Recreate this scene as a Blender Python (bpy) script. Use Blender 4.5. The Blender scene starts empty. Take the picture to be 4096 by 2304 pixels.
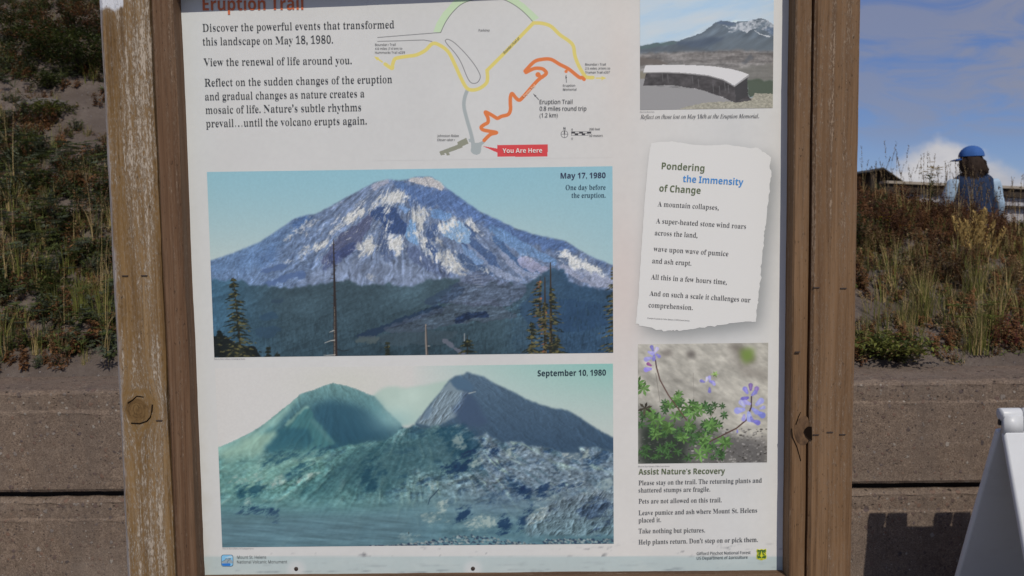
# Visitor sign at the start of a trail: timber-framed information panel in front of a
# concrete retaining wall and a weedy hillside; everything is generated in code.
import bpy, bmesh, math, random
import numpy as np
from mathutils import Vector, Matrix, noise as mnoise
from mathutils.geometry import tessellate_polygon

S = bpy.context.scene
COL = S.collection
rad = math.radians

# ---------------------------------------------------------------- camera
EYE = Vector((0, -1.6, 1.55)); FPX = 3300.; CX, CY = 2048., 1152.
YAW, PITCH, ROLL = rad(-.599), rad(-4.166), rad(-.768)
_f = Vector((math.sin(YAW)*math.cos(PITCH), math.cos(YAW)*math.cos(PITCH), math.sin(PITCH)))
_r = Vector((math.cos(YAW), -math.sin(YAW), 0)); _u = _r.cross(_f)
RGT = _r*math.cos(ROLL)+_u*math.sin(ROLL); UPV = _u*math.cos(ROLL)-_r*math.sin(ROLL); FWD = _f
cam = bpy.data.cameras.new('camera'); cam.sensor_width = 36; cam.lens = 36*FPX/4096
cam.clip_start = .05; cam.clip_end = 3000
cam_ob = bpy.data.objects.new('camera', cam); COL.objects.link(cam_ob)
M = Matrix((RGT, UPV, -FWD)).transposed().to_4x4(); M.translation = EYE
cam_ob.matrix_world = M; S.camera = cam_ob
cam.dof.use_dof = True; cam.dof.focus_distance = 1.6; cam.dof.aperture_fstop = 9.0

def at(px, py, d):
    """the point of the place seen at pixel (px, py) at distance d along y"""
    v = FWD*FPX + RGT*(px-CX) - UPV*(py-CY)
    return EYE + v*(d/v.y)
def px_of(p):
    v = Vector(p)-EYE; z = v.dot(FWD)
    return CX+FPX*v.dot(RGT)/z, CY-FPX*v.dot(UPV)/z

# ---------------------------------------------------------------- sun, sky, exposure
SUN_EL, SUN_AZ = rad(43), rad(17)          # high, behind the viewer and a little to the right
to_sun = Vector((math.sin(SUN_AZ)*math.cos(SUN_EL), -math.cos(SUN_AZ)*math.cos(SUN_EL), math.sin(SUN_EL)))
sl = bpy.data.lights.new('sun', 'SUN'); sl.energy = 2.6; sl.angle = rad(.5); sl.color = (1, .945, .855)
so = bpy.data.objects.new('sun', sl); COL.objects.link(so)
so.rotation_euler = (-to_sun).to_track_quat('-Z', 'Y').to_euler()
S.view_settings.view_transform = 'Standard'; S.view_settings.look = 'None'
S.view_settings.exposure = 0.0; S.view_settings.gamma = 1.0
S.cycles.max_bounces = 6; S.cycles.use_denoising = True

class Nodes:
    """tiny helper to wire shader nodes"""
    def __init__(s, nt): s.nt = nt; s.L = nt.links
    def n(s, t, **kw):
        nd = s.nt.nodes.new(t)
        for k, v in kw.items():
            if k == 'i':
                for q, w in v.items():
                    if hasattr(w, 'is_output'): s.L.new(w, nd.inputs[q])
                    else: nd.inputs[q].default_value = w
            else: setattr(nd, k, v)
        return nd
    def math(s, op, a, b=0., c=0., clamp=False):
        nd = s.n('ShaderNodeMath', operation=op, use_clamp=clamp)
        for i, v in enumerate((a, b, c)):
            if hasattr(v, 'is_output'): s.L.new(v, nd.inputs[i])
            else: nd.inputs[i].default_value = v
        return nd.outputs[0]
    def mix(s, f, a, b, blend='MIX'):
        nd = s.n('ShaderNodeMix', data_type='RGBA', blend_type=blend)
        for i, v in ((0, f), (6, a), (7, b)):
            if hasattr(v, 'is_output'): s.L.new(v, nd.inputs[i])
            else: nd.inputs[i].default_value = (v if i == 0 else (*v, 1) if len(v) == 3 else v)
        return nd.outputs[2]
    def ramp(s, f, stops, interp='LINEAR'):
        nd = s.n('ShaderNodeValToRGB', i={0: f}); cr = nd.color_ramp; cr.interpolation = interp
        while len(cr.elements) < len(stops): cr.elements.new(.5)
        for e, (p, c) in zip(cr.elements, stops):
            e.position = p; e.color = (c, c, c, 1) if isinstance(c, (int, float)) else (*c, 1)
        return nd.outputs[0]
    def noise(s, vec, scale, detail=4, rough=.55, dist=0, dim='3D'):
        return s.n('ShaderNodeTexNoise', noise_dimensions=dim, i={'Vector': vec, 'Scale': scale, 'Detail': detail, 'Roughness': rough, 'Distortion': dist}).outputs[0]
    def rng(s, v, a, b, c=0., d=1., smooth=True):
        nd = s.n('ShaderNodeMapRange', i={0: v, 1: a, 2: b, 3: c, 4: d})
        if smooth: nd.interpolation_type = 'SMOOTHSTEP'
        return nd.outputs[0]
    def scaled(s, vec, sc):
        return s.n('ShaderNodeMapping', i={'Vector': vec, 'Scale': sc}).outputs[0]

w = bpy.data.worlds.new('World'); S.world = w; w.use_nodes = True
W = Nodes(w.node_tree); bg = w.node_tree.nodes['Background']
sky = W.n('ShaderNodeTexSky', sky_type='NISHITA', sun_disc=False, sun_elevation=SUN_EL, sun_rotation=rad(180)-SUN_AZ,
          altitude=1300, air_density=.85, dust_density=.15, ozone_density=2.6)
dirv = W.n('ShaderNodeTexCoord').outputs['Generated']
sp = W.n('ShaderNodeSeparateXYZ', i={0: dirv}); ay = W.math('MAXIMUM', W.math('ABSOLUTE', sp.outputs[1]), .05)
az = W.math('DIVIDE', sp.outputs[0], ay); el = W.math('DIVIDE', sp.outputs[2], ay)
# thin streaked high cloud
hv = W.n('ShaderNodeCombineXYZ', i={0: W.math('ADD', az, W.math('MULTIPLY', el, -.35)), 1: W.math('MULTIPLY', el, 3.2), 2: 3.7}).outputs[0]
thin = W.math('MULTIPLY', W.rng(W.noise(hv, 6.0, 7, .62, 1.2), .34, .60), W.rng(W.noise(hv, 1.7, 3), .3, .6, .6, 1))
thin = W.math('MULTIPLY', thin, W.rng(el, .075, .13))
clear = W.mix(.6, sky.outputs[0], (.72, 1.25, 3.6))                      # deep mountain blue right down to the ridge
c1 = W.mix(W.math('MULTIPLY', thin, .9), clear, (2.65, 2.72, 3.35))
# heaped cloud low over the ridge
cv = W.n('ShaderNodeCombineXYZ', i={0: az, 1: W.math('MULTIPLY', el, 1.5), 2: 1.3}).outputs[0]
nz = W.noise(cv, 13, 6, .55)
hump = W.math('SUBTRACT', .104, W.math('MULTIPLY', W.math('ABSOLUTE', W.math('SUBTRACT', az, .50)), .55))
hump = W.math('ADD', hump, W.math('MULTIPLY', W.math('SUBTRACT', W.noise(cv, 5.5, 2), .5), .11))
hump = W.math('ADD', hump, W.math('MULTIPLY', W.math('SUBTRACT', nz, .5), .085))
heap = W.rng(W.math('SUBTRACT', hump, el), -.014, .018)
shade = W.mix(W.rng(W.noise(cv, 9, 5, .6), .3, .7), (4.4, 4.4, 4.8), (6.3, 6.1, 6.1))
c2 = W.mix(W.math('MULTIPLY', heap, .92), c1, shade)
w.node_tree.links.new(c2, bg.inputs[0]); bg.inputs[1].default_value = .10

# ---------------------------------------------------------------- object helpers
def tag(o, label=None, cat=None, group=None, kind=None):
    for k, v in (('label', label), ('category', cat), ('group', group), ('kind', kind)):
        if v: o[k] = v
    return o
def empty(name, loc=(0, 0, 0), rz=0):
    o = bpy.data.objects.new(name, None); COL.objects.link(o); o.location = loc; o.rotation_euler.z = rz
    o.empty_display_size = .1
    return o
def obj(name, me, mat=None, parent=None, smooth=False, loc=None):
    o = bpy.data.objects.new(name, me); COL.objects.link(o)
    for m in (mat if isinstance(mat, (list, tuple)) else [mat]):
        if m: me.materials.append(m)
    if parent: o.parent = parent; o.matrix_parent_inverse = Matrix.Translation(-Vector(parent.matrix_world.translation)) if False else Matrix()
    if smooth: me.polygons.foreach_set('use_smooth', [True]*len(me.polygons))
    if loc: o.location = loc
    return o
def mesh_np(name, V, F, col=None, mats=None):
    """V (n,3), F (m,k) with k = 3 or 4, col (n,3) linear"""
    me = bpy.data.meshes.new(name); V = np.asarray(V, np.float32); F = np.asarray(F, np.int32)
    me.vertices.add(len(V)); me.vertices.foreach_set('co', V.ravel())
    k = F.shape[1]; me.loops.add(F.size); me.loops.foreach_set('vertex_index', F.ravel())
    me.polygons.add(len(F)); me.polygons.foreach_set('loop_start', np.arange(0, F.size, k, dtype=np.int32))
    me.polygons.foreach_set('loop_total', np.full(len(F), k, np.int32))
    me.update(calc_edges=True)
    if col is not None:
        a = me.color_attributes.new('col', 'FLOAT_COLOR', 'POINT')
        c = np.ones((len(V), 4), np.float32); c[:, :3] = col; a.data.foreach_set('color', c.ravel())
    return me
def bm_mesh(name, bm):
    me = bpy.data.meshes.new(name); bm.normal_update(); bm.to_mesh(me); bm.free(); return me
def bm_box(bm, lo, hi, bevel=0, seg=2, mat=None):
    r = bmesh.ops.create_cube(bm, size=1.); vs = r['verts']
    lo, hi = Vector(lo), Vector(hi)
    for v in vs: v.co = Vector((lo[i]+(hi[i]-lo[i])*(v.co[i]+.5) for i in range(3)))
    if bevel:
        es = list({e for v in vs for e in v.link_edges})
        bmesh.ops.bevel(bm, geom=es, offset=bevel, segments=seg, affect='EDGES', profile=.5)
    return vs
def loft(rings, n=16, cap=True):
    """rings: (centre, x-axis vector, y-axis vector) -> closed tube mesh data"""
    V = []; F = []
    for c, ax, ay in rings:
        c, ax, ay = Vector(c), Vector(ax), Vector(ay)
        for i in range(n):
            a = 2*math.pi*i/n; V.append(c+ax*math.cos(a)+ay*math.sin(a))
    for r in range(len(rings)-1):
        for i in range(n):
            j = (i+1) % n; F.append((r*n+i, r*n+j, (r+1)*n+j, (r+1)*n+i))
    if cap: F.append(tuple(reversed(range(n)))); F.append(tuple(range((len(rings)-1)*n, len(rings)*n)))
    return V, F
def pymesh(name, V, F):
    me = bpy.data.meshes.new(name); me.from_pydata([tuple(v) for v in V], [], F); me.update(); return me
def tube(pts_, r0, r1=None, n=8, name='tube'):
    r1 = r0 if r1 is None else r1; R = []; P = [Vector(p) for p in pts_]
    for i, p in enumerate(P):
        d = (P[min(i+1, len(P)-1)]-P[max(i-1, 0)]).normalized()
        a = d.cross(Vector((0, 0, 1)) if abs(d.z) < .9 else Vector((1, 0, 0))).normalized(); b = d.cross(a)
        r = r0+(r1-r0)*i/(len(P)-1); R.append((p, a*r, b*r))
    return loft(R, n)
def join(parts):
    V = []; F = []
    for v, f in parts:
        o = len(V); V += list(v); F += [tuple(i+o for i in q) for q in f]
    return V, F

# ---------------------------------------------------------------- material helpers
def srgb(r, g, b):
    f = lambda c: c/255/12.92 if c/255 <= .04045 else ((c/255+.055)/1.055)**2.4
    return (f(r), f(g), f(b))
KPRINT = 1.34                       # photographed print colour -> ink reflectance
TONE = (1.015, 1.0, .965)            # warms all the ink a little to offset the bluish sky light
def ink(r, g, b): return tuple(min(.9, c*KPRINT*t) for c, t in zip(srgb(r, g, b), TONE))
def material(name, rough=.8, spec=.3):
    m = bpy.data.materials.new(name); m.use_nodes = True
    p = m.node_tree.nodes['Principled BSDF']; p.inputs['Roughness'].default_value = rough
    p.inputs['Specular IOR Level'].default_value = spec
    return m, Nodes(m.node_tree), p
def plain(name, col, rough=.7, spec=.3, var=.12, scale=30, bump=0):
    m, N, p = material(name, rough, spec)
    o = N.n('ShaderNodeTexCoord').outputs['Object']; f = N.noise(o, scale, 5, .6)
    c = N.mix(f, tuple(x*(1-var) for x in col), tuple(min(1, x*(1+var)) for x in col)); N.L.new(c, p.inputs[0])
    if bump:
        b = N.n('ShaderNodeBump', i={'Strength': .5, 'Distance': bump, 'Height': f}); N.L.new(b.outputs[0], p.inputs['Normal'])
    return m
def vcol(name, rough=.8, spec=.3, trans=0):
    m, N, p = material(name, rough, spec)
    a = N.n('ShaderNodeAttribute', attribute_name='col').outputs['Color']; N.L.new(a, p.inputs[0])
    if trans:
        t = N.n('ShaderNodeBsdfTranslucent', i={0: a}); mx = N.n('ShaderNodeMixShader', i={0: trans, 1: p.outputs[0], 2: t.outputs[0]})
        N.L.new(mx.outputs[0], m.node_tree.nodes['Material Output'].inputs[0])
    return m
# ---------------------------------------------------------------- lettering
# outlines of the letters used on the sign, in 320ths of an em.  Each row: alphabet (0 serif,
# 1 sans, 2 sans bold, 3 serif italic), character, advance, then per loop the number of
# points, the first point and the steps from point to point.
OUTLINES = (
(0,65,208,30,-4,0,0,9,8,1,7,4,6,9,6,13,75,186,9,0,76,-181,7,-14,6,-11,7,-5,8,-2,0,-9,-102,0,0,9,20,3,6,10,-1,6,-4,11,-10,24,-71,0,-12,-29,-1,-3,0,-3,0,-5,5,-11,18,-3,2,0,0,-9,3,54,76,61,0,-31,76),
(0,66,211,30,8,0,0,8,13,3,9,4,4,10,2,14,0,137,-1,12,-2,8,-4,7,-5,3,-7,2,-10,1,0,8,98,0,47,-5,28,-17,9,-28,-6,-23,-17,-16,-29,-10,35,-12,20,-18,7,-25,-2,-19,-8,-15,-12,-12,-17,-10,-21,-5,-26,-2,14,87,120,3,0,21,3,14,7,8,13,3,21,-2,19,-6,13,-10,8,-15,3,-9,-1,-4,-3,-3,-7,0,-10,17,106,12,17,2,12,9,5,10,2,12,1,16,-1,16,-4,13,-6,9,-9,6,-13,4,-16,1,-7,0,0,-79,1,-9,3,-6,5,-4),
(0,67,223,50,122,-5,-20,1,-19,5,-17,9,-16,10,-13,14,-10,16,-8,18,-5,19,-2,22,2,21,5,19,8,18,10,16,14,13,15,11,18,8,19,5,21,2,15,-2,17,-4,19,-6,5,-2,5,-1,9,4,6,11,8,0,0,-75,-8,0,-8,18,-10,16,-12,13,-14,10,-14,5,-16,2,-32,-11,-19,-35,-7,-57,8,-54,21,-32,35,-11,13,1,13,4,13,5,12,8,11,10,10,12,9,-9,-25,-26,-30,-16),
(0,68,236,22,10,0,0,8,12,2,8,4,4,8,1,14,0,142,-1,16,-5,9,-9,4,-13,2,0,8,99,0,35,-3,29,-10,23,-15,17,-22,10,-27,3,-32,-13,-60,-38,-36,-63,-12,18,106,12,19,2,15,8,12,14,8,19,5,24,2,30,-7,54,-20,33,-34,10,-10,-1,-6,-3,-2,-7,-1,-12,0,-149,1,-11,2,-7,6,-3),
(0,69,211,58,7,0,0,8,14,2,9,4,4,9,2,14,0,139,-2,17,-4,10,-9,4,-13,2,0,8,182,0,0,-65,-7,0,-4,18,-7,14,-10,10,-13,6,-17,4,-22,1,-9,0,-6,-1,-4,-2,-2,-3,-2,-6,0,-8,0,-68,5,0,19,3,13,8,6,9,4,12,3,15,8,0,0,-108,-8,0,-3,18,-4,12,-6,10,-9,6,-12,3,-15,1,-1,0,0,-74,1,-10,4,-5,6,-3,12,-1,14,1,14,1,11,4,15,6,13,11,10,14,9,18,9,0,-13,-68),
(0,70,193,52,7,0,0,8,14,3,9,5,4,9,2,15,0,139,-2,14,-5,9,-9,4,-13,3,0,8,181,0,0,-65,-8,0,-4,18,-7,14,-9,10,-12,6,-11,3,-13,2,-15,0,-8,0,-6,0,-4,-2,-2,-2,-2,-5,0,-6,0,-72,4,0,18,3,13,8,6,9,4,12,3,15,9,0,0,-109,-8,0,-3,17,-5,13,-6,10,-13,8,-19,3,-3,0,0,-69,0,-10,3,-8,3,-5,7,-4,9,-2,13,-1,0,-8),
(0,71,242,65,128,-5,-22,2,-21,5,-17,7,-16,11,-14,13,-10,16,-8,18,-5,20,-2,22,2,22,5,19,8,18,10,15,13,13,16,11,17,8,18,5,21,2,17,-2,17,-3,19,-7,4,-2,5,0,4,1,4,2,3,4,4,7,8,0,0,-75,-8,0,-8,18,-10,15,-12,13,-13,10,-15,6,-15,2,-32,-11,-19,-35,-7,-57,2,-30,6,-26,9,-20,12,-14,15,-9,18,-3,16,2,9,5,6,9,1,12,0,27,-1,12,-5,8,-10,4,-16,2,0,7,107,0,0,-7,-13,-2,-7,-4,-4,-7,-2,-13,0,-47,-28,-10,-28,-7),
(0,72,249,56,7,0,0,8,14,2,9,5,4,9,2,14,0,142,-2,14,-4,8,-9,5,-13,2,0,8,107,0,0,-8,-10,-1,-8,-2,-5,-3,-3,-5,-2,-7,0,-11,0,-61,76,0,0,61,-1,11,-1,7,-3,5,-5,3,-8,2,-11,1,0,8,108,0,0,-8,-14,-2,-8,-5,-5,-8,-1,-14,0,-142,1,-13,5,-9,8,-5,14,-3,0,-8,-108,0,0,8,14,2,9,5,4,8,2,15,0,67,-76,0,0,-67,1,-14,4,-9,9,-5,14,-2,0,-8),
(0,73,124,26,6,0,0,8,14,3,9,4,5,8,2,13,0,148,-2,12,-4,8,-9,3,-15,2,0,8,110,0,0,-8,-14,-2,-9,-3,-4,-8,-2,-12,0,-147,1,-9,1,-7,3,-5,6,-4,8,-2,11,-2,0,-8),
(0,76,203,37,7,0,0,8,14,2,9,5,4,9,2,14,0,142,-2,14,-4,9,-9,4,-13,2,0,8,111,0,0,-8,-11,-1,-9,-1,-6,-3,-3,-6,-3,-7,0,-11,0,-141,0,-10,1,-7,3,-4,4,-3,7,-2,9,0,15,1,13,2,11,3,14,8,12,11,7,10,6,12,6,14,9,0,-13,-74),
(0,77,302,49,7,0,0,8,13,2,9,5,5,9,2,14,0,144,-1,9,-1,7,-4,5,-5,3,-7,2,-11,1,0,8,81,0,63,-149,63,149,80,0,0,-8,-13,-3,-8,-4,-5,-9,-1,-13,0,-139,1,-12,1,-9,3,-6,5,-3,7,-2,10,-1,0,-8,-106,0,0,8,11,2,7,2,5,3,3,6,2,8,1,11,0,150,-80,-190,-8,0,-79,185,0,-147,2,-15,5,-9,9,-4,15,-2,0,-8),
(0,78,235,39,192,-5,-141,172,0,-130,1,-14,5,-8,8,-5,14,-2,0,-8,-70,0,0,8,10,1,7,2,5,3,3,6,2,7,0,10,0,148,-13,15,-6,6,-4,2,-4,1,0,8,66,0,111,-137,0,100,0,10,-2,7,-3,5,-5,4,-8,2,-10,1,0,8,70,0,0,-8,-13,-2,-9,-4,-4,-9,-1,-14,0,-185),
(0,79,250,48,124,-5,-15,1,-15,3,-14,5,-12,6,-12,8,-11,10,-9,10,-8,13,-7,13,-4,14,-3,15,-1,15,1,16,3,15,4,14,7,13,8,12,9,11,11,10,12,8,13,6,14,5,15,3,16,1,16,-1,14,-3,14,-4,13,-7,12,-8,10,-9,10,-11,8,-12,6,-13,5,-14,2,-16,1,-16,-1,-15,-2,-15,-5,-14,-7,-13,-7,-13,-10,-10,-11,-10,-12,-8,-13,-6,-14,-5,-15,-3,18,126,6,30,11,19,35,6,56,-2,32,-5,25,-8,20,-12,15,-14,8,-16,3,-31,-11,-18,-35,-6,-57,2,-30,5,-26,8,-20,12,-15,14,-8),
(0,80,199,33,7,0,0,8,14,2,9,5,4,9,2,14,0,142,-2,14,-4,8,-9,5,-13,2,0,8,94,0,24,-1,20,-2,14,-4,15,-9,11,-12,7,-14,2,-17,-2,-17,-7,-14,-11,-12,-16,-10,-20,-5,-24,-2,-28,0,0,-60,1,-14,4,-9,9,-5,14,-2,0,-8,14,87,109,9,0,20,3,14,8,7,15,2,22,-2,22,-6,15,-11,9,-17,2,-8,-1,-5,-2,-2,-5,-1,-7),
(0,82,225,38,7,0,0,8,14,2,9,5,4,9,2,14,0,142,-2,14,-4,8,-9,5,-13,2,0,8,95,0,30,-2,23,-4,19,-8,13,-11,8,-15,3,-18,-6,-23,-16,-18,-27,-11,56,-83,5,-7,5,-5,5,-3,7,-1,1,0,0,-8,-68,0,-65,101,-9,0,0,-63,1,-14,4,-9,9,-5,14,-2,0,-8,14,87,111,10,0,21,3,15,9,7,9,3,13,2,15,-5,25,-12,15,-21,5,-11,-1,-6,-3,-2,-6,-1,-11),
(0,83,186,80,20,-5,0,80,10,0,6,-21,8,-17,9,-13,12,-10,13,-5,16,-2,16,3,13,7,7,11,3,15,-3,13,-9,11,-14,9,-30,15,-17,9,-13,10,-10,10,-8,12,-4,12,-1,14,2,18,6,16,10,12,13,10,15,6,18,2,10,-1,11,-1,12,-3,13,-4,5,-1,4,0,6,2,4,8,9,0,0,-70,-8,0,-6,17,-8,14,-10,12,-12,9,-12,6,-14,2,-14,-2,-11,-7,-8,-10,-2,-12,2,-11,6,-10,11,-8,14,-8,31,-14,17,-9,13,-10,10,-10,6,-11,3,-13,1,-14,-2,-19,-7,-16,-12,-14,-16,-10,-13,-5,-14,-3,-15,-1,-8,1,-8,0,-8,2,-8,2,-8,3,-5,1,-4,1,-3,1,-4,-1,-3,-1,-2,-4,-2,-5),
(0,84,202,29,44,0,0,8,15,2,9,5,5,9,1,14,0,168,-3,0,-16,-1,-13,-5,-11,-8,-8,-11,-6,-13,-3,-17,-9,0,0,66,191,0,0,-66,-8,0,-9,31,-20,18,-31,6,-3,0,0,-168,2,-15,5,-9,9,-4,15,-2,0,-8),
(0,85,235,48,118,-6,-26,2,-22,7,-16,11,-10,15,-7,20,-2,25,0,106,-2,14,-4,8,-9,5,-13,2,0,8,108,0,0,-8,-11,-1,-7,-2,-6,-3,-3,-5,-1,-7,-1,-11,0,-113,1,-18,4,-14,6,-10,14,-11,20,-3,31,7,19,22,6,36,0,104,-2,13,-4,9,-9,4,-16,3,0,8,70,0,0,-8,-12,-3,-8,-5,-3,-8,-2,-13,0,-94,-2,-30,-7,-23,-11,-18,-16,-11,-21,-8),
(0,86,204,31,101,-6,-80,187,-5,11,-5,8,-7,6,-11,3,0,8,107,0,0,-8,-12,-1,-9,-2,-5,-4,-1,-7,1,-6,3,-9,46,-112,43,112,2,8,1,7,-2,7,-4,4,-8,2,-13,1,0,8,69,0,0,-8,-9,-1,-7,-4,-7,-8,-6,-14,-73,-188),
(0,87,291,48,81,-5,-66,192,-3,10,-5,7,-6,3,-8,2,0,8,93,0,0,-8,-9,-1,-6,-2,-3,-4,-1,-6,1,-8,2,-10,36,-105,37,95,-7,22,-4,9,-5,6,-7,2,-11,2,0,8,100,0,0,-8,-16,-3,-6,-10,1,-5,2,-7,36,-105,32,97,2,10,1,8,-1,7,-4,4,-6,3,-10,1,0,8,57,0,0,-8,-8,-3,-6,-5,-5,-9,-4,-11,-62,-186,-8,0,-54,152,-59,-152),
(0,89,203,45,48,0,0,8,14,2,9,5,4,9,1,14,0,47,-54,99,-8,13,-7,7,-3,2,-4,1,-3,1,-3,1,0,8,105,0,0,-8,-6,0,-8,-1,-6,-2,-3,-3,-2,-5,1,-5,3,-6,40,-79,41,66,5,12,2,8,-6,11,-18,4,-2,0,0,8,69,0,0,-8,-7,-2,-7,-5,-6,-6,-7,-9,-54,-90,0,-59,1,-14,4,-9,9,-5,14,-2,0,-8),
(0,97,164,57,121,-5,-18,6,-8,16,-15,-12,-17,-7,-18,-2,-14,2,-12,7,-7,11,-2,14,2,13,7,12,11,10,17,9,21,8,27,9,0,24,-2,11,-4,9,-7,4,-12,2,-15,-3,-5,-7,1,-3,3,-6,4,-6,1,-6,-2,-8,-5,-6,-7,-4,-8,-1,-9,1,-7,5,-4,7,-1,9,2,10,5,10,10,7,12,7,15,3,17,2,21,-2,16,-4,11,-7,8,-10,5,-13,2,-16,0,-70,0,-7,0,-4,2,-2,3,-1,3,1,5,3,4,-7,-11,-10,-12,-6,10,72,16,5,1,6,3,6,4,6,6,0,51,-22,-9,-13,-13,-4,-19,4,-18),
(0,98,172,32,20,-5,0,190,0,12,-2,7,-6,4,-8,1,0,8,62,0,0,-84,11,10,13,6,15,3,16,-3,14,-7,12,-10,9,-15,4,-12,2,-12,1,-14,-1,-16,-3,-14,-5,-13,-7,-12,-8,-10,-10,-8,-12,-6,-12,-4,-13,-1,-15,2,-14,6,-13,10,-25,-18,17,87,7,14,4,9,12,4,14,2,17,1,22,-1,18,-2,14,-4,12,-9,10,-13,3,-7,-1,-7,-3,-5,-6,-3,-8,0,-82,5,-20),
(0,99,140,44,74,-5,-17,3,-16,7,-13,12,-10,15,-5,12,-3,13,-1,14,1,15,4,14,5,13,7,11,9,9,11,8,11,6,13,4,13,1,21,-3,15,-7,10,-11,3,-14,-1,-8,-4,-6,-6,-4,-8,-2,-15,6,-5,16,1,5,0,5,-3,10,-10,2,-15,-5,-10,-18,-3,-29,2,-21,4,-18,6,-14,14,-13,18,-5,17,4,15,12,7,-5,-18,-19,-20,-11),
(0,100,176,37,67,-5,-16,3,-14,7,-12,12,-8,15,-5,12,-2,12,-1,14,1,16,3,14,4,13,10,17,12,12,14,7,16,3,15,-2,12,-6,10,-11,0,58,-1,8,-4,6,-7,3,-10,1,0,8,68,0,0,-181,1,-10,2,-6,4,-5,9,-2,0,-8,-18,-1,-21,-3,-23,-6,0,24,-10,-14,-13,-7,19,82,13,7,2,7,5,6,7,4,9,0,79,-2,8,-6,6,-7,3,-8,2,-13,-4,-8,-11,-3,-12,-2,-15,-1,-19,1,-18,2,-16,3,-11,8,-11),
(0,101,143,32,73,-5,-17,3,-16,7,-12,12,-10,16,-5,12,-3,15,-1,15,1,14,3,13,5,13,10,15,14,12,15,7,18,3,17,-2,15,-6,12,-11,9,-13,5,-17,2,-20,0,-4,-79,0,4,-33,14,-19,21,-7,12,2,11,7,11,12,7,-6,-18,-22,-20,-13,10,55,92,41,0,0,10,-1,18,-3,12,-6,7,-9,2,-12,-4,-7,-15,-3,-25),
(0,102,102,52,7,0,0,8,7,1,5,2,3,2,2,4,1,6,0,12,0,97,-17,0,0,16,17,0,0,20,2,16,5,13,8,11,12,7,14,5,17,1,18,-2,13,-7,9,-10,2,-12,-1,-9,-4,-6,-6,-4,-7,-2,-8,2,-6,3,-4,5,-1,7,1,7,3,7,1,3,1,2,0,1,-2,4,-6,1,-8,-1,-5,-5,-2,-8,-1,-11,0,-38,27,0,0,-16,-27,0,0,-101,2,-12,3,-7,8,-3,12,-1,0,-8),
(0,103,156,57,69,-67,-18,1,-16,3,-12,5,-12,10,-4,12,6,14,20,10,-16,12,-6,14,2,12,7,9,12,9,17,8,-21,12,-13,16,-4,21,1,14,7,13,10,10,13,7,15,5,18,2,18,-2,18,-5,40,0,0,-17,-23,0,8,-15,3,-16,-2,-13,-5,-12,-9,-10,-12,-7,-13,-4,-16,-2,-7,0,-7,1,-8,-2,-6,-3,-5,-5,-1,-6,5,-8,14,-3,17,0,15,0,13,-2,12,-2,12,-5,8,-8,5,-10,1,-14,-2,-14,-7,-12,-11,-10,-16,-7,-20,-4,16,75,59,9,3,7,7,3,13,1,18,-1,19,-3,13,-7,7,-9,2,-10,-2,-6,-7,-3,-13,-2,-19,2,-18,3,-13,6,-7,14,76,-55,28,2,16,8,5,14,-1,7,-5,4,-9,3,-12,1,-52,0,-8,-9,-3,-10,2,-8,8,-6,13,-5),
(0,104,181,44,9,0,0,8,8,1,4,3,3,6,1,9,0,163,-1,9,-2,5,-5,4,-8,2,0,7,61,0,0,-90,14,14,15,8,17,3,23,-6,14,-17,4,-28,0,-74,1,-9,3,-6,4,-3,8,-1,0,-8,-77,0,0,8,3,0,10,4,3,15,0,76,-1,12,-2,8,-4,5,-8,1,-14,-4,-13,-13,0,-85,1,-9,3,-6,4,-3,8,-1,0,-8),
(0,105,94,16,48,172,-9,2,-8,6,-5,7,-2,9,2,10,5,8,8,5,9,2,9,-2,8,-5,5,-8,2,-10,-2,-9,-5,-7,-8,-6,19,9,0,0,8,8,1,5,3,2,6,1,9,0,93,-1,10,-2,6,-4,3,-8,1,0,8,61,0,0,-121,0,-9,3,-6,4,-3,8,-1,0,-8),
(0,107,171,45,8,0,0,8,9,1,5,3,2,6,1,9,0,162,-1,10,-2,6,-4,3,-8,1,0,8,60,0,0,-137,38,38,6,8,2,6,-4,6,-12,2,-2,0,0,8,66,0,0,-8,-17,-5,-16,-11,-25,-24,59,-84,7,-6,7,-2,0,-8,-79,0,0,8,3,0,8,2,3,5,-1,4,-3,4,-33,47,-7,-6,0,-37,1,-9,3,-6,4,-3,8,-1,0,-8),
(0,108,95,19,9,0,0,8,8,1,5,3,2,6,1,9,0,162,-1,9,-2,6,-4,4,-8,1,0,8,61,0,0,-190,0,-9,3,-6,4,-3,8,-1,0,-8),
(0,109,264,70,9,0,0,8,8,1,4,3,3,6,1,9,0,94,-1,8,-2,6,-5,4,-8,1,0,8,61,0,0,-22,13,14,14,9,16,3,19,-3,13,-9,8,-16,13,16,15,9,18,3,23,-6,14,-17,4,-28,0,-74,1,-9,2,-6,5,-3,7,-1,0,-8,-75,0,0,8,8,1,4,3,3,6,0,9,0,76,0,12,-3,8,-4,5,-8,1,-14,-4,-11,-12,0,-86,0,-9,3,-6,4,-3,8,-1,0,-8,-75,0,0,8,8,1,4,3,3,6,0,9,0,76,0,12,-2,8,-5,5,-8,1,-14,-4,-11,-13,0,-85,0,-9,3,-5,4,-4,7,-1,0,-8),
(0,110,181,44,9,0,0,8,8,1,4,3,3,6,1,9,0,94,-1,8,-2,6,-5,4,-8,1,0,8,61,0,0,-21,13,14,16,8,17,3,23,-6,14,-17,4,-28,0,-74,1,-9,3,-6,4,-3,8,-1,0,-8,-77,0,0,8,3,0,10,4,3,15,0,76,-1,12,-2,8,-4,5,-8,1,-14,-4,-13,-13,0,-85,1,-9,3,-6,4,-3,8,-1,0,-8),
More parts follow.
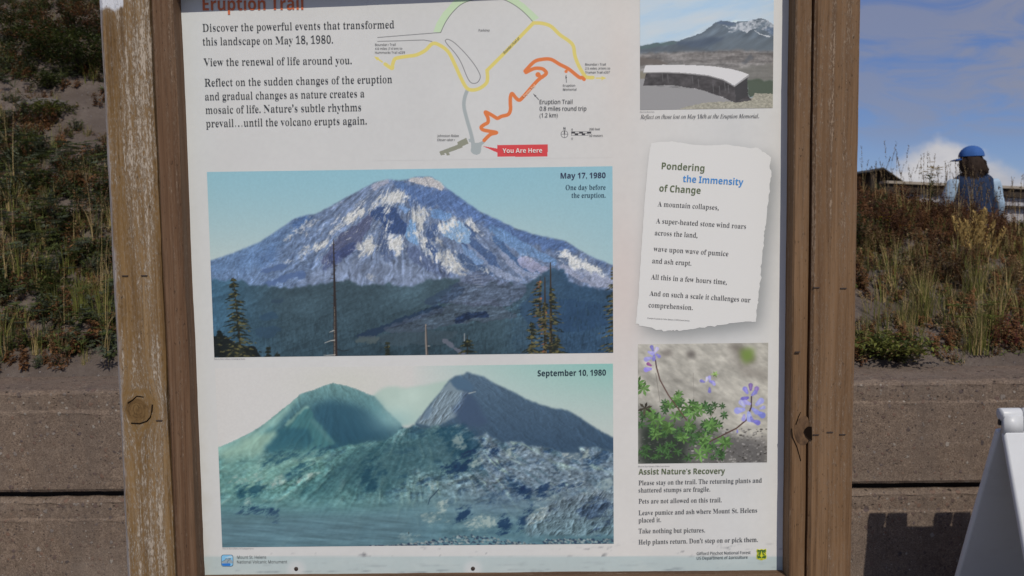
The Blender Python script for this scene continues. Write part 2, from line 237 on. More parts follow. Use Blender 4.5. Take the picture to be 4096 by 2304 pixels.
(0,111,160,29,80,-5,-13,1,-13,4,-11,5,-14,13,-11,16,-5,12,-3,13,-1,14,1,15,3,13,5,13,11,16,14,12,17,7,20,3,20,-3,17,-7,14,-12,11,-16,5,-12,3,-14,1,-15,-1,-14,-3,-14,-5,-12,-11,-16,-14,-12,-17,-7,22,80,5,12,4,8,10,2,8,2,12,0,15,1,19,-1,25,-2,19,-3,12,-7,10,-12,3,-12,-3,-7,-10,-3,-12,-2,-19,0,-24,0,-20,1,-15,2,-12,2,-8,8,-10),
(0,112,177,44,8,-66,0,7,7,1,4,2,3,4,2,4,1,7,0,11,0,146,-1,12,-2,7,-4,4,-9,1,0,8,59,0,0,-23,11,15,14,9,17,3,16,-3,14,-7,11,-12,9,-15,4,-12,2,-13,1,-14,-1,-15,-2,-14,-5,-12,-9,-17,-11,-12,-15,-8,-16,-3,-15,2,-12,7,-11,11,0,-43,1,-11,1,-8,3,-6,5,-3,6,-2,8,-1,0,-7,15,93,13,13,4,8,11,3,12,3,15,0,19,0,18,-2,14,-3,12,-8,11,-12,3,-14,-5,-11,-15,0,-79,10,-15),
(0,114,137,42,9,0,0,8,8,1,5,3,2,6,1,9,0,93,-1,10,-2,6,-4,3,-8,1,0,8,59,0,0,-28,9,13,11,11,11,6,11,2,12,-2,8,-5,5,-8,2,-10,-1,-9,-5,-6,-6,-4,-8,-2,-7,1,-5,3,-4,4,-3,5,-4,4,-5,1,-6,-2,-7,-7,-4,-10,-2,-13,0,-65,1,-9,4,-6,7,-3,11,-1,0,-8),
(0,115,137,63,72,-5,-14,2,-17,6,-3,1,-3,0,-7,-2,-4,-6,-7,0,0,54,8,0,7,-18,9,-13,12,-9,14,-3,10,1,8,5,5,6,2,9,-5,12,-13,10,-23,12,-15,9,-10,10,-6,11,-2,13,3,19,10,15,10,7,12,4,14,2,6,0,6,-1,7,-2,9,-2,3,-1,3,-1,5,2,4,5,6,0,0,-46,-7,0,-7,15,-8,11,-11,7,-12,2,-9,-1,-7,-4,-4,-5,-1,-7,1,-8,4,-5,6,-5,9,-5,21,-11,14,-8,10,-10,6,-12,2,-15,-2,-14,-5,-12,-7,-10,-11,-8,-12,-4),
(0,116,109,28,59,-4,-16,2,-12,7,-6,12,-2,17,0,99,-13,0,0,10,12,12,11,10,9,11,11,14,8,12,8,0,0,-54,30,0,0,-15,-30,0,0,-94,0,-9,2,-6,4,-4,5,-1,10,4,8,13,8,-5,-12,-19,-16,-13),
(0,117,179,40,62,-5,-18,3,-13,10,-5,10,-3,13,-1,15,0,72,-1,10,-2,7,-5,4,-9,1,0,8,63,0,0,-113,0,-7,4,-6,5,-4,7,-1,14,3,11,11,0,87,-1,10,-3,7,-5,4,-10,1,0,8,64,0,0,-115,1,-9,3,-5,5,-3,9,-2,0,-8,-19,-1,-21,-4,-23,-6,0,24,-9,-10,-11,-7,-13,-5),
(0,118,146,28,68,-5,-50,123,-4,9,-3,7,-5,4,-7,2,0,8,79,0,0,-8,-4,0,-9,-2,-4,-6,1,-2,0,-2,26,-70,24,62,2,6,1,4,-5,8,-13,2,0,8,48,0,0,-8,-7,-2,-6,-5,-4,-7,-4,-10,-48,-121),
(0,119,207,49,58,-5,-50,131,-2,6,-3,4,-4,2,-4,2,0,8,71,0,0,-8,-6,-1,-3,-1,-2,-3,-1,-3,1,-3,0,-2,2,-7,22,-60,21,52,-4,15,-3,6,-3,5,-4,2,-6,0,0,8,74,0,0,-8,-10,-2,-3,-6,0,-4,1,-3,18,-58,22,55,2,5,0,4,-1,4,-2,3,-5,1,-6,1,0,8,42,0,0,-8,-6,-1,-3,-3,-4,-6,-3,-7,-51,-128,-7,0,-32,99,-39,-99),
(0,120,152,51,2,0,0,7,14,7,13,13,30,38,-39,60,-8,11,-10,4,0,8,78,0,0,-8,-10,-1,-3,-6,1,-3,3,-6,16,-26,20,24,3,6,2,5,-1,3,-3,2,-5,2,-7,0,0,8,52,0,0,-7,-13,-6,-14,-14,-27,-33,45,-71,3,-4,2,-3,4,-2,4,-1,0,-7,-78,0,0,8,6,0,5,1,2,3,1,2,-1,6,-4,8,-17,26,-20,-25,-4,-7,-2,-6,4,-7,10,-2,2,0,0,-7),
(0,121,143,63,25,-67,-11,2,-9,5,-6,9,-2,11,1,8,4,7,7,5,8,1,8,-1,5,-3,4,-6,2,-7,0,-3,-1,-3,2,-4,4,-1,6,3,7,9,4,6,4,8,2,9,3,10,-50,121,-3,7,-2,5,-3,4,-2,2,-3,2,-6,1,0,8,79,0,0,-8,-8,-1,-4,-1,-3,-3,-1,-4,0,-2,1,-2,1,-5,25,-65,22,58,1,5,2,4,0,3,0,4,-1,4,-3,3,-5,2,-7,0,0,8,46,0,0,-8,-6,-2,-5,-4,-4,-8,-4,-10,-47,-128,-8,-19,-7,-15,-8,-10,-9,-6,-9,-4),
(0,122,140,20,6,0,0,7,74,130,-19,0,-15,-2,-11,-5,-8,-11,-6,-16,-9,0,3,45,116,0,0,-9,-71,-127,13,0,19,2,14,7,10,12,8,18,8,0,-4,-51),
(0,48,179,36,90,-3,-19,1,-15,5,-13,9,-10,11,-8,13,-6,17,-5,18,-2,21,-1,23,1,23,2,20,5,19,6,16,8,13,10,11,13,8,16,5,18,2,17,-2,15,-5,13,-8,10,-11,9,-13,6,-16,4,-19,3,-21,1,-22,-1,-23,-3,-21,-4,-18,-6,-17,-9,-13,-10,-11,-13,-9,-15,-5,20,90,18,14,6,9,19,3,19,2,24,0,29,0,28,-2,23,-3,20,-8,18,-15,7,-15,-7,-9,-18,-3,-20,-2,-23,-1,-28,1,-29,2,-24,3,-19,9,-19),
(0,49,179,29,31,0,0,17,26,0,8,1,4,3,3,7,1,10,0,160,-11,-13,-10,-11,-10,-7,-10,-2,-7,1,-6,5,-4,8,-2,9,11,4,11,4,13,7,15,10,22,17,36,0,0,-192,1,-9,2,-7,5,-4,8,-1,26,0,0,-17),
(0,50,179,55,11,0,0,33,48,48,12,13,10,12,8,11,9,15,6,14,3,15,1,16,-2,16,-5,11,-8,6,-10,2,-14,-3,-9,-11,-4,-10,-2,-14,-1,-17,-16,2,-13,5,-9,10,-3,14,2,12,6,10,10,9,14,7,11,3,13,2,15,1,22,-2,18,-5,15,-7,10,-11,6,-13,2,-15,-1,-11,-3,-11,-5,-11,-8,-12,-7,-9,-8,-10,-10,-10,-12,-12,-13,-13,-15,-14,-32,-31,74,0,9,2,8,4,6,7,4,9,2,10,19,0,-1,-67),
(0,56,179,45,87,-3,-16,1,-15,3,-12,4,-16,10,-10,13,-6,14,-2,16,3,19,10,15,9,8,12,8,13,8,-12,7,-10,9,-8,9,-7,15,-3,17,2,15,5,14,9,12,14,9,13,5,14,3,17,1,21,-2,17,-5,13,-9,10,-12,5,-13,2,-15,-3,-18,-8,-13,-14,-11,-18,-10,17,-9,14,-10,10,-10,9,-16,3,-19,-2,-18,-7,-16,-12,-12,-16,-10,-21,-5,18,97,135,10,7,7,9,4,11,1,14,-1,9,-2,9,-4,8,-6,6,-8,4,-9,1,-11,-2,-9,-8,-5,-12,-2,-14,2,-14,7,-11,11,-9,17,89,15,15,3,11,8,7,13,3,16,-3,14,-8,12,-9,7,-12,7,-15,8,-10,-8,-8,-10,-5,-13,-2,-15,2,-17,8,-13,11,-9),
(0,57,179,56,73,-3,-18,1,-13,4,-10,6,-7,8,-4,8,-1,9,1,6,3,6,5,4,7,2,6,-13,7,-11,11,-7,14,-3,24,10,15,31,6,52,-8,-9,-10,-7,-12,-4,-15,-2,-17,2,-15,6,-13,9,-10,13,-6,16,-2,20,1,15,3,13,5,13,11,15,14,12,12,5,13,4,14,1,16,-2,13,-3,13,-7,11,-8,9,-12,8,-14,6,-18,3,-20,1,-24,0,-17,-2,-16,-3,-16,-4,-15,-5,-14,-7,-12,-8,-11,-9,-9,-11,-7,-13,-6,-14,-3,17,88,111,10,2,9,4,7,7,5,8,-1,25,-3,20,-5,15,-10,14,-14,4,-12,-3,-9,-10,-4,-11,-2,-14,-1,-16,3,-25,10,-15),
(0,46,70,8,35,36,-14,-6,-5,-14,5,-13,14,-6,13,6,6,13,-6,14),
(0,44,70,13,19,-38,21,11,12,17,4,18,-3,17,-7,11,-12,3,-14,-5,-5,-13,4,-13,11,-5,0,-19,-11,-16),
(0,39,70,12,19,142,20,11,12,17,4,21,-5,21,-16,9,-14,-5,-5,-14,5,-13,12,-6,-2,-18,-11,-17),
(0,45,103,4,91,85,-78,0,0,-29,78,0),
(0,8230,320,8,53,36,14,-6,5,-14,-5,-13,-14,-6,-13,6,-6,13,6,14,8,160,36,-13,-6,-6,-14,6,-13,13,-6,13,6,6,13,-6,14,8,267,36,13,-6,6,-14,-6,-13,-13,-6,-14,6,-5,13,5,14),
(0,32,89),
(1,65,204,8,0,0,89,229,26,0,89,-229,-30,0,-27,71,-91,0,-27,-71,9,66,96,72,0,-25,69,-4,10,-4,14,-3,11,-2,-10,-3,-10,-5,-15),
(1,66,208,26,31,0,0,228,65,0,27,-1,21,-4,17,-7,12,-11,7,-14,3,-19,-3,-19,-8,-14,-14,-12,-18,-6,0,-1,13,-4,13,-5,10,-7,8,-10,5,-13,2,-16,-3,-19,-7,-16,-11,-13,-16,-9,-20,-6,-23,-2,13,60,131,42,0,18,1,13,3,9,6,9,11,2,17,-3,16,-10,11,-11,4,-14,3,-17,1,-38,0,13,60,24,46,0,18,2,14,3,10,7,9,14,3,17,-3,17,-9,12,-11,6,-14,4,-19,1,-44,0),
(1,68,234,18,31,0,0,228,70,0,23,-1,19,-4,18,-7,16,-10,13,-13,10,-15,8,-18,4,-20,2,-24,-3,-35,-11,-29,-17,-23,-24,-16,-29,-10,-35,-3,12,60,25,31,0,51,10,31,30,11,51,-3,27,-7,23,-13,17,-17,11,-21,8,-26,2,-37,0),
(1,69,178,12,31,0,0,228,128,0,0,-25,-99,0,0,-71,93,0,0,-25,-93,0,0,-82,99,0,0,-25),
(1,70,166,10,31,0,0,228,128,0,0,-25,-99,0,0,-81,93,0,0,-25,-93,0,0,-97),
(1,71,233,57,129,-3,-22,1,-20,5,-18,8,-15,11,-12,14,-10,16,-7,18,-4,21,-1,23,1,23,5,21,8,18,10,17,14,13,16,11,19,8,21,5,24,2,18,-1,18,-3,17,-4,15,-6,-11,-25,-13,5,-14,5,-16,2,-16,1,-25,-2,-21,-8,-17,-14,-13,-19,-8,-22,-2,-27,1,-17,2,-16,6,-15,6,-13,10,-11,11,-8,14,-7,16,-4,20,-1,14,0,11,1,11,2,8,2,0,68,-50,0,0,26,79,0,0,-112,-12,-4,-13,-3,-12,-2,-13,-2,-15,-1),
(1,72,237,12,31,0,0,228,29,0,0,-96,117,0,0,96,29,0,0,-228,-29,0,0,107,-117,0,0,-107),
(1,74,87,23,-1,-61,-8,1,-6,0,-5,2,-5,1,0,25,11,-3,6,0,6,-1,8,1,7,3,7,4,5,7,3,9,1,13,0,227,29,0,0,-224,-2,-21,-5,-16,-9,-12,-12,-9,-15,-5),
(1,77,290,23,31,0,0,228,43,0,70,-187,1,0,72,187,42,0,0,-228,-28,0,0,140,0,17,1,16,1,27,-1,0,-76,-200,-24,0,-75,200,-2,0,1,-11,1,-15,1,-18,0,-17,0,-139),
(1,78,243,18,31,0,0,228,33,0,122,-189,2,0,-1,16,-1,22,-1,23,0,128,27,0,0,-228,-33,0,-123,190,-1,0,2,-28,0,-17,1,-17,0,-128),
(1,79,250,36,125,-3,-22,1,-20,5,-17,9,-14,11,-12,13,-9,17,-6,18,-4,21,-1,23,1,22,4,21,6,18,9,17,12,13,14,11,17,9,20,4,22,2,22,-2,19,-4,17,-8,14,-12,12,-13,10,-16,6,-19,4,-21,1,-22,-1,-23,-4,-21,-6,-18,-10,-17,-12,-13,-14,-11,-17,-9,-19,-5,24,125,22,24,3,19,8,14,14,10,18,6,23,2,27,-2,26,-6,23,-10,18,-14,14,-19,8,-24,3,-23,-3,-19,-8,-15,-14,-10,-18,-6,-23,-2,-26,2,-27,6,-23,10,-18,15,-14,18,-8),
(1,80,194,19,31,0,0,228,61,0,27,-1,21,-6,17,-10,11,-14,7,-16,2,-20,-2,-18,-6,-17,-7,-10,-10,-9,-12,-8,-15,-6,-18,-3,-21,-1,-26,0,0,-89,14,60,114,23,0,20,1,16,3,13,6,8,9,6,12,2,15,-4,19,-11,14,-11,6,-14,4,-19,1,-29,0),
(1,82,199,20,31,0,0,228,63,0,26,-1,21,-6,16,-9,11,-12,7,-17,2,-19,-1,-17,-5,-14,-8,-11,-9,-8,-11,-7,-11,-5,62,-102,-33,0,-56,94,-45,0,0,-94,13,60,119,34,0,17,1,13,4,11,6,9,13,4,19,-4,19,-10,13,-10,5,-14,4,-18,1,-32,0),
(1,83,176,64,79,-3,-19,0,-16,3,-16,3,-12,5,0,27,13,-5,16,-4,17,-3,18,-1,16,1,13,3,10,6,10,12,3,15,-1,10,-4,8,-6,8,-10,7,-14,6,-19,8,-18,7,-15,9,-11,10,-8,11,-5,14,-2,16,2,17,7,15,12,11,14,9,12,3,12,3,14,1,18,-1,17,-3,15,-4,13,-5,-9,-25,-12,5,-13,4,-15,2,-14,1,-19,-2,-14,-7,-8,-10,-3,-14,2,-10,3,-9,7,-7,9,-7,13,-6,16,-7,19,-8,15,-8,13,-9,9,-11,5,-14,2,-16,-3,-19,-7,-15,-12,-13,-17,-10,-20,-5),
(1,84,178,8,75,0,0,203,-72,0,0,25,171,0,0,-25,-71,0,0,-203),
(1,85,234,33,116,-3,-26,2,-22,8,-17,13,-12,17,-8,21,-2,23,0,147,29,0,0,-148,1,-17,5,-14,9,-12,11,-9,15,-5,18,-1,19,2,15,5,12,9,7,12,5,14,1,17,0,147,29,0,0,-147,-1,-16,-3,-14,-6,-13,-7,-12,-10,-10,-12,-8,-14,-6,-17,-4),
(1,86,192,15,82,0,-82,228,30,0,52,-146,4,-14,4,-12,3,-12,3,-12,3,12,3,12,4,13,4,14,52,145,30,0,-82,-228),
(1,97,180,41,69,-3,-15,1,-13,4,-11,7,-9,10,-5,13,-1,16,2,15,7,13,11,11,16,8,20,5,26,2,29,1,0,11,-2,18,-7,11,-11,7,-15,2,-14,-1,-12,-3,-12,-5,-11,-4,-8,21,12,5,14,5,16,3,16,1,19,-1,16,-5,12,-7,8,-11,5,-15,2,-18,0,-117,-21,0,-5,24,-2,0,-11,-12,-12,-8,-15,-6,16,75,20,20,2,16,10,8,9,5,12,2,15,0,16,-26,-1,-19,-2,-14,-3,-11,-5,-9,-11,-3,-15,2,-12,7,-9,10,-5),
(1,98,197,30,108,-3,-18,2,-14,5,-12,8,-9,10,-2,0,-6,-22,-20,0,0,243,28,0,0,-59,0,-11,0,-9,-1,-15,1,0,9,10,12,8,14,5,18,2,20,-2,18,-8,14,-12,11,-17,6,-22,2,-27,-2,-27,-6,-23,-11,-17,-15,-12,-17,-8,21,104,20,20,4,15,13,6,13,4,17,1,19,-5,36,-15,22,-26,7,-17,-2,-12,-5,-9,-9,-6,-12,-3,-16,-2,-20,0,-2,2,-19,3,-16,6,-13,9,-9,13,-6),
(1,99,154,45,96,-3,-15,1,-13,3,-12,5,-12,7,-9,10,-7,12,-6,14,-3,17,-1,19,1,20,3,17,6,14,8,12,9,10,12,7,12,6,14,3,15,1,13,-1,12,-2,11,-3,9,-4,-9,-23,-8,3,-10,3,-9,1,-10,1,-28,-7,-17,-22,-5,-36,1,-19,4,-16,7,-12,9,-10,13,-5,15,-2,13,1,12,2,10,3,9,4,0,-25,-9,-4,-10,-3,-11,-2),
(1,100,197,30,88,-3,-20,2,-17,8,-14,12,-11,17,-6,23,-2,26,2,28,6,22,11,17,14,13,17,7,20,3,18,-2,15,-6,11,-8,9,-10,2,0,-1,13,0,7,-1,6,0,68,29,0,0,-243,-23,0,-4,23,-2,0,-9,-10,-11,-9,-15,-5,24,92,20,17,2,13,5,9,8,6,12,3,15,2,18,0,5,-2,20,-3,16,-6,13,-9,10,-13,5,-17,2,-14,-2,-11,-6,-9,-10,-6,-13,-4,-16,-1,-19,1,-19,4,-16,6,-13,14,-13),
(1,101,180,43,100,-3,-16,1,-14,3,-13,6,-12,7,-9,10,-8,12,-6,15,-3,16,-1,17,1,18,3,16,5,15,7,12,9,11,11,8,12,6,13,3,14,2,15,-1,12,-3,12,-6,13,-11,11,-16,4,-12,3,-14,1,-15,0,-17,-117,0,2,-18,5,-14,8,-12,10,-8,14,-6,15,-1,16,0,14,3,12,4,13,5,0,-25,-13,-5,-12,-4,-15,-2,10,47,103,88,0,-3,20,-8,15,-12,10,-19,4,-18,-4,-14,-9,-7,-10,-4,-12),
(1,102,110,29,35,0,0,150,-30,0,0,13,30,9,0,10,1,21,5,16,9,11,11,8,13,5,17,2,9,-1,9,-1,8,-2,7,-2,-8,-22,-11,3,-7,1,-7,1,-12,-2,-9,-8,-5,-12,-2,-17,0,-11,43,0,0,-22,-43,0,0,-150),
(1,103,197,44,93,-77,-24,1,-20,4,-18,6,0,26,18,-7,21,-5,24,-1,20,3,15,9,10,16,3,20,0,7,0,11,1,10,-2,0,-13,-15,-18,-8,-22,-3,-20,2,-17,8,-15,13,-10,18,-6,22,-2,25,2,26,6,21,10,19,14,13,18,8,20,3,16,-2,15,-5,12,-8,11,-11,1,0,4,23,23,0,0,-175,-2,-22,-7,-19,-10,-14,-15,-10,-19,-7,23,92,20,16,1,13,5,9,8,7,11,4,15,1,19,0,6,-1,22,-4,17,-7,12,-10,8,-12,5,-16,2,-19,-4,-14,-13,-7,-13,-4,-16,-1,-20,1,-19,4,-16,7,-13,14,-13),
(1,104,198,30,27,0,0,243,28,0,0,-71,0,-13,-1,-11,2,0,10,11,12,9,15,5,16,1,19,-1,16,-5,12,-8,9,-12,5,-16,2,-20,0,-112,-28,0,0,110,-4,23,-13,14,-21,4,-18,-2,-13,-5,-9,-9,-6,-12,-3,-16,-2,-18,0,-89),
(1,105,83,16,42,200,-7,1,-5,3,-4,6,-1,8,1,8,4,6,5,3,7,1,6,-1,5,-3,4,-6,1,-8,-1,-8,-4,-6,-5,-3,4,27,0,0,172,28,0,0,-172),
(1,107,171,18,27,0,0,243,28,0,0,-127,0,-12,-1,-16,1,0,6,8,8,10,7,8,54,58,33,0,-69,-74,74,-98,-34,0,-59,80,-20,-17,0,-63),
(1,108,83,4,27,0,0,243,28,0,0,-243),
(1,109,299,48,27,0,0,172,23,0,4,-24,2,0,9,12,12,8,14,5,15,2,24,-3,18,-10,11,-16,1,0,11,13,13,9,15,5,16,2,18,-2,15,-5,11,-8,8,-12,5,-16,1,-20,0,-112,-28,0,0,110,-3,23,-12,14,-19,4,-15,-2,-12,-4,-9,-8,-6,-12,-4,-13,-1,-17,0,-95,-28,0,0,110,-4,23,-11,14,-20,4,-15,-2,-12,-5,-9,-9,-5,-12,-4,-15,-1,-19,0,-89),
(1,110,198,28,27,0,0,172,23,0,4,-24,2,0,10,12,13,8,15,5,16,2,19,-2,15,-5,12,-8,9,-12,5,-16,2,-20,0,-112,-28,0,0,110,-4,23,-13,14,-21,4,-17,-2,-13,-5,-10,-9,-6,-12,-3,-15,-2,-19,0,-89),
(1,111,194,30,96,-3,-14,1,-14,3,-12,6,-11,8,-9,10,-8,13,-6,14,-3,16,-1,18,2,26,7,22,12,18,16,12,20,8,22,3,15,-2,14,-3,13,-6,10,-8,10,-10,7,-12,6,-14,3,-16,1,-18,-2,-26,-7,-22,-12,-18,-16,-13,-20,-8,24,97,20,16,2,12,6,10,10,7,13,4,16,1,19,-1,19,-4,16,-7,13,-10,9,-12,6,-16,2,-16,-2,-13,-6,-9,-9,-7,-13,-4,-16,-1,-19,1,-19,4,-16,7,-13,9,-10,13,-6),
(1,112,197,30,27,-77,0,249,23,0,4,-24,1,0,9,10,12,9,14,6,19,2,20,-3,17,-7,14,-12,11,-18,6,-22,2,-27,-2,-27,-6,-22,-11,-17,-14,-13,-18,-8,-20,-2,-18,2,-14,5,-12,8,-9,10,-2,0,2,-14,0,-8,0,-6,0,-71,25,104,20,15,2,11,7,9,10,6,13,4,16,1,18,-1,19,-4,15,-6,13,-9,10,-12,6,-14,2,-16,-2,-12,-4,-9,-9,-6,-11,-4,-15,-2,-18,0,-6,2,-19,3,-17,6,-13,9,-9,13,-6),
(1,114,132,23,27,0,0,172,23,0,3,-32,2,0,9,13,12,11,15,8,16,3,11,-1,5,0,4,-1,-3,-26,-9,1,-5,1,-5,0,-13,-2,-11,-5,-11,-9,-8,-11,-5,-14,-2,-16,0,-92),
(1,115,153,61,70,-3,-16,0,-14,3,-13,3,-10,5,0,25,11,-5,14,-4,14,-4,15,0,19,1,12,6,7,8,3,10,-1,6,-3,5,-5,5,-7,6,-12,5,-15,6,-15,6,-13,7,-11,7,-7,8,-5,10,-2,13,5,19,13,15,13,7,16,3,18,2,15,-1,14,-2,13,-4,12,-5,-9,-22,-11,4,-12,3,-12,3,-12,1,-16,-2,-11,-4,-7,-6,-2,-9,1,-7,3,-5,6,-5,8,-5,12,-5,14,-6,15,-6,13,-6,10,-7,8,-9,4,-10,2,-13,-2,-15,-6,-12,-11,-10,-13,-7,-17,-5),
(1,116,116,30,80,-3,-13,1,-12,4,-11,6,-8,10,-5,13,-2,19,0,100,-24,0,0,13,25,11,11,37,17,0,0,-39,49,0,0,-22,-49,0,0,-99,2,-14,5,-9,9,-6,10,-2,7,0,7,1,6,1,4,1,0,-21,-5,-2,-7,-2,-8,-1),
(1,117,198,28,88,-3,-19,1,-16,6,-12,8,-9,12,-5,15,-2,20,0,113,29,0,0,-111,4,-23,13,-13,21,-5,17,2,13,5,10,9,6,12,3,16,1,18,0,90,29,0,0,-172,-23,0,-5,23,-1,0,-10,-12,-13,-8,-15,-5),
(1,118,163,15,65,0,-65,172,30,0,37,-102,5,-15,5,-17,2,-7,1,-6,2,0,3,13,6,17,5,15,36,102,31,0,-66,-172),
(1,121,163,32,27,-77,-7,1,-7,0,-9,2,0,22,8,-1,5,-1,5,0,14,2,10,7,8,9,6,13,9,22,-69,173,30,0,38,-98,4,-13,4,-11,4,-12,2,-11,1,0,3,9,3,12,9,26,35,98,30,0,-74,-196,-6,-15,-8,-13,-9,-10,-11,-8,-13,-5),
(1,48,183,30,91,-3,-23,3,-19,11,-15,17,-10,24,-6,28,-2,35,1,23,2,21,4,19,6,16,8,13,10,11,13,8,14,4,17,2,24,-4,19,-10,14,-17,11,-23,6,-29,2,-34,-1,-24,-2,-21,-4,-18,-6,-17,-8,-13,-11,-11,-12,-8,-15,-5,24,91,21,16,2,12,8,9,13,6,18,4,24,1,29,-1,28,-4,23,-6,19,-9,13,-12,7,-16,3,-15,-3,-13,-7,-8,-13,-6,-19,-4,-23,-1,-28,1,-29,4,-24,6,-18,8,-13,13,-8),
(1,49,183,11,86,0,0,160,0,22,1,17,-9,-9,-10,-9,-25,-19,-15,18,62,48,24,0,0,-228),
(1,50,183,41,15,0,0,23,60,61,11,11,10,10,8,10,11,13,7,13,5,14,1,14,-3,17,-8,12,-13,7,-16,3,-16,-2,-13,-4,-13,-7,-13,-9,-15,19,14,10,17,9,12,4,13,3,14,1,20,-2,17,-5,14,-9,10,-12,6,-16,2,-17,-2,-17,-5,-16,-9,-16,-12,-15,-9,-11,-10,-11,-11,-11,-48,-47,0,-1,115,0,0,-26),
(1,52,183,11,116,0,0,52,-109,0,0,24,107,154,29,0,0,-153,34,0,0,-25,-34,0,0,-52,11,34,77,82,0,0,72,0,15,1,14,1,22,-2,0,-2,-7,-4,-6,-4,-7,-3,-5),
(1,53,183,45,79,-3,-17,0,-16,3,-14,4,-12,5,0,27,13,-7,15,-4,16,-3,16,-1,15,1,14,4,12,7,8,9,5,13,2,15,-4,20,-10,15,-11,6,-14,4,-18,1,-10,0,-11,-1,-10,-2,-8,-1,-14,9,8,107,115,0,0,-25,-91,0,-5,-66,15,2,9,1,11,0,22,-2,19,-6,15,-9,12,-14,7,-16,2,-20,-3,-22,-7,-19,-13,-15,-17,-11,-21,-7),
(1,54,183,55,95,-3,-14,1,-13,4,-12,6,-11,8,-9,11,-8,14,-6,16,-3,19,-1,22,0,16,2,16,2,16,4,16,5,14,7,13,8,12,11,11,12,8,15,7,18,3,20,2,7,0,8,-1,8,-1,5,-1,0,-24,-6,1,-6,2,-8,0,-7,1,-20,-2,-17,-6,-13,-8,-10,-12,-7,-14,-5,-15,-4,-18,-1,-18,2,0,9,10,11,9,15,6,19,2,18,-2,16,-6,14,-10,10,-14,6,-17,2,-20,-2,-22,-7,-19,-11,-16,-14,-11,-18,-7,21,95,20,18,4,15,10,7,10,4,13,1,17,-3,19,-8,15,-14,10,-19,3,-14,-2,-12,-4,-10,-7,-8,-9,-4,-10,-2,-10,1,-14,5,-13,6,-13,10,-10,12,-6),
(1,55,183,7,44,0,93,203,-123,0,0,25,153,0,0,-21,-92,-207),
(1,56,183,46,92,-3,-23,2,-18,5,-15,9,-11,12,-7,15,-2,18,1,15,5,12,8,11,10,9,11,8,12,6,-15,11,-13,13,-9,15,-3,19,2,17,7,13,11,11,13,7,17,5,18,2,19,-2,16,-5,14,-7,11,-11,6,-14,3,-16,-2,-13,-4,-11,-7,-10,-9,-8,-10,-8,-12,-6,14,-7,12,-8,10,-9,8,-11,5,-12,2,-15,-2,-18,-7,-15,-11,-12,-15,-10,-18,-5,18,92,132,16,8,13,9,8,12,3,15,-3,14,-8,11,-13,6,-17,2,-16,-2,-13,-6,-9,-11,-2,-14,1,-11,4,-9,7,-7,8,-6,11,-6,18,92,19,20,3,15,8,9,13,4,16,-4,15,-10,13,-9,7,-12,6,-13,6,-6,2,-18,-10,-14,-11,-8,-13,-3,-16,3,-15,9,-13,15,-8),
(1,57,183,55,61,-3,-7,0,-7,0,-8,2,-6,1,0,24,13,-3,15,-1,20,2,17,5,13,9,10,11,7,14,5,16,4,17,1,18,-2,0,-9,-10,-11,-9,-16,-6,-18,-2,-19,2,-16,6,-13,11,-10,13,-6,17,-2,21,1,15,3,14,5,12,11,15,15,11,11,6,13,3,14,1,14,-2,13,-3,12,-6,11,-9,9,-11,8,-13,6,-17,3,-19,1,-21,0,-16,-2,-17,-2,-15,-4,-16,-5,-15,-6,-13,-9,-12,-11,-10,-12,-9,-16,-6,-17,-4,21,88,108,14,1,12,5,10,7,8,9,4,10,2,9,-1,14,-5,14,-6,12,-10,10,-12,7,-15,2,-18,-3,-14,-10,-7,-10,-5,-14,-1,-16,2,-20,9,-15,13,-9),
(1,46,70,8,35,36,-14,-6,-5,-14,5,-13,14,-6,13,6,6,13,-6,14),
(1,40,103,14,53,74,6,55,15,49,26,44,-17,0,-33,-43,-22,-51,-8,-54,8,-54,22,-50,33,-44,17,0,-26,44,-15,49),
(1,41,103,14,50,74,-5,-55,-16,-49,-25,-44,17,0,33,44,21,50,8,54,-8,54,-21,51,-33,43,-17,0,25,-44,16,-49),
(1,35,187,28,63,197,-13,-62,-50,0,0,-22,45,0,-11,-54,-34,0,0,-23,29,0,-13,-62,23,0,13,62,62,0,-13,-62,23,0,13,62,50,0,0,23,-45,0,11,54,34,0,0,22,-29,0,13,62,-23,0,-13,-62,-62,0,13,62,4,68,113,62,0,-11,-54,-62,0),
(1,32,89),
(2,65,221,8,0,0,81,229,59,0,81,-229,-52,0,-17,54,-83,0,-17,-54,9,81,95,59,0,-16,53,-4,14,-5,17,-5,15,-4,-16,-5,-18,-4,-12),
(2,67,204,48,121,-3,-22,1,-19,5,-17,9,-14,10,-11,14,-9,16,-6,19,-3,21,-1,22,1,22,4,20,7,19,10,16,12,14,15,12,16,8,20,5,22,2,17,-1,17,-3,17,-6,16,-6,-16,-40,-13,6,-13,5,-13,3,-12,1,-17,-2,-15,-7,-11,-11,-8,-16,-5,-19,-2,-22,2,-23,5,-19,7,-15,11,-11,15,-7,18,-2,14,1,14,2,14,4,16,5,0,-40,-15,-6,-15,-3,-15,-3),
(2,69,179,12,29,0,0,228,131,0,0,-39,-83,0,0,-50,78,0,0,-40,-78,0,0,-59,83,0,0,-40),
(2,72,245,12,29,0,0,228,48,0,0,-89,91,0,0,89,48,0,0,-228,-48,0,0,99,-91,0,0,-99),
(2,73,124,12,10,0,0,28,28,12,0,148,-28,13,0,27,104,0,0,-27,-28,-13,0,-148,28,-12,0,-28),
(2,77,302,22,29,0,0,228,66,0,54,-174,1,0,57,174,66,0,0,-228,-45,0,0,108,0,25,1,27,1,19,-1,0,-59,-179,-45,0,-55,179,-1,0,1,-19,2,-27,0,-27,0,-106),
(2,78,260,18,29,0,0,228,61,0,99,-171,1,0,-2,32,0,16,0,15,0,108,43,0,0,-228,-61,0,-100,173,-1,0,2,-33,1,-16,0,-16,0,-108),
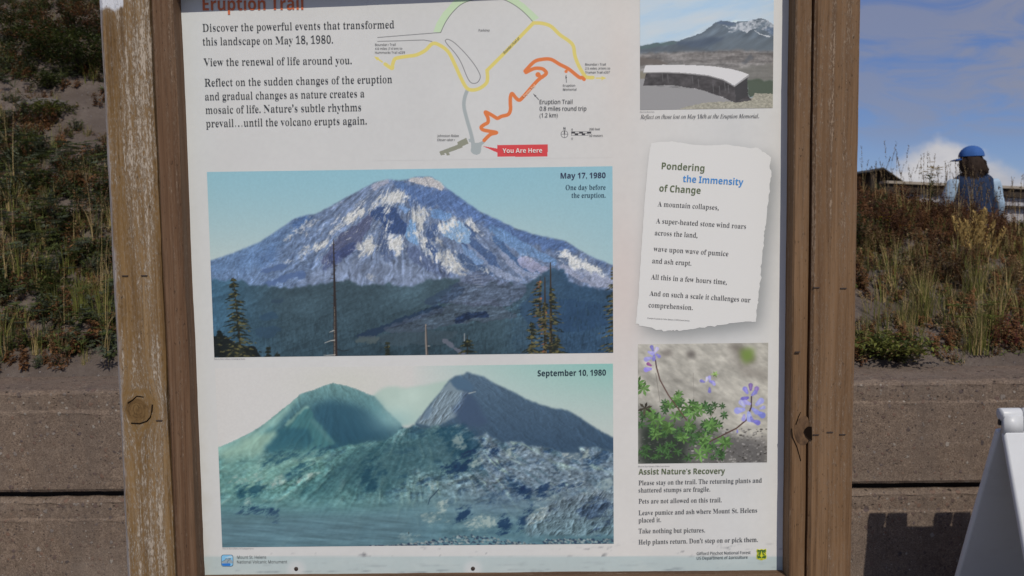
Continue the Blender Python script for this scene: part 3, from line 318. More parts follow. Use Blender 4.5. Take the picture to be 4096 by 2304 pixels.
(2,80,201,19,29,0,0,228,73,0,27,-2,21,-6,16,-10,12,-15,6,-17,3,-21,-2,-19,-7,-18,-6,-11,-10,-9,-11,-8,-15,-6,-17,-3,-21,-2,-21,0,0,-81,10,77,121,16,0,18,2,15,6,9,11,3,16,-5,18,-12,11,-22,4,-22,0),
(2,82,211,20,29,0,0,228,66,0,29,-1,23,-6,17,-9,13,-14,7,-17,3,-21,-2,-15,-4,-12,-7,-11,-9,-9,-10,-8,-11,-5,67,-100,-54,0,-54,88,-26,0,0,-88,11,77,127,16,0,20,2,14,6,8,10,3,14,-3,14,-8,9,-15,5,-20,2,-15,0),
(2,83,176,59,79,-3,-23,1,-21,5,-20,8,0,45,16,-7,18,-6,17,-5,17,-1,16,1,10,6,5,8,2,9,-3,12,-10,9,-14,8,-17,9,-9,3,-9,6,-9,5,-8,8,-8,9,-6,10,-4,12,-2,15,3,19,7,16,11,13,16,9,19,6,22,2,17,-1,17,-3,16,-6,18,-6,-16,-38,-15,6,-13,4,-13,2,-13,1,-12,-1,-9,-5,-5,-7,-2,-10,3,-11,8,-8,13,-8,19,-9,16,-8,14,-9,11,-10,8,-12,5,-13,2,-17,-3,-19,-7,-16,-12,-13,-17,-10,-21,-6),
(2,84,185,8,68,0,0,188,-62,0,0,40,173,0,0,-40,-62,0,0,-188),
(2,89,200,9,76,0,0,87,-76,141,52,0,48,-94,48,94,52,0,-76,-139,0,-89),
(2,97,193,41,68,-3,-15,1,-13,5,-11,8,-9,10,-5,14,-2,17,3,17,6,14,11,10,15,8,20,5,24,2,30,1,0,7,-2,12,-5,9,-9,4,-11,2,-13,-1,-12,-2,-12,-5,-13,-5,-15,33,14,6,17,5,17,3,19,1,21,-1,18,-5,15,-9,10,-12,6,-15,2,-20,0,-116,-33,0,-9,24,-2,0,-11,-12,-12,-9,-15,-5,14,85,32,15,2,11,7,8,11,3,15,0,14,-19,-1,-19,-2,-13,-6,-6,-9,-3,-11,2,-9,5,-7,7,-3),
(2,98,203,30,121,-3,-17,1,-13,6,-10,7,-8,8,-4,0,-8,-19,-36,0,0,243,48,0,0,-56,0,-10,-1,-10,-1,-15,2,0,8,10,11,9,13,5,17,2,18,-3,16,-7,14,-13,10,-18,6,-22,2,-27,-2,-28,-6,-22,-10,-18,-14,-13,-16,-8,20,108,36,13,3,10,10,5,11,3,13,1,15,-1,16,-3,13,-5,10,-11,10,-13,3,-16,-3,-10,-9,-6,-14,-2,-21,0,-5,1,-16,2,-12,4,-11,11,-10),
(2,99,164,41,96,-3,-24,2,-20,7,-16,13,-12,17,-7,22,-3,28,2,21,3,17,6,15,9,12,10,10,12,7,13,6,15,3,16,1,17,-1,15,-3,12,-3,11,-5,-15,-37,-10,4,-10,4,-10,2,-10,1,-20,-6,-13,-18,-4,-29,1,-16,4,-13,5,-10,11,-9,16,-3,14,0,13,4,11,4,11,7,0,-41,-11,-6,-12,-4,-13,-3),
(2,100,203,30,80,-3,-18,2,-16,8,-13,13,-10,17,-7,23,-2,27,2,28,7,22,10,18,14,13,16,7,19,3,17,-2,14,-5,11,-9,8,-10,1,0,-2,15,-1,10,0,10,0,56,48,0,0,-243,-37,0,-9,23,-2,0,-8,-10,-11,-9,-13,-5,20,97,35,17,3,11,9,6,14,2,21,0,5,-1,15,-2,14,-5,10,-11,10,-18,3,-14,-3,-10,-10,-5,-11,-3,-13,-1,-16,1,-15,3,-13,5,-10,11,-10),
(2,101,189,39,104,-3,-17,1,-15,3,-14,6,-13,7,-10,10,-9,12,-6,15,-4,16,-2,19,2,19,3,18,6,14,8,12,9,11,12,8,13,5,14,4,16,1,22,-2,20,-7,15,-12,12,-16,7,-19,2,-23,0,-23,-112,0,3,-18,9,-14,13,-9,18,-3,17,1,14,3,14,4,14,6,0,-37,-13,-5,-13,-4,-16,-3,9,64,107,67,0,-3,15,-6,12,-10,7,-15,3,-12,-2,-10,-7,-8,-11),
(2,102,124,29,33,0,0,139,-27,0,0,23,27,13,0,13,2,19,5,15,9,11,13,7,15,4,17,1,14,-1,12,-1,10,-3,8,-3,-12,-34,-12,3,-6,1,-8,0,-9,-2,-6,-4,-3,-7,-2,-8,0,-11,42,0,0,-36,-42,0,0,-139),
(2,103,203,44,90,-77,-18,1,-16,1,-16,4,-15,4,0,39,22,-8,23,-4,23,-2,21,5,12,13,4,22,0,3,1,11,0,11,-1,0,-10,-12,-12,-8,-13,-5,-15,-1,-19,2,-16,8,-13,14,-10,18,-6,22,-2,26,2,27,6,22,10,18,14,13,16,8,20,3,19,-3,17,-9,14,-14,1,0,4,23,41,0,0,-175,-3,-23,-7,-19,-12,-15,-17,-11,-22,-7,16,97,34,16,3,11,8,7,14,2,22,0,6,-1,17,-3,13,-5,10,-11,9,-16,3,-19,-6,-11,-17,-4,-30,4,-29,11,-17),
(2,104,210,30,25,0,0,243,48,0,0,-49,-1,-13,0,-12,-2,-17,3,0,10,12,11,8,14,4,16,2,17,-2,15,-5,13,-8,10,-13,5,-16,2,-20,0,-114,-47,0,0,102,-4,21,-9,13,-16,4,-18,-4,-11,-11,-5,-11,-2,-14,-1,-18,0,-82),
(2,105,98,16,49,196,-10,2,-8,4,-6,7,-2,11,2,11,6,7,8,4,10,1,10,-1,8,-4,6,-7,2,-11,-2,-11,-6,-7,-8,-4,4,25,0,0,175,48,0,0,-175),
(2,108,98,4,25,0,0,243,48,0,0,-243),
(2,109,314,47,25,0,0,175,36,0,7,-23,2,0,10,12,12,8,15,4,14,2,18,-2,15,-4,12,-8,8,-12,5,0,9,12,13,8,14,4,15,2,18,-2,15,-5,12,-8,9,-13,5,-16,1,-20,0,-114,-47,0,0,102,-3,21,-9,13,-15,4,-16,-3,-11,-11,-4,-10,-3,-13,-1,-15,0,-88,-47,0,0,102,-3,21,-9,13,-14,4,-17,-4,-11,-11,-4,-11,-2,-14,-1,-18,0,-82),
(2,110,210,28,25,0,0,175,36,0,7,-23,2,0,10,12,13,8,15,4,16,2,18,-2,15,-5,12,-8,10,-13,5,-16,2,-20,0,-114,-47,0,0,102,-2,17,-5,12,-9,7,-13,2,-18,-4,-11,-11,-5,-11,-2,-14,-1,-18,0,-82),
(2,111,198,30,99,-3,-16,1,-15,4,-13,5,-11,8,-10,11,-9,12,-6,15,-3,16,-2,19,3,27,8,22,12,18,17,13,21,7,25,3,15,-1,15,-4,13,-6,12,-8,10,-10,8,-12,6,-14,3,-17,2,-18,-3,-27,-8,-23,-12,-18,-17,-13,-21,-8,20,99,35,17,3,11,11,4,10,3,13,1,16,-1,16,-3,12,-4,11,-11,9,-17,4,-16,-4,-11,-9,-5,-11,-3,-12,-1,-16,1,-16,3,-13,5,-10,11,-11),
(2,112,203,29,25,-77,0,252,39,0,6,-23,3,0,8,10,11,8,13,6,17,2,18,-3,16,-7,14,-13,10,-18,6,-22,2,-27,-2,-28,-6,-22,-11,-18,-13,-13,-16,-8,-19,-2,-17,1,-13,6,-10,7,-8,8,-3,0,2,-13,1,-12,0,-71,18,108,36,14,3,10,10,4,11,3,13,1,15,-4,29,-11,17,-18,6,-16,-3,-10,-9,-6,-14,-2,-21,0,-5,1,-16,2,-12,4,-11,11,-10),
(2,114,145,23,25,0,0,175,36,0,7,-30,2,0,10,13,12,10,14,8,17,2,8,0,4,-1,4,0,-4,-45,-3,0,-3,1,-8,0,-12,-1,-11,-3,-11,-5,-7,-9,-6,-11,-1,-15,0,-89),
(2,115,159,60,72,-3,-17,0,-14,2,-13,3,-13,5,0,39,14,-5,16,-5,15,-3,14,-1,12,1,8,3,4,5,2,6,-1,4,-1,4,-4,4,-7,4,-10,5,-15,6,-15,7,-12,7,-9,8,-6,9,-4,11,-2,13,3,15,6,12,10,10,14,6,17,5,20,1,16,-1,15,-2,15,-4,15,-7,-14,-34,-13,5,-12,4,-11,3,-12,1,-16,-3,-5,-9,0,-4,3,-3,3,-4,7,-4,10,-4,13,-6,14,-6,12,-6,10,-8,7,-9,4,-11,2,-14,-2,-16,-6,-14,-11,-11,-14,-8,-19,-5),
(2,116,139,30,85,-3,-15,1,-13,4,-11,7,-9,11,-5,15,-2,20,0,84,-23,0,0,20,27,16,13,37,31,0,0,-37,49,0,0,-36,-49,0,0,-84,1,-9,5,-6,6,-4,9,-1,8,0,7,1,7,2,8,2,0,-35,-9,-3,-10,-3,-12,-2),
(2,117,210,28,86,-3,-18,1,-15,6,-12,8,-9,12,-6,16,-2,21,0,114,48,0,0,-102,1,-17,5,-12,9,-7,13,-2,18,4,12,11,4,11,3,15,1,16,0,83,47,0,0,-175,-36,0,-7,22,-2,0,-10,-11,-13,-8,-15,-5),
(2,118,182,14,67,0,-67,175,50,0,34,-100,2,-9,2,-9,2,-9,0,-9,2,0,2,18,5,18,33,100,50,0,-66,-175),
(2,121,182,33,35,-77,-7,1,-7,0,-10,2,0,38,9,-2,4,0,6,0,13,2,11,7,7,10,6,12,2,8,-69,174,52,0,33,-99,2,-7,2,-7,1,-8,1,-8,1,0,1,8,2,8,1,7,3,7,32,99,51,0,-74,-197,-8,-17,-9,-13,-12,-11,-13,-8,-15,-4),
(2,48,183,30,91,-3,-25,3,-20,11,-15,17,-11,24,-6,28,-2,34,0,24,3,21,4,19,6,16,9,13,10,11,14,8,15,4,18,2,25,-4,20,-10,16,-17,11,-23,6,-30,2,-34,-1,-23,-2,-21,-4,-19,-7,-16,-8,-13,-11,-11,-13,-8,-16,-5,20,91,36,16,5,9,14,4,16,3,19,0,24,0,24,-3,20,-4,15,-9,15,-16,5,-15,-5,-10,-15,-4,-15,-2,-20,0,-24,0,-24,2,-19,4,-15,10,-15),
(2,49,183,11,84,0,0,132,0,22,1,24,-7,-7,-10,-9,-26,-21,-23,29,73,58,40,0,0,-228),
(2,55,183,7,36,0,85,188,-112,0,0,40,163,0,0,-30,-86,-198),
(2,56,183,45,92,-3,-24,2,-20,5,-16,9,-12,12,-7,15,-2,18,1,15,5,12,7,11,9,9,11,8,11,6,-14,11,-12,13,-8,15,-3,19,3,16,7,14,12,11,16,7,17,5,19,1,18,-1,18,-5,15,-7,12,-11,7,-14,2,-17,-2,-18,-9,-15,-13,-12,-16,-10,11,-7,12,-8,10,-9,8,-11,5,-12,2,-15,-3,-17,-7,-16,-13,-12,-16,-10,-12,-4,-14,-2,16,92,141,10,6,9,6,6,9,2,11,-2,10,-6,7,-9,5,-11,1,-11,-1,-8,-5,-6,-7,-2,-10,2,-11,6,-8,9,-7,19,91,32,16,2,11,6,6,9,3,11,-2,8,-3,8,-6,6,-7,6,-8,4,-8,5,-4,3,-13,-8,-11,-9,-7,-10,-2,-12,2,-11,7,-10,11,-6),
(2,57,183,53,57,-3,-16,0,-8,1,-7,1,0,39,14,-2,7,-1,7,0,17,1,15,3,12,5,13,10,9,15,5,17,2,20,-2,0,-8,-10,-9,-9,-14,-6,-19,-2,-19,3,-15,6,-13,10,-10,15,-6,17,-2,22,2,23,8,19,11,16,16,12,19,7,22,2,15,-1,14,-4,13,-6,12,-8,10,-11,8,-13,6,-17,4,-19,2,-21,-1,-13,-1,-13,-1,-13,-4,-19,-6,-17,-9,-17,-11,-14,-10,-8,-11,-7,-12,-6,-15,-4,-16,-2,20,88,116,10,2,9,3,7,6,5,6,4,7,1,8,-1,11,-3,10,-5,9,-7,8,-8,5,-11,1,-13,-2,-10,-7,-7,-13,-2,-18,2,-14,6,-12,9,-7),
(2,44,70,13,19,-38,21,11,12,17,4,18,-3,17,-7,11,-12,3,-14,-5,-5,-13,4,-13,11,-5,0,-19,-11,-16),
(2,39,70,12,19,142,20,11,12,17,4,21,-5,21,-16,9,-14,-5,-5,-14,5,-13,12,-6,-2,-18,-11,-17),
(2,32,89),
(3,69,216,68,-16,0,2,6,1,0,13,2,9,4,6,8,5,15,40,148,2,10,1,7,-2,6,-4,5,-7,3,-11,1,1,6,170,0,-10,-48,-5,0,0,2,-1,13,-3,9,-5,7,-8,4,-13,2,-18,1,-27,0,-8,-1,-6,-1,-5,-2,-2,-4,-3,-6,-3,-8,-17,-65,27,0,21,2,14,5,9,10,6,14,6,0,-22,-78,-6,0,1,6,0,6,-1,9,-1,7,-4,4,-5,2,-8,2,-11,0,-29,0,-20,-73,-2,-10,-1,-4,0,-4,1,-5,4,-4,7,-1,11,-1,22,0,14,1,14,1,11,3,15,7,14,9,11,13,10,16,6,0,-23,-61),
(3,77,281,55,-17,0,2,6,9,1,8,2,5,3,5,5,4,7,3,11,42,148,2,10,1,7,-2,6,-4,5,-7,3,-12,1,2,6,60,0,23,-169,112,169,61,0,-2,-6,-2,0,-12,-2,-9,-4,-6,-8,-5,-14,-40,-149,-2,-10,0,-3,-1,-4,2,-6,4,-5,8,-2,11,-2,-2,-6,-88,0,2,5,9,2,7,2,6,3,4,7,5,8,3,12,40,148,-125,-187,-4,0,-25,187,-39,-138,-3,-15,-1,-11,1,-8,4,-5,8,-3,11,-1,-2,-6),
(3,82,215,46,-16,0,2,6,1,0,13,2,9,5,6,8,5,14,40,148,2,10,1,7,-2,7,-4,4,-7,3,-11,1,1,6,94,0,21,-1,17,-4,13,-7,9,-10,6,-11,2,-15,-7,-26,-22,-21,-35,-14,29,-71,8,-16,7,-10,7,-6,11,-3,1,0,-2,-6,-50,0,-44,109,-7,0,-14,0,-11,1,-19,-68,-2,-12,-1,-8,1,-8,4,-4,7,-3,11,-1,3,0,-2,-6,19,96,119,21,2,17,4,14,9,9,10,6,14,2,15,-5,21,-15,13,-25,4,-7,0,-6,-1,-4,-3,-3,-3,-3,-6,-3,-8,-19,-70,10,0,6,-1),
(3,97,163,38,24,-4,-12,2,-8,7,-5,11,-2,15,1,17,4,18,7,18,9,17,11,15,14,15,15,11,14,6,15,3,16,-4,8,-14,4,14,24,0,-29,-104,-3,-13,-1,-9,1,-3,4,-1,9,5,14,16,5,-4,-17,-21,-15,-13,-14,-4,-10,4,-3,11,1,9,4,15,6,21,-12,-18,-11,-15,-11,-12,-16,-11,23,39,16,8,2,8,5,9,8,8,11,9,12,7,13,7,14,5,15,3,14,1,13,-4,15,-12,4,-15,-3,-14,-12,-9,-12,-8,-15,-7,-16,-4,-14,-3,-12,-2,-12,-1,-11,4,-15),
(3,99,142,52,47,-4,-19,4,-16,11,-7,11,-4,14,-1,16,1,16,5,16,7,15,10,14,12,13,14,10,15,8,15,5,16,2,13,-2,11,-5,6,-8,2,-9,-1,-7,-3,-6,-5,-4,-7,-1,-10,3,-4,10,1,3,1,3,1,2,2,3,2,2,1,2,0,1,-3,3,-8,1,-17,-3,-15,-10,-10,-10,-8,-12,-7,-14,-5,-14,-3,-14,-1,-14,2,-16,6,-13,10,-8,12,-3,17,3,17,9,16,16,6,-5,-22,-21,-22,-13),
(3,101,137,39,42,-3,-18,3,-14,10,-7,10,-4,12,-1,15,2,16,4,16,8,16,10,15,12,14,14,11,15,9,15,5,15,2,13,-2,9,-4,6,-8,2,-10,-3,-13,-8,-13,-13,-11,-18,-9,-23,-8,-29,-5,-1,-6,0,-6,-1,-9,3,-19,10,-12,17,-4,15,3,16,9,17,15,5,-5,-10,-12,-11,-9,-11,-7,-17,-7,14,30,75,20,4,17,7,13,9,10,10,5,12,2,12,-3,10,-8,3,-10,-2,-11,-7,-10,-10,-10,-13,-8,-17),
(3,102,95,64,-23,-73,-8,1,-7,4,-4,6,-2,7,3,10,9,4,8,-3,3,-8,0,-2,-1,-3,-1,-2,0,-1,1,-3,2,-1,8,3,7,9,3,8,3,8,3,11,2,13,28,147,-31,0,3,10,30,0,4,17,6,21,8,17,10,14,12,10,13,6,14,2,11,-2,10,-4,5,-8,2,-9,-4,-11,-11,-3,-9,3,-3,9,1,3,0,3,1,2,1,2,-1,3,-2,1,-3,2,-3,0,-11,-4,-10,-14,-6,-22,-8,-38,37,0,-1,-10,-38,0,-13,-64,-5,-25,-6,-22,-5,-20,-5,-18,-6,-14,-5,-13,-12,-18,-13,-10),
(3,104,192,57,145,-3,-12,2,-9,6,-6,11,-2,13,0,8,1,10,2,12,3,13,7,33,2,9,2,9,1,6,0,6,-3,14,-12,5,-12,-3,-12,-8,-12,-13,-11,-17,-8,-16,-5,-15,-17,-82,-30,0,41,198,3,11,0,6,-5,11,-17,4,-3,0,3,13,59,0,-12,-59,-6,-26,-7,-27,3,0,19,24,19,15,22,4,18,-3,12,-12,4,-20,-1,-6,-1,-8,-4,-21,-8,-38,-2,-9,-1,-9,-1,-8,0,-8,2,-11,9,-4,10,2,10,5,6,-9,-13,-10,-14,-6),
(3,105,84,16,58,188,-6,1,-5,3,-4,6,-1,6,1,6,4,5,5,4,6,1,7,-1,5,-3,4,-6,1,-6,-1,-7,-4,-5,-5,-3,34,16,-4,-12,5,-4,13,0,5,2,6,3,16,21,74,2,6,0,3,0,2,-1,5,-3,4,-6,1,-10,1,2,5,21,3,8,2,7,1,9,2,4,1,2,-1,1,-3,0,-3,-1,-3,-31,-104,-2,-7,0,-5,1,-7,5,-3,12,6,16,19,5,-5,-18,-22,-17,-12),
(3,108,82,36,15,-4,-7,1,-4,4,-4,5,-1,6,1,6,1,8,5,21,41,149,1,6,0,4,-1,6,-3,4,-6,2,-10,1,0,5,22,3,8,1,6,1,10,2,4,1,3,-1,1,-2,-2,-7,-50,-182,-2,-10,-1,-6,1,-6,4,-2,11,6,15,17,5,-5,-9,-12,-9,-9,-8,-7,-12,-7),
(3,109,262,86,195,-4,-12,5,-4,14,1,10,3,12,19,67,2,10,1,7,-2,8,-7,2,-9,-2,-10,-6,-11,-10,-11,-13,-8,-10,-7,-12,-7,-13,-7,-15,-7,-16,-5,-16,-5,-18,-25,0,28,97,4,14,1,12,-2,6,-7,2,-6,-1,-8,-5,-10,-7,-10,-9,-10,-11,-10,-13,-7,-11,-6,-13,-5,-13,-6,-15,-11,-33,-25,0,30,101,4,15,1,5,0,4,-1,6,-4,3,-6,2,-10,1,1,6,21,2,15,3,9,2,5,1,2,-1,1,-3,0,-3,-1,-3,-18,-57,31,37,27,22,24,7,15,-4,5,-14,-1,-10,-3,-15,-5,-19,28,35,25,20,25,7,14,-4,5,-15,0,-5,-1,-5,-4,-15,-20,-75,-1,-3,-1,-4,2,-5,4,-2,6,1,5,5,4,3,3,4,8,11,4,-5,-15,-22,-16,-13),
(3,110,173,66,106,-4,-7,1,-5,3,-3,6,-1,7,2,10,4,18,7,26,7,26,4,18,2,10,-2,7,-7,3,-7,-1,-7,-5,-9,-6,-8,-8,-9,-10,-8,-11,-8,-11,-7,-11,-8,-18,-8,-22,-8,-28,-26,0,31,105,3,12,1,8,-1,5,-3,3,-5,2,-9,1,-3,0,1,5,23,4,9,1,7,2,9,2,5,1,1,-1,1,-2,-1,-1,-19,-63,16,21,15,16,15,13,13,9,12,5,10,2,15,-4,4,-14,0,-6,-1,-6,-2,-7,-1,-7,-19,-64,-3,-12,-1,-3,0,-4,1,-5,6,-2,10,7,14,20,6,-4,-16,-24,-16,-14),
(3,111,167,31,50,-4,-14,2,-13,5,-11,8,-8,10,-4,13,-2,15,2,18,7,18,6,12,7,11,9,10,10,9,11,8,11,7,17,6,18,3,15,-2,13,-5,11,-7,8,-11,5,-13,1,-15,-1,-16,-5,-16,-9,-16,-10,-15,-13,-13,-14,-11,-15,-8,-16,-5,23,54,5,13,3,12,7,12,12,10,14,8,16,7,17,4,18,1,16,-3,19,-9,12,-15,3,-16,-3,-15,-11,-10,-12,-8,-13,-8,-16,-6,-16,-3,-16,-1,-15,1,-15,6,-11,8,-6),
(3,112,162,53,-46,-71,2,6,13,1,8,4,5,7,4,12,40,153,2,7,0,3,0,3,0,6,-3,3,-6,1,-11,1,1,6,21,2,8,2,6,1,9,3,6,0,2,0,1,-2,0,-3,-1,-3,-8,-23,18,18,18,10,19,4,16,-3,12,-9,8,-14,3,-17,-1,-13,-3,-13,-5,-13,-6,-13,-7,-12,-9,-11,-10,-11,-10,-8,-12,-8,-17,-7,-19,-3,-14,2,-10,5,-10,-42,-2,-11,-1,-4,1,-5,5,-4,7,-2,12,-1,-1,-5,23,48,4,13,3,13,7,12,11,10,14,9,16,7,18,4,18,2,17,-2,12,-4,9,-7,5,-10,2,-16,-4,-14,-12,-9,-12,-7,-14,-5,-17,-12,-47,-2,-5,0,-4,0,-2,4,-11),
(3,114,107,34,-6,0,28,100,3,14,2,10,-1,6,-4,3,-6,1,-10,1,1,6,21,4,15,3,9,2,4,1,3,-1,0,-3,-16,-62,23,37,18,21,15,8,6,-1,4,-3,3,-6,1,-6,-1,-8,-4,-7,-6,-4,-7,-1,-5,1,-4,2,-3,4,-2,6,-25,-33,-20,-43,-16,-52),
(3,115,118,60,37,-4,-12,1,-10,3,-7,2,-5,1,-5,-1,-2,-4,-7,0,7,53,6,-1,3,-19,7,-14,9,-9,13,-3,10,2,8,5,6,9,2,12,-3,11,-7,13,-10,13,-10,13,-4,8,-4,7,-2,8,-1,7,3,15,8,12,13,8,16,3,11,-1,9,-2,7,-3,6,-1,6,2,2,4,5,0,-6,-48,-6,0,-5,22,-11,14,-15,4,-7,-1,-6,-4,-5,-6,-1,-7,3,-11,9,-14,10,-13,5,-6,4,-6,5,-8,3,-8,3,-8,0,-8,-1,-12,-5,-11,-7,-9,-10,-7,-11,-5),
(3,116,89,28,16,-4,-12,4,-4,12,1,5,0,4,1,4,1,4,28,106,-22,0,2,6,19,8,18,15,17,23,7,0,-12,-42,27,0,-3,-10,-27,0,-26,-98,-2,-9,-1,-7,2,-5,4,-1,10,5,15,18,5,-6,-17,-20,-16,-12),
(3,117,173,65,22,-4,-9,1,-6,5,-4,7,-1,9,0,6,2,9,2,10,3,12,15,54,1,4,1,5,1,4,0,4,-1,6,-4,3,-6,1,-10,1,1,6,21,3,15,2,9,2,5,1,3,-1,1,-2,-1,-3,0,-4,-26,-90,-4,-16,-2,-6,0,-3,3,-8,7,-3,10,3,11,8,13,12,12,17,9,13,7,14,8,15,7,16,5,17,4,17,25,0,-27,-103,-4,-13,-1,-9,2,-5,5,-2,11,6,15,19,5,-4,-16,-22,-16,-13,-17,-5,-12,4,-4,13,1,11,4,15,10,34,-16,-24,-15,-19,-14,-15,-13,-11,-12,-6),
(3,121,129,71,-21,-73,-7,1,-5,3,-3,4,-1,5,1,6,3,3,5,3,5,1,4,0,5,-2,4,-2,6,-1,8,5,12,14,22,30,-17,87,-4,19,-2,7,-1,6,-4,9,-5,7,-7,3,-10,2,1,5,8,1,7,2,6,1,5,2,9,2,6,1,5,-7,5,-21,8,-38,11,-58,23,39,8,13,5,10,4,7,2,6,2,5,0,4,-2,7,-5,6,-3,1,-2,3,-3,4,0,5,1,5,3,5,4,2,6,1,7,-1,5,-4,3,-6,2,-9,-3,-15,-6,-18,-11,-21,-7,-13,-8,-14,-10,-16,-11,-16,-7,-11,-7,-11,-8,-11,-11,-15,-11,-14,-12,-11,-10,-9,-9,-6),
(3,49,179,29,31,0,0,17,26,0,8,1,4,3,3,7,1,10,0,160,-11,-13,-10,-11,-10,-7,-10,-2,-7,1,-6,5,-4,8,-2,9,11,4,11,4,13,7,15,10,22,17,36,0,0,-192,1,-9,2,-7,5,-4,8,-1,26,0,0,-17),
(3,56,179,45,87,-3,-16,1,-15,3,-12,4,-16,10,-10,13,-6,14,-2,16,3,19,10,15,9,8,12,8,13,8,-12,7,-10,9,-8,9,-7,15,-3,17,2,15,5,14,9,12,14,9,13,5,14,3,17,1,21,-2,17,-5,13,-9,10,-12,5,-13,2,-15,-3,-18,-8,-13,-14,-11,-18,-10,17,-9,14,-10,10,-10,9,-16,3,-19,-2,-18,-7,-16,-12,-12,-16,-10,-21,-5,18,97,135,10,7,7,9,4,11,1,14,-1,9,-2,9,-4,8,-6,6,-8,4,-9,1,-11,-2,-9,-8,-5,-12,-2,-14,2,-14,7,-11,11,-9,17,89,15,15,3,11,8,7,13,3,16,-3,14,-8,12,-9,7,-12,7,-15,8,-10,-8,-8,-10,-5,-13,-2,-15,2,-17,8,-13,11,-9),
(3,46,70,8,35,36,-14,-6,-5,-14,5,-13,14,-6,13,6,6,13,-6,14),
(3,32,89),
)
GLYPH = {}
for _row in OUTLINES:
    _a = np.array(_row); _i = 3; _loops = []
    while _i < len(_a):
        _n = _a[_i]; _loops.append(np.cumsum(_a[_i+1:_i+1+2*_n].reshape(-1, 2), axis=0)/320.); _i += 1+2*_n
    GLYPH[('serif', 'sans', 'bold', 'italic')[_a[0]], chr(_a[1])] = (_a[2]/320., _loops)
def thin(p, d):
    """pull a closed outline in sideways by d: lightens stems, keeps hairlines and serifs"""
    q = np.roll(p, 1, 0); r = np.roll(p, -1, 0); t = r-q
    L = np.hypot(t[:, 0], t[:, 1])+1e-9
    out = p.copy(); out[:, 0] += t[:, 1]/L*d
    return out
# ---------------------------------------------------------------- printed pictures
# The sign carries four printed photographs.  Each is a fine grid of points in the
# panel's plane whose colours (a point colour attribute) are computed below.
_T = np.random.RandomState(7).rand(256, 256)

def vnoise(x, y, seed=0):
    x = x + seed*17.31; y = y + seed*9.77
    xi = np.floor(x).astype(int); yi = np.floor(y).astype(int)
    fx = x - xi; fy = y - yi
    fx = fx*fx*(3-2*fx); fy = fy*fy*(3-2*fy)
    g = lambda a, b: _T[(yi+b) & 255, (xi+a) & 255]
    return (g(0,0)*(1-fx)+g(1,0)*fx)*(1-fy) + (g(0,1)*(1-fx)+g(1,1)*fx)*fy

def fbm(x, y, sx, sy=None, ang=0, octv=4, seed=0, gain=.55):
    sy = sy or sx
    c, s = math.cos(math.radians(ang)), math.sin(math.radians(ang))
    u = (x*c + y*s)/sx; v = (-x*s + y*c)/sy
    a = 1; t = 0; n = 0
    for k in range(octv):
        t = t + a*(vnoise(u, v, seed+k*3.1)-.5)*2; n += a; a *= gain; u = u*2.03; v = v*2.03
    return t/n*1.6

def inpoly(X, Y, P):
    r = np.zeros(X.shape, bool); n = len(P)
    for i in range(n):
        x0, y0 = P[i]; x1, y1 = P[(i+1) % n]
        if y0 == y1: continue
        c = ((y0 > Y) != (y1 > Y)) & (X < (x1-x0)*(Y-y0)/(y1-y0)+x0)
        r ^= c
    return r

def blur(m, r):
    r = int(round(r))
    if r < 1: return m
    for ax in (0, 1):
        for _ in range(2):
            p = [(0, 0)]*m.ndim; p[ax] = (r+1, r)
            c = np.cumsum(np.pad(m, p, mode='edge'), axis=ax)
            n = m.shape[ax]
            m = (np.take(c, np.arange(2*r+1, 2*r+1+n), ax) - np.take(c, np.arange(0, n), ax))/(2*r+1)
    return m

def relief(h, lx=1., ly=.3, k=.42):
    # light raking across a height map, as in a photograph of broken ground
    gy, gx = np.gradient(h); v = gx*lx+gy*ly
    return np.clip(v/(v.std()+1e-9)*k, -1, 1)

def ridged(x, y, sx, sy=None, ang=0, octv=5, seed=0, gain=.55):
    sy = sy or sx; c, s = math.cos(math.radians(ang)), math.sin(math.radians(ang))
    u = (x*c + y*s)/sx; v = (-x*s + y*c)/sy; a = 1; t = 0; n = 0
    for k in range(octv):
        t = t + a*(1-np.abs(vnoise(u, v, seed+k*3.1)-.5)*2)**2; n += a; a *= gain; u = u*2.03+1.7; v = v*2.03+.9
    return t/n

def pts(s):
    v = [float(t) for t in s.replace(',', ' ').split()]
    return list(zip(v[0::2], v[1::2]))

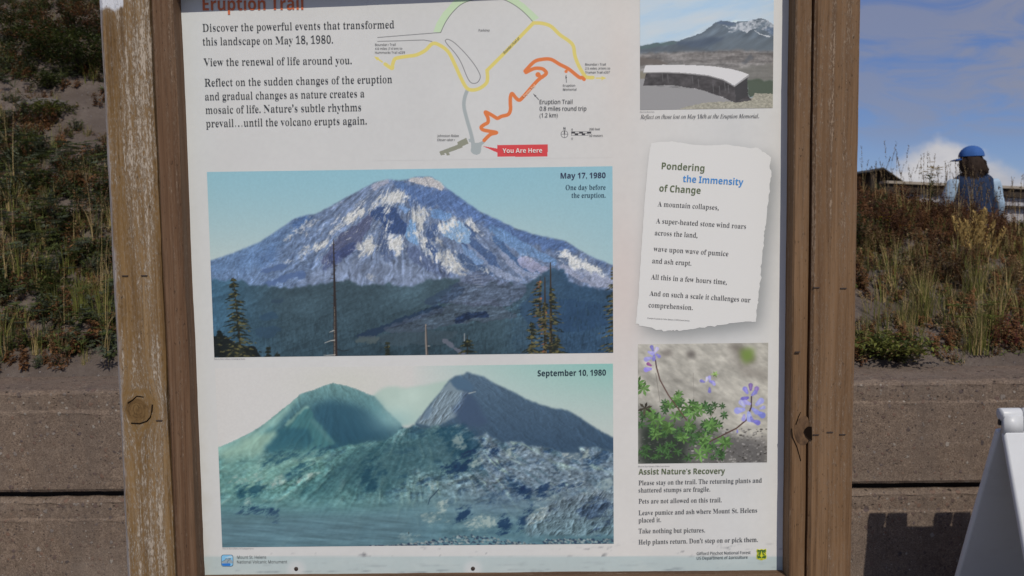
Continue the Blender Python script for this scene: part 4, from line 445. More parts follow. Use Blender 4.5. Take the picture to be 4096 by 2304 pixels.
class Canvas:
    def __init__(s, X, Y, col):
        s.X, s.Y = X, Y; s.C = np.zeros(X.shape+(3,)); s.C[:] = col
        s.step = abs(X[0, 1]-X[0, 0])
    def mix(s, a, col):
        a = np.clip(a, 0, 1)[..., None]
        col = np.asarray(col, float)
        s.C = s.C*(1-a) + col*a
    def mask(s, P, warp=0, wscale=None, soft=0, seed=0):
        P = pts(P) if isinstance(P, str) else P
        X, Y = s.X, s.Y
        if warp:
            w = wscale or warp*4
            X = X + fbm(X, Y, w, seed=seed+11)*warp; Y = Y + fbm(s.X, Y, w, seed=seed+23)*warp
        m = inpoly(X, Y, P).astype(float)
        return blur(m, soft/s.step) if soft else m
    def poly(s, P, col, warp=0, wscale=None, soft=0, a=1., seed=0, tex=None):
        m = s.mask(P, warp, wscale, soft, seed)*a
        if tex is not None: m = m*np.clip(tex, 0, 1)
        s.mix(m, col)
    def nat(s, P, col, soft=14, amp=.55, sharp=5, ns=24, a=1., seed=0, ang=0, sy=None, tex=None, nz=None):
        # a patch whose rim breaks up like rock, snow or scrub does
        m = blur(s.mask(P, 8, 40, 0, seed), soft/s.step)
        n = fbm(s.X, s.Y, ns, sy or ns, ang=ang, octv=5, seed=seed+.7, gain=.65) if nz is None else nz
        m = np.clip((m-.5+n*amp*.5)*sharp+.5, 0, 1)*np.clip(m*4, 0, 1)*a
        if tex is not None: m = m*np.clip(tex, 0, 1)
        s.mix(m, col)
    def stroke(s, P, w, col, w1=None, a=1., soft=1.):
        P = pts(P) if isinstance(P, str) else P
        w1 = w if w1 is None else w1; n = len(P)-1
        A = np.zeros(s.X.shape)
        for i in range(n):
            (x0, y0), (x1, y1) = P[i], P[i+1]
            pad = max(w, w1)+3*s.step
            bx = (s.X[0] > min(x0, x1)-pad-60) & (s.X[0] < max(x0, x1)+pad+60)
            by = (s.Y[:, 0] > min(y0, y1)-pad-40) & (s.Y[:, 0] < max(y0, y1)+pad+40)
            if not bx.any() or not by.any(): continue
            i0, i1 = np.where(by)[0][[0, -1]]; j0, j1 = np.where(bx)[0][[0, -1]]
            X = s.X[i0:i1+1, j0:j1+1]; Y = s.Y[i0:i1+1, j0:j1+1]
            dx, dy = x1-x0, y1-y0; L = dx*dx+dy*dy or 1e-9
            t = np.clip(((X-x0)*dx+(Y-y0)*dy)/L, 0, 1)
            d = np.hypot(X-x0-t*dx, Y-y0-t*dy)
            ww = (w + (w1-w)*(i+t)/n)/2
            m = np.clip((ww-d)/(s.step*soft)+.5, 0, 1)
            A[i0:i1+1, j0:j1+1] = np.maximum(A[i0:i1+1, j0:j1+1], m)
        s.mix(A*a, col)
    def shade(s, m, k):
        s.C = s.C*(1+(np.asarray(m)*k)[..., None])

def conifer(c, x, y0, y1, w, rnd, dark=(34, 40, 36), lit=(84, 82, 54), lean=0, dens=1.0, light=.3, right=True, left=True, rust=0):
    H = y1-y0
    c.stroke([(x+lean, y0), (x, y1)], 3, (46, 42, 38), max(6, w*.09))
    n = int(H/15*dens)
    for i in range(n):
        t = (i+rnd.rand())/n
        y = y0+H*t; L = w*(.12+.88*t**.8)*(.45+.6*rnd.rand())
        for sd in (-1, 1):
            if (sd == 1 and not right) or (sd == -1 and not left): continue
            if rnd.rand() < .2: continue
            l = L*(.6+.5*rnd.rand()); xx = x+lean*(1-t)
            k = rnd.randint(4, 8)
            for q in range(k):
                u = (q+.5)/k; bx = xx+sd*l*u; by = y+l*.22*u*u+rnd.randn()*3
                s = (13-6*u)*(.6+.6*rnd.rand())
                isl = rnd.rand() < light
                col = np.array(lit if isl else dark)*(.8+.4*rnd.rand())
                if rust and rnd.rand() < rust and sd < 0: col = np.array((140, 92, 66))*(.8+.4*rnd.rand())
                c.stroke([(bx-s*.8*sd, by), (bx+s*sd, by+s*.5)], s, col, s*.4, a=.9)

def paint_before(X, Y):
    c = Canvas(X, Y, (0, 0, 0)); rnd = np.random.RandomState(3)
    g = np.clip((Y-60)/560, 0, 1)[..., None]; e = np.clip(1-np.abs(X-1250)/1250, 0, 1)[..., None]
    top = np.array((136, 177, 190))+e*np.array((0, 2, 4)); bot = np.array((172, 188, 188))
    c.C = top*(1-g**1.4)+bot*g**1.4
    r = np.clip((X-1900)/640, 0, 1)[..., None]; c.C = c.C*(1-r*.5)+np.array((138, 180, 194))*r*.5
    c.shade(fbm(X, Y, 9, octv=2, seed=5), .012)
    M = '30,632 45,620 200,570 370,500 480,425 580,355 640,338 710,328 800,280 900,225 1010,165 1060,140 1150,115 1230,122 1265,118 1330,100 1420,100 1480,140 1540,190 1640,262 1720,315 1850,375 1930,415 2050,455 2180,482 2240,492 2330,550 2420,600 2560,652 2560,1230 30,1230'
    mt = c.mask(M, 2.5, 30, 3)
    sx, sy = 1290, 60
    th = np.arctan2(X-sx, Y-sy+120); rr = np.hypot(X-sx, (Y-sy)*1.3)
    wob = fbm(X, Y, 160, seed=2)*.05
    st = fbm((th+wob)*900, rr, 46, 520, octv=5, seed=4)
    st2 = fbm((th+wob*.5)*900, rr, 17, 150, octv=4, seed=9)
    fn = fbm(X, Y, 26, octv=4, seed=1)
    sky_only = c.C.copy()
    base = np.zeros(X.shape+(3,)); base[:] = (104, 120, 148)
    lf = np.clip((900-X)/900, 0, 1)[..., None]
    base = base*(1-lf*.55)+np.array((92, 126, 168))*lf*.55
    c.mix(mt, base)
    hm = ridged((th+wob)*900, rr, 60, 420, octv=6, seed=4)+.5*ridged(X+fbm(X, Y, 60, seed=3)*30, Y, 70, 60, octv=5, seed=6)
    c.shade(mt*blur(relief(hm, 1, .35), .7), .27); c.shade(mt*(st*.10+st2*.08+fn*.12), .8)
    P = lambda p, col, w=10, so=3, a=1, sd=0, tex=None: c.nat(p, col, 6+so*1.5, .75, max(1.2, 7-so*.4), 34, a, sd, tex=tex)
    # shaded flank right of the summit, and the smooth blue left flank
    P('1180,130 1260,150 1420,180 1500,175 1540,185 1720,315 1930,418 2240,495 2420,600 2540,650 2540,690 2330,570 2150,560 1900,480 1750,415 1640,370 1430,290 1300,290 1280,230 1210,190', (82, 108, 154), 10, 12, .85)
    c.shade(c.mask('1180,130 1500,160 1930,418 2240,495 2540,650 2540,690 2150,590 1640,370 1300,290', 0, None, 20)*(fbm((X+Y*1.6), X-Y, 22, 200, octv=4, seed=8)), .13)
    P('30,640 200,572 480,427 640,338 720,335 640,400 540,480 470,560 300,640 120,680 30,700', (96, 124, 162), 10, 14, .7)
    P('560,410 620,345 710,335 690,365 610,420 560,440', (76, 104, 148), 8, 6, .9)
    P('200,640 330,590 480,525 500,580 420,640 330,670 230,670', (86, 114, 156), 14, 16, .8)
    P('230,640 330,600 380,640 320,690 210,700', (112, 142, 182), 18, 16, .8)
    # warm sunlit summit
    P('1250,120 1330,100 1420,102 1480,142 1510,190 1470,185 1420,160 1340,140', (186, 184, 184), 7, 4, .9)
    P('1020,165 1110,125 1160,116 1170,140 1100,160 1060,190', (160, 164, 180), 9, 5, .8)
    P('1150,120 1240,125 1290,165 1240,170 1170,150', (84, 110, 152), 6, 4, .9)
    # purple and slate rock
    P('720,640 860,460 960,400 1050,330 1085,340 1010,450 985,520 900,590 820,640', (78, 84, 112), 16, 5, .8, 1)
    P('1040,325 1100,283 1190,292 1230,350 1285,425 1250,470 1190,460 1140,440 1120,380 1070,370', (56, 76, 116), 9, 3, .95, 2)
    P('830,560 950,480 975,530 900,600 850,640 760,690 740,650', (62, 74, 112), 14, 6, .8, 3)
    P('1080,360 1110,420 1090,520 1130,620 1200,640 1180,560 1150,470 1120,400', (76, 92, 124), 10, 4, .85, 4)
    P('1380,430 1440,375 1475,420 1430,470 1452,560 1470,640 1400,590 1385,500', (70, 90, 128), 12, 3, .9, 5)
    P('1590,395 1640,385 1700,480 1800,580 1850,680 1770,670 1680,600 1610,520', (72, 94, 132), 12, 3, .92, 6)
    P('1250,520 1330,540 1420,600 1520,680 1620,725 1480,715 1330,640 1260,590', (84, 98, 130), 12, 6, .8, 7)
    P('1560,560 1640,600 1740,660 1830,690 1760,720 1660,680 1600,640', (68, 88, 120), 10, 4, .85, 8)
    P('1760,440 1830,470 1900,560 2000,640 2100,690 2040,720 1940,650 1850,560', (70, 98, 138), 12, 4, .85, 9)
    P('1730,380 1870,440 2010,510 2170,600 2230,640 2150,640 2000,590 1900,545 1820,470', (104, 138, 180), 12, 6, .8, 10)
    P('1600,480 1700,560 1800,640 1900,700 2020,750 1900,740 1780,680 1680,600', (138, 150, 174), 12, 4, .75, 11)
    P('1830,530 1900,590 1960,660 2060,690 2150,730 2060,735 1940,690 1860,610', (140, 150, 174), 12, 4, .75, 12)
    P('1940,600 2010,590 2080,640 2150,660 2140,690 2040,680 1960,650', (150, 152, 178), 8, 4, .8, 13)
    P('2190,640 2290,645 2420,690 2560,740 2560,800 2490,790 2330,750 2250,700', (146, 154, 176), 10, 4, .9, 14)
    # ice in shade (blue), then sunlit snow
    B = (112, 148, 188)
    P('1255,470 1275,400 1300,340 1345,330 1330,400 1350,520 1300,505', B, 10, 3, .95, 15)
    P('1400,300 1470,300 1560,350 1500,370 1440,370', (104, 142, 190), 9, 5, .8, 16)
    P('1460,430 1500,370 1600,375 1660,430 1640,520 1570,500 1500,470', (128, 160, 194), 10, 3, .95, 17)
    P('1600,510 1680,560 1750,640 1690,640 1620,580', (112, 142, 182), 10, 4, .8, 18)
    P('1220,250 1290,300 1270,330 1210,290', (112, 146, 192), 9, 4, .8, 19)
    W = np.array((206, 208, 206)); k = .55+.75*(fbm(X, Y, 22, octv=4, seed=31)*.5+.5)+st2*.2
    snow = ['1040,285 1090,235 1120,205 1180,195 1250,190 1283,215 1270,250 1240,272 1215,258 1170,265 1120,275',
     '755,485 830,400 900,335 950,300 1045,288 1020,325 960,360 880,410 820,445', '685,540 755,490 805,500 740,548',
     '610,590 655,532 675,545 640,595', '490,510 600,430 680,352 722,345 680,395 620,440 540,492', '520,620 546,604 556,625 535,642',
     '980,520 1010,480 1070,474 1085,545 1060,560 1000,592 935,614 960,580', '1138,480 1190,470 1252,480 1240,540 1215,580 1190,602 1180,560',
     '1285,330 1340,300 1400,288 1432,300 1392,340 1372,400 1342,440 1362,480 1412,482 1405,542 1370,530 1330,470 1322,400',
     '1288,430 1318,424 1328,470 1300,482', '1432,482 1465,448 1492,480 1482,512 1440,514', '1450,430 1490,373 1580,364 1602,395 1560,410 1520,440 1480,452',
     '1558,420 1592,430 1607,480 1590,502 1570,460', '1620,373 1680,380 1722,450 1732,492 1700,480 1670,430',
     '1436,590 1470,550 1500,534 1570,560 1592,575 1520,577 1560,610 1622,660 1632,702 1590,690 1530,660 1480,642',
     '2192,553 2240,555 2320,600 2400,640 2492,690 2480,706 2380,680 2290,652 2220,622', '1040,470 1090,330 1102,335 1058,440',
     '1118,462 1158,340 1170,345 1150,420 1130,465', '1120,300 1160,290 1165,318 1135,322', '1360,505 1420,560 1470,620 1560,690 1540,690 1440,620 1370,545',
     '1750,455 1800,500 1830,530 1800,515', '760,560 840,500 880,485 820,540', '1990,560 2080,610 2060,612 1985,570',
     '1030,700 1060,680 1075,720 1040,745', '1700,680 1760,670 1780,690 1720,700']
    pn = fbm((th+wob)*900, rr, 20, 80, octv=5, seed=77, gain=.68)*.75+fbm(X, Y, 16, octv=4, seed=78)*.45
    for i, q in enumerate(snow):
        c.nat(q, (150, 166, 190), 24, 1.5, 2.4, 26, .6, 70+i, nz=pn)
        c.nat(q, W*(.95+.05*math.sin(i*3.)), 20, 1.35, 2.0, 26, .92, 40+i, tex=k+.2, nz=pn)
    sp_ = np.clip(fbm((th+wob)*900, rr, 26, 80, octv=5, seed=18, gain=.7)-.45, 0, .5)*2*c.mask('500,520 760,330 1000,200 1250,180 1500,330 1760,430 1900,640 1650,720 1200,640 900,640 640,640', 20, None, 40)
    c.mix(sp_*.8, (192, 196, 200)); c.mix(np.clip(fbm((th+wob)*900, rr, 30, 120, octv=5, seed=17, gain=.65)-.4, 0, .5)*1.0*mt, (70, 86, 116))
    c.shade(mt*fbm((th+wob)*900, rr, 8, 60, octv=3, seed=19), .10)
    c.shade(mt*np.clip(fbm(X, Y, 12, 5, ang=-35, octv=3, seed=20), -1, 1), .10)
    c.shade(mt*relief(ridged(X, Y, 34, 40, octv=5, seed=66), 1, .4), .06)
    # fan of ash below the bulge
    P('560,770 760,640 960,610 1180,600 1300,640 1500,720 1700,700 1640,740 1400,770 1200,780 900,780', (126, 138, 160), 22, 16, .45, 60)
    fan = c.mask('300,770 700,600 1000,560 1300,600 1700,700 1600,780', 20, None, 20)
    c.shade(fan*(fbm((th+wob*2)*900, rr, 26, 120, octv=4, seed=22)+.3*fn), .2)
    for q in ('330,690 480,640 560,630 500,670 380,700', '370,770 520,700 640,670 660,690 540,740 430,775', '600,700 680,680 660,720 600,730'):
        P(q, (80, 102, 142), 8, 4, .85, 61)
    ms = c.mask(M, 2.0, 24, 0)[..., None]; ms = blur(ms, .6); c.C = sky_only*(1-ms)+c.C*ms
    # forest
    fw = 0
    F = '20,745 150,722 260,742 330,772 430,778 620,782 720,772 830,750 950,748 1030,758 1130,772 1230,764 1330,764 1420,734 1500,724 1600,738 1700,775 1800,745 1900,745 2000,765 2060,735 2120,690 2200,655 2250,690 2255,722 2310,752 2400,776 2490,796 2560,790 2560,1240 20,1240'
    fm = c.mask(F, 22, 50, 6)
    fc = np.zeros(X.shape+(3,)); fc[:] = (66, 86, 97)
    d = np.clip((Y-760)/420, 0, 1)[..., None]; fc = fc*(1-d)+np.array((50, 69, 80))*d
    rb = np.clip((X-1850)/400, 0, 1)[..., None]; fc = fc*(1-rb)+np.array((50, 74, 98))*rb
    lb = np.clip((520-X)/520, 0, 1)[..., None]; fc = fc*(1-lb)+np.array((62, 98, 124))*lb
    c.mix(fm, fc)
    c.shade(fm*fbm(X, Y, 300, 130, ang=-20, octv=3, seed=71), .13)
    tr = fbm(X, Y, 9, 30, octv=3, seed=72)
    c.shade(fm*tr*np.clip((Y-800)/300, .12, 1), .10); c.shade(fm*relief(ridged(X, Y, 220, 110, ang=-18, octv=5, seed=74), .7, .5), .08)
    c.shade(fm*fbm(X, Y, 13, octv=2, seed=73), .07)
    for q, col, a in (('900,1100 1000,1060 1150,1000 1300,940 1480,885 1500,930 1350,975 1180,1030 1050,1090', (38, 54, 76), .85),
      ('1110,1035 1250,985 1500,900 1700,870 1800,850 1900,920 1960,970 1800,985 1640,1000 1500,1015 1350,1055 1150,1060', (74, 84, 100), .6),
      ('1430,870 1500,830 1600,735 1700,680 1760,690 1830,740 1920,760 2010,765 1960,860 1900,900 1700,890', (84, 94, 116), .7),
      ('1330,880 1480,810 1580,750 1640,790 1560,850 1440,900', (52, 68, 90), .7),
      ('1560,965 1700,930 1792,928 1770,962 1640,982 1560,1012', (34, 48, 74), .9),
      ('1000,1100 1200,1060 1500,1040 1600,1060 1500,1130 1200,1140', (66, 80, 90), .5),
      ('1460,1100 1520,1095 1560,1140 1640,1190 1600,1195 1540,1150', (100, 104, 118), .8),
      ('330,960 470,930 500,960 400,990', (50, 74, 96), .7), ('350,1040 470,1010 530,1040 430,1090 350,1090', (50, 72, 92), .7),
      ('430,860 520,850 520,868 440,872', (52, 70, 86), .9), ('930,1120 1000,1080 1110,1080 1080,1130', (88, 98, 98), .6),
      ('1940,900 2060,800 2200,850 2500,880 2540,1000 2300,1060 2050,1040', (42, 66, 96), .5)):
        P(q, col, 16, 5, a, 80)
    db = c.mask('1110,1060 1450,870 1600,735 1720,680 2010,765 1960,970 1500,1015', 16, None, 14)
    c.shade(db*fbm(X, Y, 60, 14, ang=-8, octv=4, seed=84), .20); c.shade(db*relief(ridged(X, Y, 70, 40, ang=-12, octv=5, seed=86), .6, .8), .16)
    c.shade(db*fbm(X, Y, 14, octv=3, seed=85), .14)
    for i in range(5): c.stroke([(1660+i*9, 715+i*16), (1730+i*3, 708+i*17)], 4, (150, 156, 172), 2, .6)
    # foreground trees and snags
    for i in range(260):
        x = rnd.uniform(1900, 2540); y = rnd.uniform(850, 1190)
        c.stroke([(x, y-rnd.uniform(14, 30)), (x, y)], 2, np.array((44, 66, 84))*rnd.uniform(.75, 1.3), 8, .6)
    P('80,1210 85,1085 150,1075 200,1110 250,1130 330,1140 370,1200 370,1215', (26, 30, 30), 14, 2, .95, 91)
    conifer(c, 120, 1040, 1215, 55, rnd, light=.1, dark=(26, 32, 32))
    conifer(c, 255, 720, 1215, 150, rnd, lean=-50, light=.3, dens=1.2)
    conifer(c, 210, 1120, 1215, 130, rnd, light=.35)
    c.stroke('818,488 824,700 828,900 832,1210', 4, (48, 42, 42), 24)
    c.stroke('826,900 826,1210', 3, (132, 124, 112), 6, .8)
    for y in range(520, 1180, 26):
        s = rnd.choice([-1, 1]); c.stroke([(826, y), (826+s*rnd.uniform(8, 26), y-4)], 4, (50, 46, 44), 2)
    for q in ('825,1105 800,1108 765,1122', '828,1195 780,1198 760,1197', '822,1045 795,1056'): c.stroke(q, 6, (168, 166, 162), 3)
    c.stroke('838,1160 880,1172 915,1165', 5, (36, 40, 44), 3)
    conifer(c, 1150, 1120, 1205, 18, rnd, light=.2)
    c.stroke('1385,1010 1386,1100 1392,1200', 8, (130, 122, 116), 15); c.stroke('1392,1140 1410,1140', 5, (170, 166, 160), 3)
    c.stroke('1388,1020 1396,1200', 3, (60, 56, 56), 6)
    conifer(c, 1640, 1075, 1200, 92, rnd, light=.3)
    c.stroke('1622,1065 1622,1110', 4, (160, 160, 160), 4)
    conifer(c, 420, 1150, 1210, 26, rnd, light=.1); conifer(c, 475, 1175, 1210, 14, rnd, light=.1)
    for x, y in ((2115, 720), (2150, 630)): c.stroke([(x, y), (x+2, 1192)], 6, (58, 50, 44), 20); c.stroke([(x+4, y+200), (x+6, 1192)], 3, (150, 124, 96), 8, .8)
    conifer(c, 2085, 715, 960, 96, rnd, light=.3, lit=(86, 82, 56), rust=.12, right=False, dens=1.3)
    conifer(c, 2115, 880, 1195, 120, rnd, light=.42, lit=(90, 84, 56), rust=.10, dens=1.2)
    conifer(c, 2155, 780, 1195, 124, rnd, light=.38, lit=(88, 84, 54), left=False, dens=1.2)
    conifer(c, 2035, 1000, 1195, 90, rnd, light=.45, lit=(96, 92, 60)); conifer(c, 2190, 1080, 1195, 100, rnd, light=.4, lit=(82, 80, 52))
    conifer(c, 2545, 640, 1195, 125, rnd, light=.5, lit=(94, 90, 60), right=False, dens=1.1)
    return c.C

def paint_after(X, Y):
    c = Canvas(X, Y, (194, 194, 193)); rnd = np.random.RandomState(5)
    r = np.clip((X-1300)/1200, 0, 1); t = np.clip((Y-60)/420, 0, 1)
    c.mix(r**.7*np.clip(1-t*.75, 0, 1)*.95, (128, 178, 172)); c.mix(np.clip((X-1900)/500, 0, 1)*t*.5, (172, 184, 180))
    c.mix(np.exp(-((X-900)/330)**2-((Y-170)/110)**2)*.35, (186, 190, 176))
    c.shade(fbm(X, Y, 9, octv=2, seed=5), .01)
    P = lambda p, col, w=10, so=3, a=1, sd=0, tex=None: c.poly(p, col, w, None, so, a, sd, tex)
    P('1060,255 1110,207 1170,192 1260,206 1380,186 1540,152 1520,300 1340,420 1240,440 1000,420', (160, 182, 174), 4, 8, .95)
    LP = '90,575 200,528 300,480 390,425 480,350 560,290 620,235 720,205 760,185 820,170 860,178 960,205 1020,235 1070,250 1130,320 1230,420 1260,470 1100,560 830,600 500,660 90,720'
    lm = c.mask(LP, 3, 30, 3)
    col = np.zeros(X.shape+(3,)); col[:] = (84, 122, 128)
    k = np.clip((Y-180)/330, 0, 1)[..., None]; col = np.array((104, 142, 144))*(1-k)+np.array((44, 82, 98))*k
    le = np.clip((520-X)/400, 0, 1)[..., None]; col = col*(1-le)+np.array((112, 158, 154))*le
    sky2 = c.C.copy(); c.mix(lm, col)
    c.shade(lm*relief(ridged(X-Y*.7+fbm(X, Y, 90, seed=7)*30, Y, 70, 260, octv=5, seed=3), 1, .2), .10); c.shade(lm*fbm(X, Y, 16, octv=3, seed=4), .06)
    P('90,590 300,482 480,352 600,262 640,240 560,330 470,430 300,530 90,660', (146, 184, 174), 12, 14, .75)
    P('110,640 300,545 470,430 520,400 400,520 250,640 110,720', (92, 142, 146), 10, 12, .7)
    P('470,560 540,450 650,325 672,330 700,400 820,545 640,585', (54, 96, 106), 6, 5, .75, 44); P('680,330 800,270 1000,330 1150,420 1240,440 1200,490 1080,530 860,545 780,470 700,380', (44, 80, 100), 16, 22, .8, 2)
    P('1000,250 1080,270 1160,360 1230,410 1150,430 1040,360', (90, 138, 146), 16, 22, .6, 3)
    P('410,545 520,440 640,330 680,320 700,380 830,545 640,600 450,600', (66, 112, 118), 8, 6, .9, 4)
    P('400,560 480,470 560,440 660,460 700,520 640,590 440,610', (46, 88, 104), 12, 10, .8, 5)
    P('505,440 600,350 660,305 670,314 612,362 540,430', (128, 166, 158), 8, 5, .8, 6)
    P('670,400 690,385 830,540 815,545 725,460', (84, 124, 128), 8, 8, .7, 7)
    P('150,600 330,500 470,450 480,480 400,560 380,620 250,660 110,700', (146, 178, 162), 16, 14, .85, 8)
    gl = np.exp(-((X-1290)/170)**2-((Y-300)/170)**2)*(.75+.4*fbm(X, Y, 120, 90, octv=4, seed=81)); c.mix(np.clip(gl, 0, 1)*.95, (180, 200, 192))
    c.mix(np.exp(-((X-1180)/150)**2-((Y-400)/70)**2)*.35, (120, 168, 176))
    far = np.clip(c.mask('1060,255 1110,207 1170,192 1260,206 1380,186 1540,152 1520,300 1340,420 1240,440 1000,420', 4, None, 8)+0, 0, 1)
    ms = np.clip(c.mask(LP, 2.5, 24, 2)+far+(Y > 560), 0, 1)[..., None]; c.C = sky2*(1-ms)+c.C*ms
    t3 = np.arctan2(X-830, Y-60); r3 = np.hypot(X-830, Y-60); rb = ridged(t3*420, r3+fbm(X, Y, 90, seed=61)*60, 50, 280, octv=6, seed=62)
    lm = lm*(Y < 640); c.shade(blur(lm*relief(rb+.3*ridged(X, Y, 60, 50, octv=4, seed=63), 1, .4), .8)*np.clip((1000-X)/300, .15, 1)*np.clip((Y-190)/160, .2, 1), .10); c.mix(lm*np.clip(rb-.64, 0, .3)*.9*np.clip((700-X)/300, 0, 1), (140, 178, 168))
    # steep right-hand peak
    RP = '1320,420 1420,292 1480,222 1530,150 1570,126 1620,120 1640,102 1670,115 1740,130 1800,170 1900,215 2000,270 2080,300 2160,325 2260,340 2350,395 2430,450 2570,525 2570,640 2300,600 1900,620 1500,560 1320,450'
    rm = c.mask(RP, 2.5, 30, 3)
    col = np.zeros(X.shape+(3,)); k = np.clip((Y-110)/450, 0, 1)[..., None]; col = np.array((80, 102, 122))*(1-k)+np.array((56, 78, 100))*k
    c.mix(rm, col); c.shade(rm*relief(ridged(X*.75-Y+fbm(X, Y, 90, seed=7)*25, Y+X*.5, 80, 360, octv=5, seed=12), 1, .2), .09); c.shade(rm*fbm(X, Y, 12, octv=3, seed=13), .05)
    P('1325,418 1420,295 1480,225 1530,158 1575,205 1645,228 1610,320 1570,380 1530,400 1440,440', (118, 136, 148), 7, 4, .95, 14)
    P('1540,160 1570,205 1660,230 1680,200 1640,150 1580,130', (74, 100, 124), 5, 4, .9, 15)
    P('1560,330 1620,220 1680,260 1760,420 1700,450 1600,420', (62, 80, 106), 14, 14, .8, 16)
    c.shade(c.mask('1325,418 1480,225 1645,228 1610,320 1440,440', 8, None, 4)*relief(ridged(X+Y*.7, Y-X*.7, 50, 120, octv=5, seed=17), 1, .3), .3)
    P('1360,400 1400,320 1440,330 1400,390', (100, 122, 142), 8, 4, .8, 18)
    c.stroke('1650,235 1690,225', 8, (150, 160, 164), 4, .9)
    # ash fields in front
    G = '90,640 250,640 420,610 620,590 830,570 1000,540 1150,515 1230,455 1310,430 1400,450 1440,430 1500,440 1600,420 1700,500 1760,480 1850,540 1990,530 2010,560 2100,560 2200,590 2270,640 2340,640 2320,560 2400,560 2570,600 2570,1230 90,1230'
    gm = c.mask(G, 8, 40, 3); gl_ = np.clip((900-X)/300, 0, 1); gm = gm*(1-gl_)+c.mask(G, 26, 90, 46)*gl_
    col = np.zeros(X.shape+(3,)); col[:] = (102, 138, 136)
    k = np.clip((X-900)/900, 0, 1)[..., None]; col = col*(1-k)+np.array((112, 127, 139))*k
    k = np.clip((Y-820)/250, 0, 1)[..., None]; col = col*(1-k)+np.array((98, 126, 136))*k
    c.mix(gm, col)
    wl = np.clip((1500-X)/700, 0, 1); up = np.clip((960-Y)/160, .18, 1)
    wx, wy = fbm(X, Y, 170, octv=3, seed=51)*34, fbm(X, Y, 170, octv=3, seed=52)*26
    t2 = np.arctan2(X+wx*.6-1330, Y+wy*.6-240); r2 = np.hypot(X-1330, Y-240)
    rib = ridged(t2*560, r2+wx, 46, 330, octv=6, seed=21); rib2 = ridged(t2*560, r2, 17, 110, octv=4, seed=27)
    L = relief(rib+.35*rib2, 1, .5); hmm = ridged(X+wx, Y+wy, 100, 60, ang=-20, octv=6, seed=22); R = relief(hmm, 1, .7)
    fadein = np.clip((Y-560+fbm(X, Y, 120, seed=91)*60)/150, .25, 1)*wl+(1-wl); L, R = blur(L, .7), blur(R, .9)
    c.shade(gm*up*fadein*np.clip(L*(.45+.55*wl)+R*(.2+.45*(1-wl)), -1, .85), .36)
    c.mix(gm*up*np.clip(.42-rib, 0, .3)*2.6*(.5+.5*wl), (52, 86, 98)); c.mix(gm*up*np.clip(rib-.62, 0, .3)*2.6, (160, 184, 174))
    c.mix(gm*up*np.clip(.40-hmm, 0, .3)*2.4*(1-wl*.6), (50, 72, 98)); c.mix(gm*up*np.clip(hmm-.66, 0, .3)*2.2*(1-wl*.5), (162, 176, 178))
    c.shade(gm*fbm(X, Y, 18, 12, octv=4, seed=23)*up, .2)
    c.shade(gm*fbm(X, Y, 150, 26, octv=4, seed=24), .08)
    P('560,860 800,700 1000,560 1180,520 1280,470 1500,440 1640,500 1700,640 1640,700 1500,760 1330,690 1250,790 1100,860 900,850 740,890', (70, 104, 112), 24, 24, .5, 25)
    P('120,700 300,640 640,600 800,590 700,660 560,760 300,830 120,850', (130, 164, 156), 22, 20, .5, 26)
    D = (34, 66, 88)
    dark = ['620,610 660,585 800,560 850,575 760,600 640,625', '380,660 480,610 600,585 640,620 520,640 420,690 340,700', '500,760 580,690 640,650 720,640 640,720 560,760',
     '200,830 380,790 420,830 300,860 200,870', '1040,620 1070,600 1085,660 1040,700', '1060,690 1180,690 1170,720 1080,720', '1200,690 1260,740 1240,790 1210,750',
     '1000,640 1060,700 1080,840 1030,850 990,740', '1430,460 1500,440 1640,430 1700,500 1730,580 1640,600 1560,610 1500,540', '1480,690 1560,650 1650,670 1640,720 1560,740 1480,730',
     '1560,600 1720,580 1660,660 1600,640', '1780,560 1870,600 1820,610 1740,590', '2060,850 2110,760 2150,800 2130,870 2040,875', '1910,840 1960,800 2060,830 2040,870 1930,870',
     '1760,900 1800,890 1805,915 1760,920', '1540,1040 1580,970 1660,940 1660,990 1580,1030', '1840,1000 1900,990 1900,1100 1830,1100', '1930,1060 1990,960 2090,910 2010,1000 2000,1060 1940,1080',
     '2010,1060 2190,920 2205,900 2210,930 2120,1020', '2280,960 2400,900 2480,870 2530,900 2500,960 2420,1000 2330,1000', '2390,1100 2430,1040 2460,1060 2450,1105', '2440,1080 2490,1000 2540,930 2540,960 2480,1060',
     '1800,680 1840,740 1790,720', '1900,640 1920,650 1900,680 1880,660', '2130,830 2260,790 2330,760 2280,800 2160,860', '2250,820 2460,750 2330,820 2260,850',
     '200,960 330,920 480,940 480,965 250,965', '400,980 490,960 490,1015 440,1015', '720,1040 790,1025 760,1045 730,1050', '900,1145 990,1145 960,1152 910,1152', '1120,1120 1230,1122 1210,1132 1130,1130',
     '2200,600 2290,590 2345,590 2330,640 2270,635']
    for i, q in enumerate(dark): c.nat(q, D if i < 9 else ((62, 84, 104) if i == 31 else (36, 56, 86)), 24, 1.2, (1.6 if i < 9 else 2.2), 44, (.55 if i < 9 else .68), 100+i, -25, 18)
    W = (168, 180, 174)
